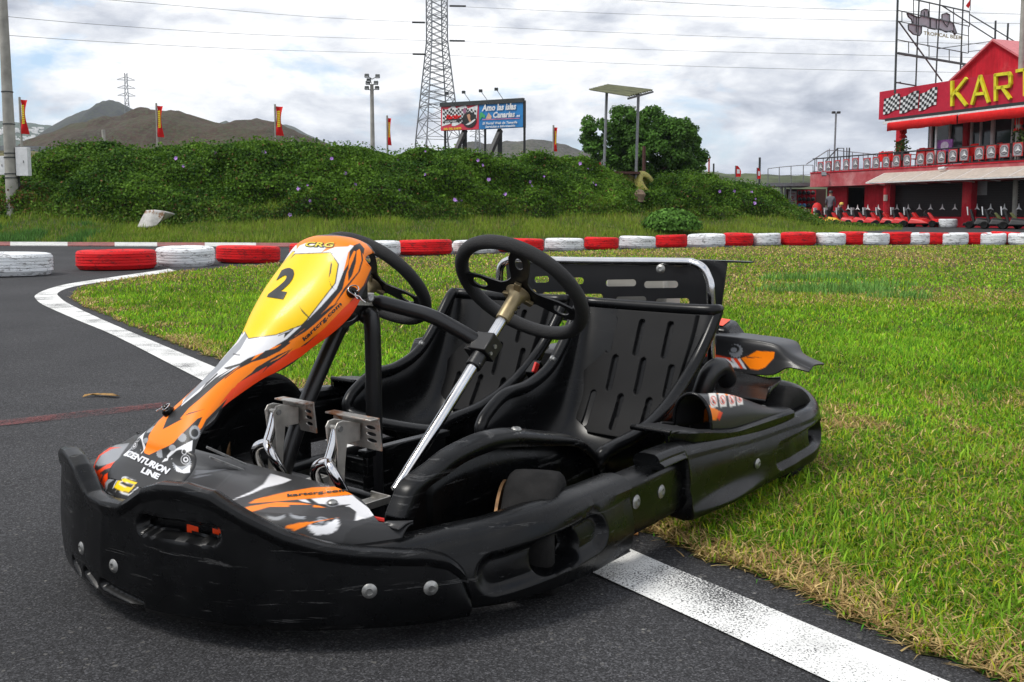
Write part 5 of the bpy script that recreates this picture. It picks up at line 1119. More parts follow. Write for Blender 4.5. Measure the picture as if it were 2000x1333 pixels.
# balcony railing with advertising panels
rail = MB(); hb = hs1+.06
for k in range(0, 31):
    s = .25+k*.62; rail.tube([BW(s, -.1, hb), BW(s, -.1, hb+.66)], .02, 6)
rail.tube([BW(.1, -.1, hb+.66), BW(SE, -.1, hb+.66)], .03, 8); rail.tube([BW(.1, -.1, hb+.03), BW(SE, -.1, hb+.03)], .02, 6); ro_ = bpart(rail, 'railing', M['black'])
emat('panelred', (.40, .03, .03), .5); emat('panelgrey', (.26, .25, .27), .5)
for x, y in [(1603.5, 327), (1618.6, 326), (1636.3, 324), (1653.6, 322), (1671.4, 320), (1694, 320), (1712, 318.5), (1731.7, 316.5), (1751.7, 314.7), (1772.5, 313), (1798.8, 310.5), (1817.5, 308.5), (1839.6, 306.8), (1862, 304.3), (1884, 302), (1913.4, 299.5), (1936.8, 297), (1962.5, 294.5), (1989, 292)]:
    s, h = BP(x, y, -.1); c = (.23 if x > 1680 else .21)
    w = MB(); w.prism([BW(s-c, -.13, h-.26), BW(s+c, -.13, h-.26), BW(s+c, -.13, h+.26), BW(s-c, -.13, h+.26)], Bn*.02); pn = bpart(w, 'railing_panel', M['panelred'])
    w = MB(); w.prism([BW(s-c*.72, -.135, h-.24), BW(s+c*.72, -.135, h-.24), BW(s+c*.86, -.135, h-.1), BW(s+c*.86, -.135, h+.1), BW(s+c*.5, -.135, h+.22), BW(s-c*.5, -.135, h+.22), BW(s-c*.86, -.135, h+.1), BW(s-c*.86, -.135, h-.1)], -Bn*.004); bpart(w, 'panel_disc', M['panelgrey'], pn)
    w = MB(); w.prism([BW(s+.17*math.cos(a), -.142, h+.17*math.sin(a)) for a in np.linspace(0, 6.283, 20)[:-1]], -Bn*.003); bpart(w, 'panel_disc', M['black'], pn)
    w = MB(); w.prism([BW(s+.15*math.cos(a), -.147, h+.15*math.sin(a)) for a in np.linspace(0, 6.283, 20)[:-1]], -Bn*.003); bpart(w, 'panel_disc', M['panelgrey'], pn)
    star(x, y, .15, -.152, 'star_emblem', pn)
# upper floor
hT = lambda px, py, n: BP(px, py, n)[1]
nU = 1.6; hu0 = hs1; hu1 = BP(1747, 250, nU)[1]
w = MB(); slab(sC(1745, nU), sC(1756, nU), nU, nU+.2, hu0, hu1, w); bpart(w, 'pillar', M['redwall'])
w = MB(); slab(sC(1804, nU), SE, nU+.1, nU+.16, hu0+.2, hu1+.3, w); bpart(w, 'window_glass', M['glass'])
w = MB(); slab(sC(1804, nU), SE, nU+3, 8, hu0, hu1+.4, w); bpart(w, 'inner_wall', M['redwall'])
w = MB(); slab(sC(1878, nU), sC(1887, nU), nU-.1, nU+.2, hu0, hu1+.4, w); bpart(w, 'pillar', M['redwall'])
for x, wd in ((1812, 4), (1848, 2), (1890, 3), (1908, 2.5), (1931, 6), (1969, 2), (2010, 4)):
    w = MB(); slab(sC(x-wd/2, nU), sC(x+wd/2, nU), nU, nU+.09, hu0, hu1+.3, w); bpart(w, 'window_frame', M['whiteframe'])
w = MB(); slab(sC(1756, nU), SE, nU, nU+.1, hu1-.12, hu1+.1, w); bpart(w, 'lintel', M['darkmetal'])
w = MB(); slab(sC(1880, nU), SE, nU-.02, nU+.1, hu0, hu0+.22, w); bpart(w, 'sill', M['redwall'])
# sign fascia
nS = -.2; A0, A1 = BP(1718, 180, nS), BP(1717, 234, nS)
w = MB(); slab(A0[0], SE, nS, nS+5, A1[1], A0[1], w); bpart(w, 'sign_fascia', M['redsign'])
w = MB(); slab(A0[0]+.5, SE, nS-.10, nS+.5, A1[1]-.16, A1[1]-.003, w); bpart(w, 'fascia_trim', M['black'])
w = MB(); slab(A0[0]+.5, SE, nS-.20, nS-.12, A1[1]-.26, A1[1]-.14, w); bpart(w, 'awning_case', M['whiteframe'])
def cloth(px0, px1, name):
    s0, s1 = sC(px0, -.4), sC(px1, -.4); rows = []
    for i in range(14):
        s = s0+(s1-s0)*i/13; rows.append([BW(s, nS-.15, A1[1]-.20), BW(s, nS-.26, A1[1]-.25), BW(s, nS-.28, A1[1]-.29), BW(s, nS-.28+.02*math.sin(i*2.1), A1[1]-.60+.02*math.sin(i*1.7))])
    w = MB(); w.grid(rows); bpart(w, name, M['redcloth'], smooth=40, solid=.01)
cloth(1730, 1864, 'awning'); cloth(1867, 2100, 'awning')
# letters and flags on the fascia
def strokes(px0, px1, yt0, yt1, yb0, yb1, segs, wd, name):
    w = MB()
    for (x0, y0, x1, y1) in segs:
        def q(x, y): px = px0+(px1-px0)*x; yt = yt0+(yt1-yt0)*x; yb = yb0+(yb1-yb0)*x; return BP(px, yt+(yb-yt)*y, nS-.12)
        a, b = q(x0, y0), q(x1, y1); L = math.hypot(b[0]-a[0], b[1]-a[1]); tx, ty = -(b[1]-a[1])/L*wd/2, (b[0]-a[0])/L*wd/2; e = (b[0]-a[0])/L*wd*.3, (b[1]-a[1])/L*wd*.3
        w.prism([BW(a[0]+tx-e[0], nS-.12, a[1]+ty-e[1]), BW(b[0]+tx+e[0], nS-.12, b[1]+ty+e[1]), BW(b[0]-tx+e[0], nS-.12, b[1]-ty+e[1]), BW(a[0]-tx-e[0], nS-.12, a[1]-ty-e[1])], Bn*.11)
    return bpart(w, name, M['yellow'])
z2 = lambda x: 1680+x/5.128
strokes(1858, 1885, 160, 154, 206, 205, [(0, 0, 0, 1), (0, .62, 1, 0), (.28, .45, 1, 1)], .12, 'letter_k')
strokes(1897, 1929, 150, 149, 203, 199, [(.5, 0, 0, 1), (.5, 0, 1, 1), (.2, .66, .8, .66)], .12, 'letter_a')
strokes(1943, 1972, 147, 143, 196, 192, [(0, 0, 0, 1), (0, 0, .9, 0), (.9, 0, 1, .12), (1, .12, 1, .42), (1, .42, .9, .52), (.9, .52, 0, .52), (.45, .52, .95, 1)], .12, 'letter_r')
strokes(1985, 2016, 139, 133, 189, 183, [(0, 0, 1, 0), (.5, 0, .5, 1)], .12, 'letter_t')
def checker(px0, px1, ytl, ytr, ybl, ybr, nx, ny, wave, n=None, name='chequered_flag', par=None, plane=None, lift=.03):
    P = plane or (lambda x, y, k: BW(*(lambda q: (q[0], nS-lift*k, q[1]))(BP(x, y, nS-lift))))
    pos = lambda i, j: (px0+(px1-px0)*i-(px1-px0)*.08*j, ytl+(ytr-ytl)*i+((ybl+(ybr-ybl)*i)-(ytl+(ytr-ytl)*i))*j+wave*math.sin(i*6.28))
    N = 4; base = MB(); sub = nx*N
    base.grid([[P(*pos(i/sub, j), 1) for j in (0, 1)] for i in range(sub+1)]); o = bpart(base, name, M['whitep'], par) if plane is None else None
    k = MB()
    for a in range(nx):
        for b in range(ny):
            if (a+b) % 2 == 0:
                for c in range(N):
                    i0, i1 = (a*N+c)/sub, (a*N+c+1)/sub; n0 = len(k.v); k.add([P(*pos(i0, b/ny), 1.3), P(*pos(i1, b/ny), 1.3), P(*pos(i1, (b+1)/ny), 1.3), P(*pos(i0, (b+1)/ny), 1.3)], [(0, 1, 2, 3)])
    return o, k, base
for x0, x1, a, b, c, d in ((1727, 1758, 193, 183, 224, 214), (1759.5, 1795, 190, 177, 222, 212), (1797, 1831, 183, 170, 217, 205)):
    o, k, _ = checker(x0, x1, a, b, c, d, 7, 6, 1.6); bpart(k, 'flag_squares', M['black'], o)
# gable roof behind the sign
gA = BP(1943, 81, 2.5); gL = BP(1863, 156, 2.5); sR = gA[0]+(gA[0]-gL[0])*1.0
w = MB(); w.prism([BW(gL[0], 2.5, gL[1]-1.2), BW(gL[0], 2.5, gL[1]), BW(gA[0], 2.5, gA[1]), BW(sR, 2.5, gL[1]), BW(sR, 2.5, gL[1]-1.2)], Bn*.2); bpart(w, 'gable', M['redwall'])
w = MB(); 
for (s0, h0), (s1, h1) in (((gL[0]-.15, gL[1]-.12), gA), (gA, (sR+.15, gL[1]-.12))):
    w.hexa([BW(s0, 2.35, h0), BW(s1, 2.35, h1), BW(s1, 9, h1), BW(s0, 9, h0)], [BW(s0, 2.35, h0+.09), BW(s1, 2.35, h1+.09), BW(s1, 9, h1+.09), BW(s0, 9, h0+.09)])
bpart(w, 'roof', M['roofpink'])
# front sun-shade frames with translucent sheet
hA, hB = BP(1784, 324, -.15)[1]-.28, BP(1690, 358, -1.2)[1]
sA0 = sC(1690, -1.2); fr = MB(); shd = MB(); k = 0
while sA0+k*1.25 < SE-1:
    s = sA0+k*1.25; fr.beam(BW(s, -.16, hA), BW(s, -1.2, hB), .05); fr.beam(BW(s, -.16, hB-.08), BW(s, -1.2, hB), .04); 
    if sA0+(k+1)*1.25 < SE-1: shd.add([BW(s+.03, -.16, hA+.03), BW(s+1.22, -.16, hA+.03), BW(s+1.22, -1.2, hB+.03), BW(s+.03, -1.2, hB+.03)], [(0, 1, 2, 3)])
    k += 1
fr.beam(BW(sA0, -1.2, hB), BW(SE-1, -1.2, hB), .05); fo = bpart(fr, 'sunshade_frame', M['whiteframe']); bpart(shd, 'sunshade_sheet', M['beige'], fo)
w = MB(); s, h = BP(1838, 330, -.4); w.cyl(BW(s-.12, -.4, h), BW(s+.16, -.35, h+.03), .06, 12); w.beam(BW(s+.1, -.35, h+.02), BW(s+.1, -.15, h+.06), .03); bpart(w, 'security_camera', M['whitep'])
w = MB(); s, h = BP(1612, 342, -.4); w.beam(BW(s, -.15, h), BW(s, -.5, h+.1), .04); w.beam(BW(s, -.5, h+.12), BW(s+.1, -.55, h-.05), .22, .08); bpart(w, 'flood_lamp', M['greymetal'])
w = MB(); s, h = BP(1917, 367, .28); w.prism([BW(s-.27, .28, h-.30), BW(s+.27, .28, h-.30), BW(s+.27, .28, h+.28), BW(s-.27, .28, h+.28)], Bn*.015); bpart(w, 'notice_board', M['greymetal'])
w = MB(); s, h = BP(1730, 387, -.05); w.prism([BW(s-.12, -.07, h-.14), BW(s+.12, -.07, h-.14), BW(s+.12, -.07, h+.14), BW(s-.12, -.07, h+.14)], Bn*.02); bpart(w, 'notice_board', M['beige'])
# side platform on posts, glass railing and stairs at the left end
w = MB(); p = [BP(1496, 361, 0), BP(1583, 363, 0)]
pl = MB(); hp0, hp1 = hs0+.05, hs0+.2; pl.hexa([BW(-3.1, -.1, hp0), BW(-.02, -.1, hp0), BW(-.02, 2.5, hp0), BW(-3.1, 2.5, hp0)], [BW(-3.1, -.1, hp1), BW(-.02, -.1, hp1), BW(-.02, 2.5, hp1), BW(-3.1, 2.5, hp1)])
PX = lambda px, d=50.: D(px, 400, d).x
def pface(px, py): return D(px, py, 50.5)
pl = MB(); a, b = pface(1493, 364), pface(1584, 364); up = Vector((0, 0, .17)); bk = Vector((.5, 3.2, 0)); pl.hexa([a, b, b+bk, a+bk], [a+up, b+up, b+bk+up, a+bk+up]); plo = bpart(pl, 'side_platform', M['greymetal'])
w = MB()
for x in (1506, 1527, 1534, 1545): q = pface(x, 366)+Vector((.1, .4, 0)); w.tube([(q.x, q.y, 0), (q.x, q.y, q.z)], .07 if x == 1527 else .045, 8)
bpart(w, 'platform_posts', M['greymetal'], plo)
w = MB(); tops = [(1500, 330), (1522, 327), (1545, 325), (1569, 323), (1588, 323)]
for (x, y) in tops: q = pface(x, 358); r_ = pface(x, y); w.tube([q, r_], .022, 6)
w.tube([pface(*t_) for t_ in tops], .02, 6); q0, q1 = pface(1500, 344), pface(1588, 341); w.tube([q0, q1], .01, 6); bpart(w, 'platform_railing', M['greymetal'], plo)
w = MB(); w.tube([pface(1575, 321), pface(1617, 294)], .03, 6); w.tube([pface(1617, 294), pface(1640, 295), pface(1700, 301), pface(1722, 307)], .02, 6)
for x, y0, y1 in ((1595, 308, 326), (1617, 294, 318), (1620, 291, 318), (1665, 297, 315), (1686, 299, 314), (1706, 302, 314)): w.tube([pface(x, y0), pface(x, y1)], .02, 6)
bpart(w, 'stair_rail', M['greymetal'], plo)
w = MB(); w.tube([pface(1612, 316), pface(1636, 290), pface(1648, 290), pface(1648, 313)], .03, 8); w.tube([pface(1636, 290), pface(1636, 314)], .03, 8); w.tube([pface(1654, 289), pface(1654, 312)], .03, 8); w.tube([pface(1659, 289), pface(1658, 312)], .04, 8); bpart(w, 'gate_frame', M['darkmetal'], plo)
# wall behind the platform with the helmet rack and a notice
w = MB(); a = D(1536, 415, 53); b = D(1612, 415, 53); w.hexa([(a.x, 53, 0), (b.x, 53, 0), (b.x, 53.2, 0), (a.x, 53.2, 0)], [(a.x, 53, 2.0), (b.x, 53, 2.0), (b.x, 53.2, 2.0), (a.x, 53.2, 2.0)]); bpart(w, 'side_wall', M['brownwood'])
rk = MB(); a, b = D(1557, 419, 52.6), D(1594, 371, 52.6); rk.hexa([(a.x, 52.6, a.z), (b.x, 52.6, a.z), (b.x, 52.7, a.z), (a.x, 52.7, a.z)], [(a.x, 52.6, b.z), (b.x, 52.6, b.z), (b.x, 52.7, b.z), (a.x, 52.7, b.z)]); rko = rk.build('helmet_rack', M['redwall']); tag(rko, 'red rack full of helmets under the platform at the left end of the club house', 'rack')
emat('bluevis', (.05, .2, .4), .3)
for i in range(4):
    for j in range(4):
        q = D(1562+j*8.6, 377+i*12.3, 52.45); w = MB(); w.lathe([(0, .11), (.06, .10), (.10, .05), (.112, 0), (.10, -.07), (.07, -.10), (0, -.10)], q, (0, 0, 1), 12)
        o = w.build('helmet', M['bluevis'] if i == 2 and j in (0, 1) else (M['whitep'] if (i, j) == (3, 2) else M['black']), smooth=60)
        lab = {(2, 0): 'blue helmet at the left end of the third rack row', (2, 1): 'second blue helmet of the third rack row', (3, 2): 'white helmet in the bottom rack row'}.get((i, j), 'black helmet on the red rack under the platform'); tag(o, lab, 'helmet', 'helmets on the red rack')
w = MB(); a, b = D(1540, 400, 52.8), D(1556, 374, 52.8); w.hexa([(a.x, 52.8, a.z), (b.x, 52.8, a.z), (b.x, 52.83, a.z), (a.x, 52.83, a.z)], [(a.x, 52.8, b.z), (b.x, 52.8, b.z), (b.x, 52.83, b.z), (a.x, 52.83, b.z)]); nb = w.build('notice_sign', M['whitep']); tag(nb, 'white notice sign with red symbol left of the helmet rack', 'sign')
w = MB(); q = D(1547.5, 386, 52.77); w.lathe([(.07, 0), (.07, .01), (.035, .01), (.035, 0)], q, (0, -1, 0), 16, closed=True); w.box((q.x, 52.78, q.z+.2), (.3, .01, .03)); w.box((q.x, 52.78, q.z-.17), (.26, .01, .03)); w.build('sign_print', M['redwall'], nb)
# ---- steel advertising frame on the roof
sf = empty('roof_sign_frame', BW(5.5, 1.5, A0[1]), 0, 'grey steel lattice frame on the roof carrying a grey back-to-front logo', 'sign frame')
def Q(x, y):                              # frame plane runs away from the camera to the right
    px, py = 1680+x/5.128, y/5.128; d = 42+(x-378)/717*5.0; return D(px, py, d)
def fpart(w, name, m, par=None, **k): w.v = [tuple(Vector(p)-sf.location) for p in w.v]; return w.build(name, M[m], par or sf, **k)
w = MB()
for a, b, t_ in (((385, -300), (348, 940), .07), ((600, -250), (555, 900), .05), ((808, -150), (755, 850), .05), ((1035, -60), (1000, 800), .05)): w.beam(Q(*a), Q(*b), t_)
fpart(w, 'upright', 'darkmetal')
w = MB()
for a, b, t_ in (((380, -40), (1095, 120), .05), ((383, 108), (1092, 265), .035), ((380, 215), (1085, 362), .03), ((370, 400), (1078, 535), .035), ((360, 828), (560, 862), .05), ((360, 835), (405, 825), .04)): w.beam(Q(*a), Q(*b), t_)
w.beam(Q(378, 535), Q(1058, 648), .09)
for x, y0, y1 in ((418, 112, 218), (535, 0, 240), (693, 20, 290), (678, 290, 470), (935, 80, 330), (1095, 120, 270), (1085, 270, 535), (485, 420, 535), (690, 455, 570), (892, 500, 610), (1020, 520, 640)): w.beam(Q(x, y0), Q(x, y1), .03)
w.beam(Q(385, 215), Q(820, 815), .045); w.beam(Q(820, 60), Q(1345, 395), .04); w.beam(Q(1095, 145), Q(1585, 440), .04); w.beam(Q(780, 490), Q(1345, 412), .035); w.beam(Q(1080, 520), Q(1250, 500), .03)
w.beam(Q(1357, 210), Q(1350, 415), .07); w.beam(Q(1482, 235), Q(1472, 440), .07); w.beam(Q(1005, 680), Q(1055, 648), .03)
fpart(w, 'cross_bars', 'darkmetal')
lp = [(465, 135), (500, 145), (560, 172), (600, 178), (608, 112), (640, 95), (675, 100), (684, 180), (780, 200), (815, 192), (815, 148), (860, 135), (893, 152), (893, 215), (930, 240), (962, 335), (945, 352), (918, 312), (860, 328), (790, 292), (745, 300), (690, 288), (645, 265), (612, 262), (610, 335), (590, 362), (530, 348), (482, 300), (478, 250), (520, 238), (512, 200), (480, 172)]
w = MB(); w.prism([Q(x, y) for x, y in lp], (0, .05, 0)); lg = fpart(w, 'logo_panel', 'greymetal'); lg.data.materials[0] = mat('logo_grey', (.33, .33, .37), .5)
w = MB(); w.tube([Q(x, y)-Vector((0, .05, 0)) for x, y in lp], .022, 6, closed=True)
for a, b in (((560, 172), (560, 330)), ((640, 120), (640, 180)), ((700, 190), (700, 285)), ((760, 200), (760, 290)), ((840, 240), (870, 275)), ((820, 200), (845, 250)), ((890, 215), (870, 275))): w.tube([Q(*a)-Vector((0, .05, 0)), Q(*b)-Vector((0, .05, 0))], .018, 6)
fpart(w, 'logo_outline', 'black')
V, Fs, _ = text_tris('TROPICAL BEER', bold=.03); w = MB(); P3 = []
for a, b in V: P3.append(Q(632+385*a, 352+50*a-38*b)-Vector((0, .03, 0)))
w.add(P3, Fs); lt = fpart(w, 'logo_lettering', 'yellow'); lt.data.materials[0] = mat('dull_gold', (.22, .19, .05), .5)
# small flag on the frame
w = MB(); w.tube([Q(1110, -120), Q(1100, 110)], .02, 6); f0 = fpart(w, 'flag_pole', 'darkmetal'); w = MB(); w.grid([[Q(1105-i*16, -10+i*24+3*math.sin(i*2)) , Q(1104-i*6, 45+i*14)] for i in range(4)]); o = fpart(w, 'small_flag', 'redcloth', f0)
# ---- loose things on the balcony
def chair_mb():
    w = MB(); w.box((0, 0, .42), (.42, .42, .03)); w.hexa([(-.21, .19, .42), (.21, .19, .42), (.21, .22, .42), (-.21, .22, .42)], [(-.2, .26, .82), (.2, .26, .82), (.2, .29, .82), (-.2, .29, .82)]); return w
def chair(s, n, rz, lab, z=None):
    t = empty('terrace_chair', BW(s, n, (z if z is not None else hs1)), rz, lab, 'chair', 'red chairs on the balcony')
    w = MB(); w.box((0, 0, .42), (.44, .42, .03)); w.build('seat', M['redcloth'], t); w = MB(); w.hexa([(-.21, .19, .44), (.21, .19, .44), (.21, .22, .44), (-.21, .22, .44)], [(-.2, .26, .86), (.2, .26, .86), (.2, .29, .86), (-.2, .29, .86)]); w.build('backrest', M['redcloth'], t)
    for x in (-.19, .19):
        w = MB(); w.box((x, .0, .62), (.03, .4, .03)); w.box((x, -.19, .53), (.03, .03, .18)); w.build('armrest', M['redcloth'], t)
        for y in (-.18, .18): w = MB(); w.box((x, y, .21), (.035, .035, .42)); w.build('leg', M['redcloth'], t)
for i, (x, n, rz, lab) in enumerate([(1716, .5, .4, 'red chair nearest the left corner of the balcony'), (1732, .5, 2.6, 'red chair just left of the balcony plant box'), (1739, .9, 3.4, 'red chair partly hidden behind the balcony plant box'), (1787, .5, .2, 'red chair right of the folded parasol with the plants'), (1808, .5, 2.9, 'red chair left of the white lamp post on the balcony'), (1815, .8, 3.6, 'red chair directly behind the white lamp post on the balcony'), (1891, .6, .2, 'leftmost red chair of the three by the wide balcony windows'), (1909, .6, 3.1, 'middle red chair of the three by the wide balcony windows'), (1934, .6, -.4, 'rightmost red chair of the three by the wide balcony windows')]):
    chair(sC(x, n), n, rz-1.2, lab)
def parasol(px, py0, py1, n, lab):
    s, h0 = BP(px, py1, n); _, h1 = BP(px, py0, n); t = empty('folded_parasol', BW(s, n, hs1), 0, lab, 'parasol', 'closed red parasols on the balcony'); hh0, hh1 = h0-hs1, h1-hs1
    w = MB(); w.tube([(0, 0, 0), (0, 0, hh1)], .03, 8); w.build('pole', M['greymetal'], t)
    w = MB(); sg = 24; rows = []
    for f, r in ((0, .02), (.1, .06), (.35, .10), (.6, .12), (.8, .13), (.86, .07), (.93, .13), (1, .15)):
        rows.append([((r*(1+.25*math.cos(k*math.pi*2/sg*8)))*math.cos(2*math.pi*k/sg), (r*(1+.25*math.cos(k*math.pi*2/sg*8)))*math.sin(2*math.pi*k/sg), hh1+(hh0-hh1)*f) for k in range(sg)])
    w.grid(rows, closed=True); w.build('canopy', M['redcloth'], t, smooth=60)
parasol(1764, 221, 270, .3, 'closed red parasol left of the white lamp post'); parasol(1989, 186, 257, .3, 'closed red parasol under the letter T at the right edge')
def planter(px, n, wd, lab):
    s = sC(px, n); t = empty('plant_box', BW(s, n, hs1), 0, lab, 'planter', 'plant boxes on the balcony'); w = MB(); w.box((0, 0, .55), (.3, wd, .35)); w.build('box', M['darkmetal'], t)
    nn = 260; P = np.column_stack([rng.normal(0, .1, nn), rng.uniform(-wd/2, wd/2, nn), .72+rng.random(nn)*.55]); Nn = rng.normal(0, 1, (nn, 3)); Nn /= np.linalg.norm(Nn, axis=1)[:, None]
    v, f, c = leaves(P, Nn, rng.uniform(.06, .13, nn), np.array([.08, .12, .03])*(.5+rng.random((nn, 1)))); npmesh('leaves', v, f, M['leaf'], t, c)
planter(1757, .15, 1.0, 'dark plant box with shrubby plants behind the railing, left part'); planter(1990, .2, 1.2, 'dark plant box with shrubby plants below the right parasol')
lpz = empty('balcony_lamp_post', BW(sC(1823, .1), .1, hs1), 0, 'slim white lamp post with two flat lamp heads on the balcony', 'lamp post'); _, hL = BP(1825, 222, .1)
w = MB(); w.tube([(0, 0, 0), (0, 0, hL-hs1)], .045, 10); w.build('pole', M['whitep'], lpz)
for s_, l_ in ((-1, .42), (1, .32)): w = MB(); w.beam(Vector((0, 0, hL-hs1)), Br*s_*l_+Vector((0, 0, hL-hs1+.38)), .16, .05); w.build('lamp_head', M['whitep'] if s_ < 0 else M['greymetal'], lpz)
w = MB(); a, b = BP(1830, 298, .2), BP(1860, 272, .2); w.prism([BW(a[0], .2, a[1]), BW(b[0], .2, a[1]), BW(b[0], .2, b[1]), BW(a[0], .2, b[1])], Bn*.06); tvm = bpart  # screen board
sb = w.build('poster_board', mat('poster_purple', (.30, .08, .34), .4, var=.5, vscale=5)); tag(sb, 'purple poster board with a pale centre behind the railing', 'poster')
w = MB(); q = BP(1845, 285, .19); w.prism([BW(q[0]+.2*math.cos(a)*1.1, .19, q[1]+.17*math.sin(a)) for a in np.linspace(0, 6.283, 22)[:-1]], -Bn*.004); w.build('poster_print', mat('poster_pale', (.62, .5, .62), .4, var=.2), sb)
# tall mast at the right edge
w = MB(); a, b = D(1996, 140, 38), D(2000, -40, 38); w.tube([(a.x, 38, 0), (b.x+.02, 38, b.z)], [.11, .09], 12); tag(w.build('tall_mast', M['concrete'], smooth=50), 'thick pale grey mast at the right edge, rising in front of the sign', 'mast')
pa = [G(1560, 462), G(2130, 467)]; pb = [BW(-1.5, -2.3, .136), BW(15, -2.3, .136)]; pc = [BW(-1.5, 3., .136), BW(15, 3., .136)]
w = MB(); w.add([(pa[0].x, pa[0].y, .002), (pa[1].x, pa[1].y, .002), tuple(pb[1]), tuple(pb[0]), tuple(pc[1]), tuple(pc[0])], [(0, 1, 2, 3), (3, 2, 4, 5)]); tag(w.build('pit_lane', M['asphalt']), kind='structure')
# ---- karts parked in front of the building
PADZ = .14
def small_kart(px, py, c1, c2, rz, lab, grp, sc=1.):
    nn_ = -1.25-(.0 if px < 1900 else .35); g = BW(sC(px, nn_), nn_, PADZ); t = empty('parked_kart', g, rz, lab, 'go-kart', grp); t.scale = (sc,)*3
    w = MB(); w.grid(cr([tuple(x) for x in [(0,)*3]], 1)) if False else None
    w = MB(); w.add([(-.8, -.45, .10), (.8, -.45, .10), (.8, .45, .10), (-.8, .45, .10), (-.75, -.5, .22), (.75, -.5, .22), (.75, .5, .22), (-.75, .5, .22)], [(3, 2, 1, 0), (4, 5, 6, 7), (0, 1, 5, 4), (1, 2, 6, 5), (2, 3, 7, 6), (3, 0, 4, 7)]); w.build('bumper_ring', M['black'], t, bevel=.04)
    for s in (-1, 1): w = MB(); w.hexa([(-.4, s*.38, .15), (.45, s*.38, .15), (.45, s*.58, .15), (-.4, s*.58, .15)], [(-.3, s*.36, .42), (.15, s*.36, .36), (.15, s*.52, .3), (-.3, s*.52, .34)]); w.build('side_pod', c1, t, bevel=.03)
    w = MB(); w.hexa([(.5, -.4, .16), (1.0, -.3, .12), (1.0, .3, .12), (.5, .4, .16)], [(.5, -.2, .30), (.9, -.2, .22), (.9, .2, .22), (.5, .2, .30)]); w.hexa([(.42, -.14, .28), (.62, -.12, .26), (.62, .12, .26), (.42, .14, .28)], [(.25, -.13, .58), (.33, -.12, .60), (.33, .12, .60), (.25, .13, .58)]); w.build('nose_cone', c2, t, bevel=.02)
    w = MB(); w.hexa([(-.45, -.2, .15), (0, -.2, .15), (0, .2, .15), (-.45, .2, .15)], [(-.42, -.2, .24), (0, -.2, .24), (0, .2, .24), (-.42, .2, .24)]); w.hexa([(-.45, -.2, .2), (-.35, -.2, .2), (-.35, .2, .2), (-.45, .2, .2)], [(-.6, -.17, .72), (-.52, -.17, .72), (-.52, .17, .72), (-.6, .17, .72)]); w.build('seat', M['black'], t, bevel=.03)
    w = MB(); w.hexa([(-.65, -.14, .5), (-.62, -.14, .5), (-.62, .14, .5), (-.65, .14, .5)], [(-.69, -.13, .82), (-.66, -.13, .82), (-.66, .13, .82), (-.69, .13, .82)]); w.build('head_plate', M['whitep'], t)
    w = MB(); n = 16; c = Vector((.12, 0, .56)); w.tube([c+Vector((.06*math.cos(a)*.8, .15*math.sin(a), .12*math.cos(a))) for a in np.linspace(0, 6.283, n, endpoint=False)], .015, 6, closed=True); w.tube([c, (.45, 0, .25)], .015, 6); w.build('steering_wheel', M['black'], t)
    for x in (-.55, .55):
        for s in (-1, 1): w = MB(); w.lathe([(.05, -.07), (.12, -.08), (.14, -.05), (.14, .05), (.12, .08), (.05, .07)], (x, s*.52, .14), (0, 1, 0), 16); w.build('wheel', M['rubber'], t, smooth=40)
    return t
RK = mat('kart_red', (.52, .015, .015), .35); YK = mat('kart_yellow', (.62, .36, .02), .35)
gk = 'karts parked along the building'
for px, py, c1, c2, lab in ((1571, 431, RK, YK, 'red kart with orange nose, leftmost in the parked row, beside the helmet rack'), (1600, 436, YK, RK, 'yellow-podded kart parked below the red standing figure'), (1617, 437, RK, RK, 'dark red kart parked between the two yellow karts'), (1638, 438, YK, RK, 'yellow-podded kart parked in front of the crouching man'), (1664, 439, RK, RK, 'red kart parked just right of the second yellow kart'), (1692, 441, RK, RK, 'bright red kart with white seat plate parked left of the first pillar'), (1716, 442, RK, RK, 'dark red kart parked in front of the first pillar'), (1744, 443.5, RK, RK, 'bright red kart parked just right of the first pillar'), (1772, 444.5, RK, RK, 'dark red kart parked between two bright red ones'), (1800, 446, RK, RK, 'rightmost red kart, beside the standing white tyre')):
    small_kart(px, py, c1, c2, R(-50) if (px//10) % 2 else R(-35), lab, gk)
BK = mat('kart_black_green', (.10, .11, .03), .4)
for px, py, lab in ((1928, 452, 'black kart with white seat plate parked at the right, left one of two'), (1958, 452, 'low black kart without seat plate between two others at the right'), (1996, 452.5, 'black kart cut off by the right edge of the photo')): small_kart(px, py, M['black'], BK, R(-30), lab, 'black karts at the right')
# white tyre standing with its red neighbour
for px, py, c, lab in ((1853, 450, 'tw', 'white painted tyre lying by the red parapet wall beside the karts'), (1836, 449.5, 'tr', 'dull red tyre tucked behind the white one by the parapet wall')):
    o = tyre_mb(.36, .34, .5).build('loose_tyre', M[c], smooth=35); g = BW(sC(px, -.75), -.75, PADZ); o.location = g; tag(o, lab, 'tyre')
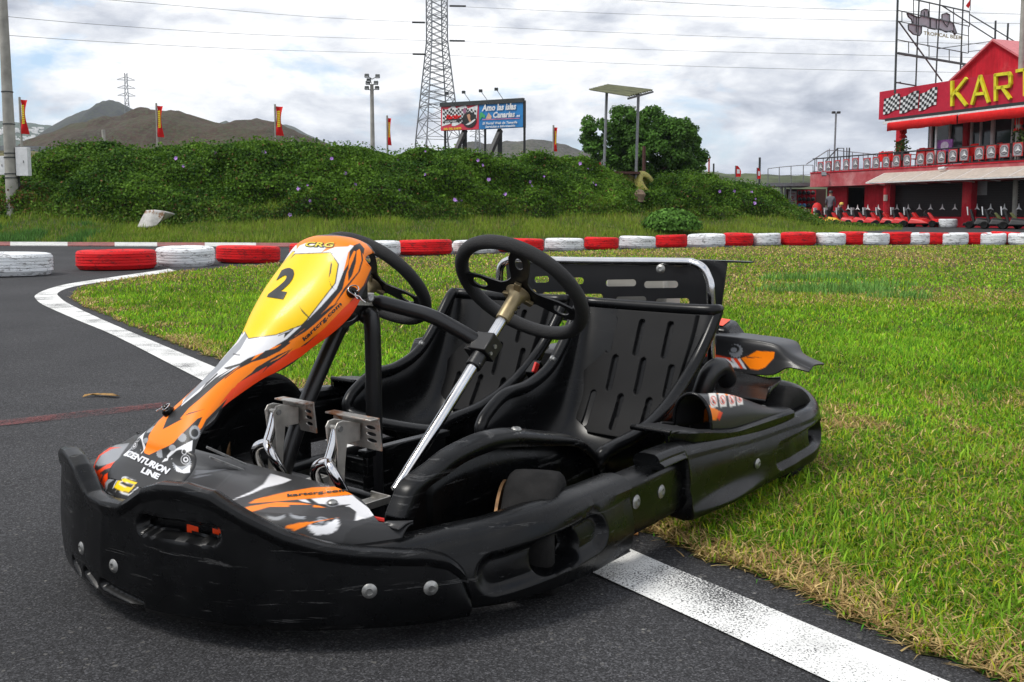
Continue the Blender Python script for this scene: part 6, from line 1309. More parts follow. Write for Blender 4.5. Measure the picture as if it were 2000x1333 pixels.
# ---- people by the karts
def person(px, py, hgt, pose, lab, shirt, trousers, hair, rz=0):
    nn_ = -.55 if pose == 'stand' else -.95; g = BW(sC(px, nn_), nn_, PADZ); t = empty('person', g, rz, lab, 'person'); s = hgt/1.75
    J = {'pel': (0, 0, .95), 'che': (0, 0, 1.32), 'nek': (0, 0, 1.50), 'hd': (0, -.02, 1.62), 'hd2': (0, -.02, 1.74), 'sl': (-.18, 0, 1.42), 'sr': (.18, 0, 1.42), 'el': (-.24, -.03, 1.15), 'er': (.24, -.05, 1.15), 'hl': (-.2, -.18, .95), 'hr': (.2, -.22, 1.02), 'kl': (-.1, -.03, .5), 'kr': (.12, .03, .5), 'al': (-.12, .02, .08), 'ar': (.14, .05, .08), 'tl': (-.12, -.14, .04), 'tr': (.14, -.1, .04)}
    if pose == 'crouch': J.update({'pel': (0, .15, .42), 'che': (0, -.08, .78), 'nek': (0, -.16, .94), 'hd': (0, -.22, 1.04), 'hd2': (0, -.25, 1.15), 'sl': (-.17, -.12, .87), 'sr': (.17, -.12, .87), 'el': (-.22, -.28, .66), 'er': (.22, -.28, .66), 'hl': (-.12, -.45, .55), 'hr': (.12, -.45, .55), 'kl': (-.14, -.25, .5), 'kr': (.14, -.22, .48)})
    E = [('pel', 'che'), ('che', 'nek'), ('nek', 'hd'), ('hd', 'hd2'), ('che', 'sl'), ('sl', 'el'), ('el', 'hl'), ('che', 'sr'), ('sr', 'er'), ('er', 'hr'), ('pel', 'kl'), ('kl', 'al'), ('al', 'tl'), ('pel', 'kr'), ('kr', 'ar'), ('ar', 'tr')]
    Rr = {'pel': .15, 'che': .16, 'nek': .06, 'hd': .095, 'hd2': .08, 'sl': .07, 'sr': .07, 'el': .045, 'er': .045, 'hl': .035, 'hr': .035, 'kl': .07, 'kr': .07, 'al': .045, 'ar': .045, 'tl': .04, 'tr': .04}
    ks = list(J); me = bpy.data.meshes.new('body'); me.from_pydata([tuple(c*s for c in J[k]) for k in ks], [(ks.index(a), ks.index(b)) for a, b in E], [])
    o = bpy.data.objects.new('body', me); COL.objects.link(o); o.modifiers.new('k', 'SKIN'); o.modifiers.new('s', 'SUBSURF').levels = 1
    for i, k in enumerate(ks): me.skin_vertices[0].data[i].radius = (Rr[k]*s*(1.05 if k == 'pel' else 1), Rr[k]*s*(.8 if k in ('pel', 'che') else 1)); me.skin_vertices[0].data[i].use_root = (k == 'pel')
    bpy.context.view_layer.update(); m2 = bpy.data.meshes.new_from_object(o.evaluated_get(bpy.context.evaluated_depsgraph_get())); o.modifiers.clear(); o.data = m2; o.parent = t
    for m in (mat('skin', (.35, .2, .14), .6), shirt, trousers): m2.materials.append(m)
    zn, zp = J['nek'][2]*s, J['pel'][2]*s
    for p in m2.polygons:
        c = p.center; hand = min((c-Vector(J[k])*s).length for k in ('hl', 'hr')) < .06
        p.material_index = 0 if (c.z > zn+.02 or hand) else (2 if (c.z < zp+.02 and pose != 'crouch') or (pose == 'crouch' and c.z < .55*s) else 1); p.use_smooth = True
    w = MB(); hd = Vector(J['hd2'])*s; w.lathe([(0, .05), (.07, .035), (.10, -.02), (.095, -.07), (.06, -.08)], hd+Vector((0, .02, .01)), (0, 0, 1), 14); w.build('hair', hair, t, smooth=60)
emat('greyshirt', (.12, .12, .14), .8); emat('strawhat', (.6, .42, .08), .7); emat('redsuit', (.5, .02, .02), .6)
person(1622, 428, 1.6, 'stand', 'person in dark clothes standing with back turned beside the parked karts', M['greyshirt'], M['black'], M['black'], R(160))
person(1636, 434, 1.55, 'crouch', 'person crouching beside the karts with yellow headwear and grey top', M['greyshirt'], M['black'], M['strawhat'], R(40))
t = empty('red_barrier_post', BW(sC(1596, -.7), -.7, PADZ), 0, 'rounded red inflatable post standing among the karts by the helmet rack', 'post'); w = MB(); w.lathe([(.22, 0), (.27, .2), (.26, .7), (.2, .95), (.1, 1.05), (0, 1.08)], (0, 0, 0), seg=20); w.build('body', M['redsuit'], t, smooth=60); w = MB(); w.lathe([(.07, 0), (.07, .01), (0, .011)], (-.08, -.262, .62), (0, -1, 0), 14); w.build('badge', M['whitep'], t)
# ================================================================= things beyond the bank
def post(px, d, y0, y1, r, name, m, lab, cat, z0=None, taper=1, **k):
    a = D(px, y1, d); b = D(px, y0, d); w = MB(); w.tube([(a.x, d, a.z if z0 is None else z0), (b.x, d, b.z)], [r, r*taper], 12); o = w.build(name, m, smooth=50); return tag(o, lab, cat, **k)
# concrete pole with cabinets at the left edge
t = empty('concrete_pole', (D(25, 400, 26.4).x, 26.4, 0), 0, 'tall leaning concrete pole with two pale cabinets at the left edge', 'pole'); zt = D(2, -60, 26.4); zb = D(25, 405, 26.4)
L0 = Vector((0, 0, .0)); L1 = Vector((zt.x-zb.x, 0, zt.z)); w = MB(); w.tube([L0, L1], [.172, .105], 20); w.build('shaft', M['concrete'], t, smooth=50)
for y in (180, 243, 300, 308, 340, 348): q = D(20, y, 26.4); f = q.z/L1.z; w = MB(); c = L0.lerp(L1, f); rr_ = .172-.06*f; w.lathe([(rr_+.004, -.015), (rr_+.012, -.012), (rr_+.012, .012), (rr_+.004, .015)], c, (L1-L0).normalized(), 20); w.build('band', M['darkmetal'], t, smooth=40)
for x0, x1, y0, y1 in ((-14, 13, 305, 342), (31, 52, 288, 344)):
    a, b = D(x0, y1, 26.3), D(x1, y0, 26.3); w = MB(); w.box(((a.x+b.x)/2-t.location.x, -.1+.12, (a.z+b.z)/2), (b.x-a.x, .2, b.z-a.z)); cb_ = w.build('cabinet', M['whitep'], t, bevel=.01); w = MB(); w.box(((a.x+b.x)/2-t.location.x+.05, -.085, (a.z+b.z)/2), (.015, .01, .06)); w.build('cabinet_latch', M['darkmetal'], cb_)
w = MB(); w.tube([(.16, .1, 0), (.15, .1, 1.8)], .03, 8); w.build('conduit', M['darkmetal'], t)
# banners on poles
def banner(px, yt, yf0, yf1, yb, x1, d, lab, words=True):
    a = D(px, yt, d); t = empty('banner_flag', (a.x, d, 0), 0, lab, 'flag', 'red banner flags around the track'); w = MB(); w.tube([(0, 0, 0), (0, 0, a.z)], .035, 8); w.build('pole', M['concrete'], t)
    p0, p1 = D(px, yf0, d), D(x1, yf1, d); W = p1.x-p0.x; rows = []; n = 16
    for i in range(n+1):
        f = i/n; z = p0.z+(p1.z-p0.z)*f; rows.append([(.03+W*q*(1-.28*math.sin(f*math.pi)*q), .06*math.sin(f*5+q*3), z-.06*W*q) for q in (0, .25, .5, .75, 1)])
    w = MB(); w.grid(rows); cl = w.build('banner_cloth', M['redcloth'], t, smooth=60)
    w = MB()
    for i in range(3, 12):
        f = i/n; z = p0.z+(p1.z-p0.z)*f; hh = (p0.z-p1.z)/n*.42; w.prism([(.03+W*.2, -.07, z-hh), (.03+W*.62, -.07, z-hh*.6), (.03+W*.66, -.07, z+hh), (.03+W*.26, -.07, z+hh*.7)], (0, .006, 0))
    w.build('banner_print', M['yellow'] if words else M['whitep'], cl)
banner(38, 190, 195, 262, 300, 54, 30, 'red banner flag with printed lettering right beside the concrete pole'); banner(305, 202, 207, 268, 300, 318, 34, 'red and yellow banner flag in front of the brown hill peak'); banner(537, 204, 208, 265, 295, 552, 34, 'red and yellow banner flag at the right end of the brown hill'); banner(756, 226, 231, 284, 300, 763, 36, 'narrow red banner flag just right of the tall floodlight mast'); banner(1081, 245, 249, 296, 315, 1087, 38, 'furled red banner flag right of the billboard')
def feather(px, y0, y1, x1, d, lab, pole=True):
    a, b = D(px, y1, d), D(x1, y0, d); t = empty('feather_flag', (a.x, d, 0), 0, lab, 'flag', 'small red feather flags beyond the bank'); W = b.x-a.x; w = MB(); w.tube([(0, 0, 0), (0, 0, b.z)], .025, 6); w.build('pole', M['greymetal'], t)
    w = MB(); w.grid([[(0, 0, b.z-(b.z-a.z)*f), (W*(.35+.65*math.sin(min(1, f*1.6)*1.57))*(1-.25*f), .05*math.sin(f*4), b.z-(b.z-a.z)*(f*.96+.02))] for f in np.linspace(0, 1, 9)]); cl = w.build('flag_cloth', M['redcloth'], t, smooth=60); w = MB(); w.prism([(W*.2, -.06, b.z-(b.z-a.z)*.3), (W*.6, -.06, b.z-(b.z-a.z)*.35), (W*.6, -.06, b.z-(b.z-a.z)*.7), (W*.2, -.06, b.z-(b.z-a.z)*.7)], (0, .01, 0)); w.build('flag_print', M['whitep'], cl)
for i, (px, y0, y1, x1, lab) in enumerate([(1169, 314, 346, 1177, 'small feather flag by the left post of the tall shelter'), (1267, 310, 346, 1278, 'small feather flag leaning right of the shelter, before the tree'), (1334, 324, 344, 1343, 'small feather flag under the right side of the tree'), (1363, 324, 347, 1371, 'second small feather flag under the right side of the tree'), (1436, 324, 346, 1450, 'wavy feather flag in the gap between tree and stairs'), (1478, 328, 350, 1488, 'feather flag closest to the glass railing of the platform')]): feather(px, y0, y1, x1, 50, lab)
post(1385, 55, 309, 345, .05, 'slim_pole', mat('red_white_pole', (.5, .15, .15), .6), 'slim reddish pole right of the tree', 'pole', z0=0); post(1484, 70, 308, 345, .08, 'utility_pole', M['darkmetal'], 'dark utility pole left of the side platform', 'pole', z0=0); post(1394, 90, 320, 350, .08, 'utility_pole', M['darkmetal'], 'distant utility pole just right of the tree', 'pole', z0=0)
# floodlight mast
t = empty('floodlight_mast', (D(728, 300, 45).x, 45, 0), 0, 'tall grey floodlight mast with seven lamps left of the lattice pylon', 'floodlight'); zT = D(728, 165, 45).z; w = MB(); w.tube([(0, 0, 0), (0, 0, zT)], [.13, .08], 12); w.build('shaft', M['concrete'], t, smooth=50)
for x, y, in ((717, 149), (721, 158), (738, 150), (719, 163), (735, 163), (717, 173), (737, 173)):
    q = D(x, y, 45); c = Vector((q.x-t.location.x, -.1, q.z)); w = MB(); w.box(c, (.2, .12, .16), M=rot3('X', R(-25))); lh = w.build('lamp_head', M['darkmetal'], t, bevel=.02); w = MB(); w.box(c+Vector((0, -.07, -.03)), (.15, .01, .11), M=rot3('X', R(-25))); w.build('lamp_glass', M['greymetal'], lh); w = MB(); w.tube([c, (0, 0, c.z-.12)], .02, 6); w.build('bracket', M['greymetal'], lh)
t = empty('street_lamp', (D(1629, 290, 52).x, 52, 0), 0, 'slim lamp post with two square lamps above the stair rail', 'street lamp'); zT = D(1631, 222, 52).z; w = MB(); w.tube([(0, 0, 0), (.05, 0, zT)], .05, 8); w.build('shaft', M['greymetal'], t)
for s in (-1, 1): w = MB(); w.box((.05+s*.13, 0, zT+.05), (.18, .15, .12)); w.build('lamp_head', M['darkmetal'], t, bevel=.02)
# shelter on two posts
t = empty('lookout_shelter', (D(1212, 360, 34.2).x, 34.2, 0), 0, 'tall two-post shelter with corrugated roof and plank bench on the bank', 'shelter'); o0 = t.location
def S_(px, py, d): return D(px, py, d)-Vector((o0.x, o0.y, 0))
for p, q in (((1178, 362), (1185, 181)), ((1241, 368), (1247, 184))): a, b = S_(*p, 34.2), S_(*q, 34.2); w = MB(); w.tube([(a.x, a.y, a.z-.6), b], .05, 10); w.build('post', M['greymetal'], t, smooth=50)
c0, c1, c2, c3 = S_(1150, 176, 33.2), S_(1188, 166, 35.9), S_(1275, 176, 35.4), S_(1227, 189, 32.8)
w = MB(); rows = []; n = 40
for i in range(n+1):
    f = i/n; a = c0.lerp(c1, f); b = c3.lerp(c2, f); z = Vector((0, 0, .035*math.sin(f*math.pi*2*11))); rows.append([a+z, b+z])
w.grid(rows); w.build('corrugated_roof', mat('mossy_sheet', (.085, .09, .045), .8, var=.4, vscale=3), t, solid=.012)
w = MB(); w.beam(c0.lerp(c1, .5)-Vector((0, 0, .07)), c3.lerp(c2, .5)-Vector((0, 0, .07)), .06); w.beam(c3-Vector((0, 0, .07)), c2-Vector((0, 0, .07)), .06); w.build('roof_beam', M['darkmetal'], t)
w = MB(); a, b = S_(1160, 338, 34.2), S_(1249, 339, 34.2); w.hexa([a+Vector((0, -.25, -.03)), b+Vector((0, -.25, -.03)), b+Vector((0, .3, -.03)), a+Vector((0, .3, -.03))], [a+Vector((0, -.25, .05)), b+Vector((0, -.25, .05)), b+Vector((0, .3, .05)), a+Vector((0, .3, .05))]); w.build('bench_plank', M['brownwood'], t)
YT = tyre_paint('yellow_tyre_paint', (.42, .38, .10), (.10, .09, .03))
for px, py, rx, ry, lab in ((1218, 372, R(80), .3, 'faded yellow tyre half buried under the shelter bench'), (1257, 367, R(60), .9, 'faded yellow tyre tilted right of the shelter post')):
    o = tyre_mb(.54, .30).build('buried_tyre', YT, smooth=35); q = D(px, py, 34.3); o.location = (q.x, 34.5, q.z); o.rotation_euler = (rx, 0, ry); tag(o, lab, 'tyre')
o = MB(); q = D(1249, 383, 27.4); rows = []; o.lathe([(0, .22), (.12, .18), (.2, .05), (.15, -.12), (.17, -.2), (0, -.26)], (0, 0, 0), (0, 0, 1), 10); ob = o.build('rock', mat('pale_rock', (.17, .12, .08), .9, var=.4, vscale=6), smooth=30); hh_ = bvh.ray_cast(Vector((0, 0, EYE)), ray(1249, 383).normalized())[0]; ob.location = hh_+Vector((0, -.05, 0)); tag(ob, 'pale rock in the gap of the bank below the yellow tyres', 'rock')
# slab leaning at the foot of the bank
w = MB(); P = [(268, 443), (284, 412), (310, 413), (341, 420), (318, 430), (298, 444)]; rows = [[D(x, y, 25.3) for x, y in ((268, 444), (276, 427), (285, 411))], [D(x, y, 25.1) for x, y in ((285, 445), (296, 428), (302, 410))], [D(x, y, 25.1) for x, y in ((304, 442), (316, 428), (322, 414))], [D(x, y, 25.4) for x, y in ((318, 431), (330, 426), (342, 419))]]
w.grid([cr([tuple(p) for p in r_], 6) for r_ in rows]); o = w.build('discarded_tyre_tread', worn_paint('flaking_white', (.58, .56, .54), .42, 3, (.25, .14, .08)), smooth=60, solid=.05); tag(o, 'flaking white painted tread slab lying at the foot of the bank', 'slab')
# leafy clump
def bush(px, py, d, rx, rz_, n, c0, lab, name='bush', size=(.06, .13)):
    q = D(px, py, d); P = rng.normal(0, 1, (n, 3)); P /= np.linalg.norm(P, axis=1)[:, None]; P[:, 2] = abs(P[:, 2]); P *= rng.uniform(.75, 1.05, (n, 1)); Nn = P.copy(); P = P*np.array([rx, rx*.7, rz_]); v, f, c = leaves(P, Nn, rng.uniform(*size, n), np.array(c0)*(.5+rng.random((n, 1))), .5)
    o = npmesh(name, v, f, M['leaf'], None, c); o.location = (q.x, d, q.z); tag(o, lab, 'bush'); return o
bush(1312, 448, 30.5, .95, .62, 2600, (.10, .22, .035), 'broad-leaved green bush at the foot of the bank below the shelter')
# the tree
def tree():
    bx_, d = D(1265, 345, 44), 44; t = empty('round_tree', (bx_.x, d, 0), 0, 'large round dark green tree behind the tall shelter', 'tree')
    w = MB(); w.tube(cr([(0, 0, 0), (.1, 0, 1.2), (0, .1, 2.4)], 6), [.34, .33, .31, .3, .28, .27, .26, .25, .24, .23, .22, .21, .2], 12)
    for a in range(7): ang = a*.9; w.tube(cr([(0, 0, 1.6+.1*a), (math.cos(ang)*.9, math.sin(ang)*.6, 2.6), (math.cos(ang)*1.9, math.sin(ang)*1.2, 3.6)], 5), [.13-.009*k for k in range(11)], 8)
    w.build('trunk', mat('bark', (.07, .05, .035), .9, var=.3, vscale=8), t, smooth=60)
    outline = [(1141, 260), (1150, 226), (1170, 232), (1195, 225), (1210, 208), (1225, 205), (1240, 215), (1262, 208), (1280, 207), (1300, 216), (1316, 221), (1330, 232), (1350, 243), (1366, 262), (1375, 278), (1392, 288), (1384, 300), (1372, 318), (1372, 336), (1330, 342), (1280, 345), (1200, 335), (1176, 318), (1146, 302), (1144, 280)]
    cx, cz = 1265, 285; Pp = np.array(outline, float); n = 0; Cc = []; tries = 0
    while len(Cc) < 150 and tries < 9000:
        tries += 1; x, y = random.uniform(1141, 1392), random.uniform(204, 346)
        if in_poly(np.array([[x, y]]), outline)[0]:
            dd = np.min(np.hypot(Pp[:, 0]-x, Pp[:, 1]-y)); dep = math.sqrt(max(0, min(1, dd/70)))*2.0
            if dd > 7: Cc.append((x, y, random.uniform(-1, .9)*dep, .26+.3*random.random()*min(1, dd/40)))
    V_, N_, C_ = [], [], []
    for x, y, dy, r in Cc:
        q = D(x, y, d+dy); c = np.array([q.x-bx_.x, dy, q.z]); m = int(260*r/.4); u = rng.normal(0, 1, (m, 3)); u /= np.linalg.norm(u, axis=1)[:, None]
        V_.append(c+u*r*rng.uniform(.55, 1.08, (m, 1))*np.array([1, 1, .8])); N_.append(u*.6+np.array([0, -.1, .5])); b = .65+.5*random.random(); C_.append(np.array([.065, .15, .022])*b*(.7+.7*rng.random((m, 1))))
    V_, N_, C_ = map(np.concatenate, (V_, N_, C_)); N_ /= np.linalg.norm(N_, axis=1)[:, None]; v, f, c = leaves(V_, N_, rng.uniform(.09, .17, len(V_)), C_, .45); npmesh('crown', v, f, M['leaf'], t, c)
tree()
post(1258, 41, 286, 350, .07, 'wooden_pole', M['brownwood'], 'short dark wooden pole in front of the tree trunk', 'pole', z0=0)
# ---- billboard
b0, b1 = D(861, 256, 40), D(1023, 249, 37); bt0, bt1 = D(861, 206, 40), D(1023, 195, 37)
bb = empty('billboard', ((b0.x+b1.x)/2, 38.5, 0), 0, 'wide roadside billboard, red chequered half left, blue lettered half right, on dark stilts', 'billboard'); bo = bb.location.copy()
def bp(px, py, lift=0):                   # board plane
    n = Vector((b1.y-b0.y, -(b1.x-b0.x), 0)).normalized(); r = ray(px, py); t_ = (b0-Vector((0, 0, EYE))).dot(n)/r.dot(n); return Vector((0, 0, EYE))+r*t_+n*lift-bo
def bflat(pts, lift, m, name, par=None): w = MB(); w.add([bp(x, y, lift) for x, y in pts], [tuple(range(len(pts)))]); return w.build(name, m, par or bb)
Zb = lambda l: [(850+x*190/1948, 180+y*190/1948) for x, y in l]
nb_ = Vector((b1.y-b0.y, -(b1.x-b0.x), 0)).normalized()
w = MB(); w.prism([bp(x, y, 0) for x, y in Zb([(115, 280), (880, 245), (1765, 165), (1765, 705), (880, 750), (115, 780)])], -nb_*.15); w.build('board', M['darkmetal'], bb)
lf = bflat(Zb([(118, 290), (878, 250), (878, 748), (118, 778)]), .012, mat('poster_red', (.55, .03, .06), .5, var=.1), 'poster_sheet'); rt = bflat(Zb([(882, 250), (1762, 172), (1762, 702), (882, 748)]), .012, mat('poster_blue', (.015, .19, .48), .5, var=.25, vscale=.4), 'poster_sheet')
w = MB(); w.beam(bp(*Zb([(110, 262)])[0]), bp(*Zb([(1770, 165)])[0]), .12, .16); w.build('top_rail', M['darkmetal'], bb)
bflat(Zb([(150, 350), (250, 355), (340, 290), (400, 280), (430, 330), (530, 290), (620, 270), (660, 335), (760, 300), (860, 262), (840, 520), (830, 600), (760, 560), (700, 620), (560, 600), (480, 650), (400, 685), (340, 680), (340, 630), (240, 660), (140, 690)]), .024, M['whitep'], 'poster_print', lf)
w = MB()
for a in range(18):
    for b in range(8):
        if (a+b) % 2: continue
        x0 = 165+a*37; wv = lambda x: 28*math.sin((x-180)/48.); y0 = 340+b*42-(a*1.5)
        q = [(x0, y0+wv(x0)*.8), (x0+36, y0+wv(x0+36)*.8), (x0+36, y0+41+wv(x0+36)*.8), (x0, y0+41+wv(x0)*.8)]
        if y0+wv(x0) > 315 and y0+wv(x0)*.8+41 < (640 if x0 < 560 else 590): w.add([bp(*Zb([p_])[0], .030) for p_ in q], [(0, 1, 2, 3)])
w.build('chequer_print', M['black'], lf)
bflat(Zb(ell(695, 560, 142, 158, 0, 30)), .036, M['black'], 'poster_print', lf); bflat(Zb([(620, 660), (700, 610), (810, 540), (820, 560), (760, 620), (680, 665)]), .042, M['whitep'], 'poster_print', lf); bflat(Zb([(650, 460), (700, 440), (720, 470), (715, 540), (740, 600), (700, 600), (670, 540)]), .043, mat('poster_skin', (.5, .25, .15), .5), 'poster_print', lf); bflat(Zb([(565, 370), (600, 310), (635, 350), (630, 430), (580, 430)]), .043, mat('poster_mauve', (.3, .12, .2), .5), 'poster_print', lf)
bflat(Zb([(190, 580), (240, 545), (560, 540), (520, 590), (440, 605), (195, 610)]), .036, M['black'], 'poster_print', lf)
def btext(s, x0, y0, x1, y1, hgt, m, par, lift=.05, bold=.03, shear=0):
    V, Fs, _ = text_tris(s, shear, bold, res=2); w = MB(); w.add([bp(*Zb([(x0+(x1-x0)*a, y0+(y1-y0)*a-hgt*b)])[0], lift) for a, b in V], Fs); w.build('poster_lettering', m, par)
btext('Karting', 235, 580, 540, 560, 120, M['redcloth'], lf, bold=.05, shear=.3); btext('CLUB TENERIFE', 215, 605, 440, 596, 22, M['whitep'], lf); btext('DEL DEL KARTS', 190, 768, 540, 752, 45, M['yellow'], lf)
btext('Amo las islas', 950, 392, 1640, 355, 135, M['whitep'], rt, bold=.04, shear=.2); btext('Canarias', 1175, 528, 1615, 505, 125, M['whitep'], rt, bold=.04, shear=.2); btext('.es', 1630, 503, 1715, 498, 38, M['whitep'], rt)
btext('El Portal Web de Tenerife', 965, 660, 1660, 632, 52, M['whitep'], rt, shear=.2); btext('Servicios e Información', 1020, 725, 1620, 697, 48, M['whitep'], rt, shear=.2)
bflat(Zb([(955, 548), (1700, 520), (1700, 536), (955, 566)]), .03, mat('poster_pink', (.5, .2, .35), .5), 'poster_print', rt); bflat(Zb([(1020, 540), (1080, 415), (1140, 490), (1130, 540)]), .03, mat('poster_island', (.55, .35, .25), .5), 'poster_print', rt); bflat(Zb([(900, 430), (940, 405), (1010, 470), (1000, 530), (950, 500), (900, 580)]), .03, mat('poster_palm', (.05, .35, .12), .5), 'poster_print', rt)
def bpost(x, y0, y1, r, dx=0): 
    w = MB(); a = bp(*Zb([(x, y0)])[0], -.2); b = bp(*Zb([(x+dx, y1)])[0], -.2); w.beam((b.x, b.y, 0), a, r); w.build('stilt', M['black'], bb)
for x in (128, 930, 1718): bpost(x, 770 if x < 500 else 700, 1250, .09)
for x in (520, 1225): bpost(x, 760, 1250, .18); w = MB(); a = bp(*Zb([(x+10, 760)])[0], -.2); b = bp(*Zb([(x+80, 1250)])[0], 1.2); w.beam((b.x, b.y, b.z-1), a, .16); w.build('brace', M['black'], bb)
for x, y, x2, y2 in ((435, 260, 487, 55), (765, 235, 822, 38), (1112, 215, 1162, 12), (1425, 195, 1475, -20)):
    a, b = bp(*Zb([(x, y)])[0], .1), bp(*Zb([(x2, y2)])[0], .7); w = MB(); w.tube([a, b], .012, 6); lo_ = w.build('lamp_arm', M['greymetal'], bb); w = MB(); w.box(b, (.14, .12, .1)); w.build('lamp_head', M['darkmetal'], lo_)
# ---- lattice pylon
def pylon(px, d, ybase, hw_of_z, ztop, rotz, lab, arms=(), r=.06, levels=None, red=0, bright=None):
    x = D(px, ybase, d).x; t = empty('lattice_pylon', (x, d, 0), rotz, lab, 'pylon'); w = MB(); zs = levels; leg = []
    for sx, sy in ((-1, -1), (1, -1), (1, 1), (-1, 1)): leg.append([Vector((sx*hw_of_z(z), sy*hw_of_z(z), z)) for z in zs])
    for L in leg: w2 = MB(); [w2.beam(a, b, r*2) for a, b in zip(L, L[1:])]; w2.build('leg', M['greymetal'], t)
    for k in range(4):
        A_, B_ = leg[k], leg[(k+1) % 4]
        for i in range(len(zs)-1):
            w.beam(A_[i], B_[i+1], r); w.beam(B_[i], A_[i+1], r)
            if i in (0, 1, 2) or i % 4 == 0: w.beam(A_[i+1], B_[i+1], r)
    w.build('bracing', M['greymetal'], t)
    for z, L, si in arms:
        w = MB(); hw = hw_of_z(z)
        for sy in (-1, 1): w.beam((si*hw, sy*hw, z), (si*L, 0, z+.1), r*1.1); w.beam((si*hw, sy*hw, z+1.2), (si*L, 0, z+.1), r)
        w.build('cross_arm', M['greymetal'], t)
    return t
dP = 75; zz_ = lambda y: D(850, y, dP).z
zb_, zt_ = 0, zz_(-120)
def hw(z): f = (z-zz_(300))/(zz_(80)-zz_(300)); return (1.42-.80*min(1, max(-.4, f))) if f < 1 else .62-.02*(f-1)
lev = [0, zz_(270), zz_(235), zz_(208)]+[zz_(208-k*12.5) for k in range(1, 26)]
pylon(855, dP, 300, hw, zt_, R(24), 'big lattice pylon rising out of the frame left of the billboard', r=.04, levels=lev)
insul = MB()
# power lines and insulators
def wire(pts, r, lab): 
    w = MB(); w.tube(cr(pts, 8), r, 5); o = w.build('power_line', M['darkmetal']); return tag(o, lab, 'power line', 'overhead wires strung from the lattice pylon')
def wl(P, dA, dB, lab, r=.011): n = len(P); wire([tuple(D(x, y, dA+(dB-dA)*i/(n-1))) for i, (x, y) in enumerate(P)], r, lab)
wl([(-60, 26), (200, 49), (500, 68), (838, 80)], 40, dP, 'overhead wire, middle one of the three left of the pylon'); wl([(-60, 64), (200, 82), (500, 97), (838, 106)], 40, dP, 'overhead wire, lowest one left of the pylon'); wl([(140, -6), (400, 16), (620, 34), (838, 45)], 45, dP, 'overhead wire, highest one crossing the sky left of the pylon')
wl([(868, 12), (1200, 27), (1500, 36), (2060, 48)], dP, 60, 'overhead wire right of the pylon, highest long span'); wl([(868, 49), (1200, 64), (1500, 75), (2060, 90)], dP, 60, 'overhead wire right of the pylon, second from top'); wl([(868, 80), (1200, 95), (1500, 104), (2060, 116)], dP, 60, 'overhead wire right of the pylon, third from top'); wl([(868, 108), (1200, 124), (1500, 134), (2060, 146)], dP, 60, 'overhead wire right of the pylon, lowest span'); wl([(1130, -5), (1500, 14), (2060, 30)], 62, 58, 'overhead wire crossing the top right corner of the sky')
for x0, x1, y in ((805, 830, 44), (806, 831, 106), (878, 910, 12), (878, 908, 80)):
    w = MB(); a, b = D(x0, y, dP-.1), D(x1, y+.5, dP-.1); w.tube([a, b], .07, 8); tag(w.build('insulator_string', M['darkmetal']), {805: 'upper insulator string left of the pylon', 806: 'lower insulator string left of the pylon', 878: ('upper' if y < 40 else 'lower')+' insulator string right of the pylon'}[x0], 'insulator')
pylon(250, 420, 260, lambda z: max(.4, 2.4-1.9*min(1, z/55)), 1, R(20), 'small distant pylon with three cross arms beside the dark peak', arms=[(D(250, y, 420).z, 3.6, s) for y in (157, 173, 188) for s in (-1, 1)], r=.14, levels=[0]+[D(250, y, 420).z for y in (262, 245, 230, 216, 203, 190, 178, 166, 155, 143)])
pylon(933, 320, 300, lambda z: max(.35, 2.0-1.6*min(1, z/30)), 1, R(10), 'faint small pylon seen under the billboard', arms=[(D(933, y, 320).z, 2.6, s) for y in (268, 258) for s in (-1, 1)], r=.10, levels=[0]+[D(933, y, 320).z for y in (295, 285, 275, 266, 258, 250)])
# ---- road barrier with dry embankment at the left
M['drygrass'] = mat('dry_embankment', (.13, .12, .05), .95, var=.5, vscale=.6)
def ridge(name, tops, d, dd, base_y, m, amp, sc, seed, kind='structure', nx=None, smooth=True, prof=None):
    xs = np.linspace(tops[0][0], tops[-1][0], nx or 160); ty = np.interp(xs, [p[0] for p in tops], [p[1] for p in tops]); nw = 40; V = np.zeros((len(xs), nw, 3))
    for i, (x, y) in enumerate(zip(xs, ty)):
        zt = max(.2, D(x, y, d).z)
        for j in range(nw):
            f = j/(nw-1); s_ = f/.6 if f < .6 else 1; yy = d-dd*(1-s_) if f < .6 else d+dd*.8*(f-.6)/.4; z = zt*(math.sin(s_*math.pi/2)**.9 if f < .6 else 1-((f-.6)/.4)**1.3)
            V[i, j] = ((x-1000)/FPX*d*(1+0*f), yy, z)
    nz = (vnoise(V[..., 0], V[..., 1], sc, seed)-.5)+.5*(vnoise(V[..., 0], V[..., 1], sc/3, seed+1)-.5)+.25*(vnoise(V[..., 0], V[..., 1], sc/8, seed+2)-.5)
    env = np.sin(np.linspace(0, 1, nw)*math.pi)[None]; V[..., 2] = np.maximum(V[..., 2]+nz*amp*env*(np.linspace(0, 1, nw)[None] < .56)*np.clip(V[..., 2]/5, 0, 1), -.5)
    V[:, 0, 2] = -.6; V[:, -1, 2] = -.6
    ix = np.arange(len(xs)*nw).reshape(-1, nw); F_ = np.stack([ix[:-1, :-1], ix[1:, :-1], ix[1:, 1:], ix[:-1, 1:]], -1).reshape(-1, 4); o = npmesh(name, V.reshape(-1, 3), F_, m, smooth=smooth); tag(o, kind=kind); return V
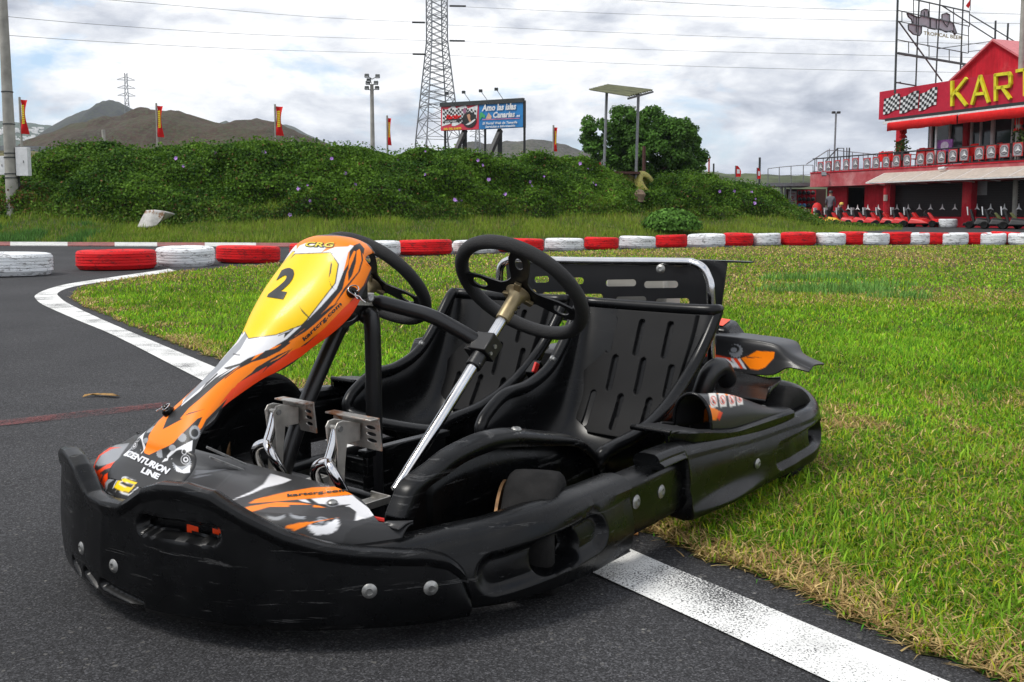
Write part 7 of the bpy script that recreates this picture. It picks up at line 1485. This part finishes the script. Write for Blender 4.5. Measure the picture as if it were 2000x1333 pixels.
def hillmat(name, cols_, sc, spots=None):
    m = bpy.data.materials.new(name); t = NT(m); f = t.noise(sc, 8, .65, dist=.4); g = t.noise(sc*14, 5, .7)
    c = t.mix(.6, t.ramp(f, [(.32, cols_[0]), (.5, cols_[1]), (.68, cols_[2])]), t.ramp(g, [(.3, .5), (.7, 1.5)]), 'MULTIPLY')
    v = t.new('ShaderNodeTexVoronoi'); tc = t.new('ShaderNodeTexCoord'); t.link(tc.outputs['Object'], v.inputs['Vector']); v.inputs['Scale'].default_value = sc*30; k = t.ramp(v.outputs['Distance'], [(.30, 1), (.55, 0)])
    c = t.mix(t.math('MULTIPLY', k, .75), c, spots or (.05, .06, .025)); t.link(c, t.b.inputs['Base Color']); t.b.inputs['Roughness'].default_value = .95; t.bump(g, .8, 1.5); return m
ridge('embankment', [(-400, 292), (0, 296), (60, 297), (120, 299), (200, 300), (300, 300), (420, 305), (520, 320)], 46, 7, 0, M['drygrass'], .5, 2.5, 61)
M['scrub'] = mat('scrub_slope', (.055, .07, .03), .95, var=.6, vscale=.25)
ridge('far_embankment', [(480, 300), (600, 298), (700, 303), (800, 312), (900, 318), (1200, 330), (1500, 345), (1600, 345), (1760, 350), (2200, 352)], 110, 20, 0, M['scrub'], .8, 5, 66)
gr_ = empty('guard_rail', D(120, 296, 45), 0, 'grey steel guard rail along the road above the left end of the bank', 'guard rail'); gl = gr_.location.copy()
w = MB(); pts = [D(-100, 289, 44)-gl, D(60, 290.5, 44.5)-gl, D(140, 293, 45)-gl, D(245, 299, 45.5)-gl]
for a, b in zip(pts, pts[1:]):
    for dz in (.06, -.06): w.beam(a+Vector((0, 0, dz)), b+Vector((0, 0, dz)), .05, .1)
w.build('rail_beam', M['greymetal'], gr_)
for x in (-20, 32, 76, 102, 128, 152, 176, 202, 226): 
    y = np.interp(x, [-100, 60, 140, 245], [289, 290.5, 293, 299]); q = D(x, y, 45.05)-gl; w = MB(); w.box((q.x, q.y+.08, q.z-.18), (.09, .06, .5)); w.build('rail_post', M['greymetal'], gr_)
post(202, 90, 254, 292, .16, 'utility_pole', M['concrete'], 'pale concrete utility pole at the foot of the brown hill, left side', 'pole', z0=0); post(571, 80, 266, 292, .10, 'utility_pole', M['concrete'], 'small pale post at the right foot of the brown hill', 'pole', z0=0)
# ---- hills
ridge('brown_hill', [(80, 305), (105, 291), (150, 270), (190, 252), (250, 236), (300, 226), (330, 222), (380, 224), (430, 240), (470, 247), (520, 246), (560, 252), (600, 264), (640, 280), (675, 294), (700, 305)], 260, 60, 0, hillmat('brown_hillside', ((.028, .015, .010), (.055, .031, .018), (.045, .046, .017)), .035), 3.2, 16, 71, nx=240)
ridge('dark_peak', [(70, 300), (110, 282), (140, 262), (160, 245), (178, 231), (200, 218), (225, 211), (236, 208), (238, 199), (246, 200), (256, 206), (272, 214), (285, 224), (300, 236), (360, 262), (420, 290)], 900, 160, 0, hillmat('dark_rock', ((.018, .021, .024), (.034, .034, .034), (.03, .038, .022)), .012), 5, 60, 81, nx=200)
ridge('far_cones', [(400, 300), (440, 247), (450, 241), (457, 239), (464, 243), (480, 249), (530, 252), (552, 247), (566, 244), (580, 248), (604, 262), (640, 278), (668, 292), (700, 310)], 1100, 150, 0, hillmat('far_rock', ((.05, .06, .06), (.07, .08, .07), (.06, .08, .05)), .01), 4, 60, 85, nx=140)
ridge('right_hill', [(870, 310), (893, 297), (905, 286), (918, 279), (935, 279), (950, 287), (972, 285), (990, 279), (1015, 280), (1060, 283), (1100, 290), (1140, 300), (1175, 316), (1230, 345), (1300, 365)], 420, 90, 0, hillmat('grey_hillside', ((.05, .045, .045), (.08, .075, .065), (.10, .10, .06)), .02, (.04, .05, .03)), 5, 26, 91, nx=180)
TV = ridge('valley_slope', [(-500, 222), (-300, 226), (-60, 234), (0, 238), (60, 242), (120, 248), (160, 256), (220, 272), (320, 300)], 1500, 600, 0, hillmat('blue_slope', ((.045, .07, .05), (.06, .085, .06), (.08, .09, .06)), .007), 14, 90, 95, nx=120)
M['village'] = mat('village_white', (.75, .74, .72), .8, var=.1)
w = MB(); tb = BVHTree.FromPolygons([tuple(p) for p in TV.reshape(-1, 3)], [tuple(int(i) for i in (a*40+b, (a+1)*40+b, (a+1)*40+b+1, a*40+b+1)) for a in range(len(TV)-1) for b in range(39)])
for k in range(90):
    px, py = random.choice([(random.gauss(75, 25), random.gauss(254, 3)), (random.gauss(5, 12), random.gauss(258, 3)), (random.gauss(60, 12), random.gauss(272, 2)), (random.gauss(28, 6), random.gauss(257, 2)), (random.gauss(60, 50), random.gauss(262, 8))])
    h_ = tb.ray_cast(Vector((0, 0, EYE)), ray(px, py).normalized())
    if h_[0] is not None: s = random.uniform(1.8, 4.6); w.box(h_[0]+Vector((0, 0, .6)), (s*1.6, s, random.uniform(1.8, 3.4)))
tag(w.build('village', M['village']), 'scattered white houses of a distant village on the blue slope', 'village', kind='stuff')
# ---- the air
hz = bpy.data.materials.new('haze_air'); hz.use_nodes = True; nt = hz.node_tree; nt.nodes.remove(nt.nodes['Principled BSDF']); pv = nt.nodes.new('ShaderNodeVolumePrincipled'); pv.inputs['Color'].default_value = (.78, .88, 1, 1); pv.inputs['Density'].default_value =   .00017; pv.inputs['Anisotropy'].default_value = .3
nt.links.new(pv.outputs[0], nt.nodes['Material Output'].inputs['Volume'])
w = MB(); w.box((0, 1100, 77), (4200, 3000, 158)); tag(w.build('haze', hz), kind='stuff')
SC.cycles.volume_step_rate = 1; SC.cycles.volume_bounces = 0
# ---- loose bits on the tarmac
w = MB(); q = G(196, 777); rows = [[(q.x+.035*(a-2)+.004*b, q.y+.02*math.sin(a)+.012*(b-.5), .004+.010*abs(math.sin(a*1.3+b*2))) for b in range(3)] for a in range(5)]
w.grid(rows); tag(w.build('dry_leaf', mat('dry_leaf', (.30, .17, .05), .8, var=.4, vscale=60), smooth=60, solid=.0015), 'curled dry leaf lying on the tarmac left of the kart', 'leaf')
w = MB(); q = G(1236, 1047); w.tube([(q.x-.012, q.y, .005), (q.x+.012, q.y+.003, .005)], .0045, 10); tag(w.build('cigarette_butt', mat('butt_orange', (.45, .20, .06), .8), smooth=60), 'orange cigarette butt on the tarmac below the side pod', 'litter')
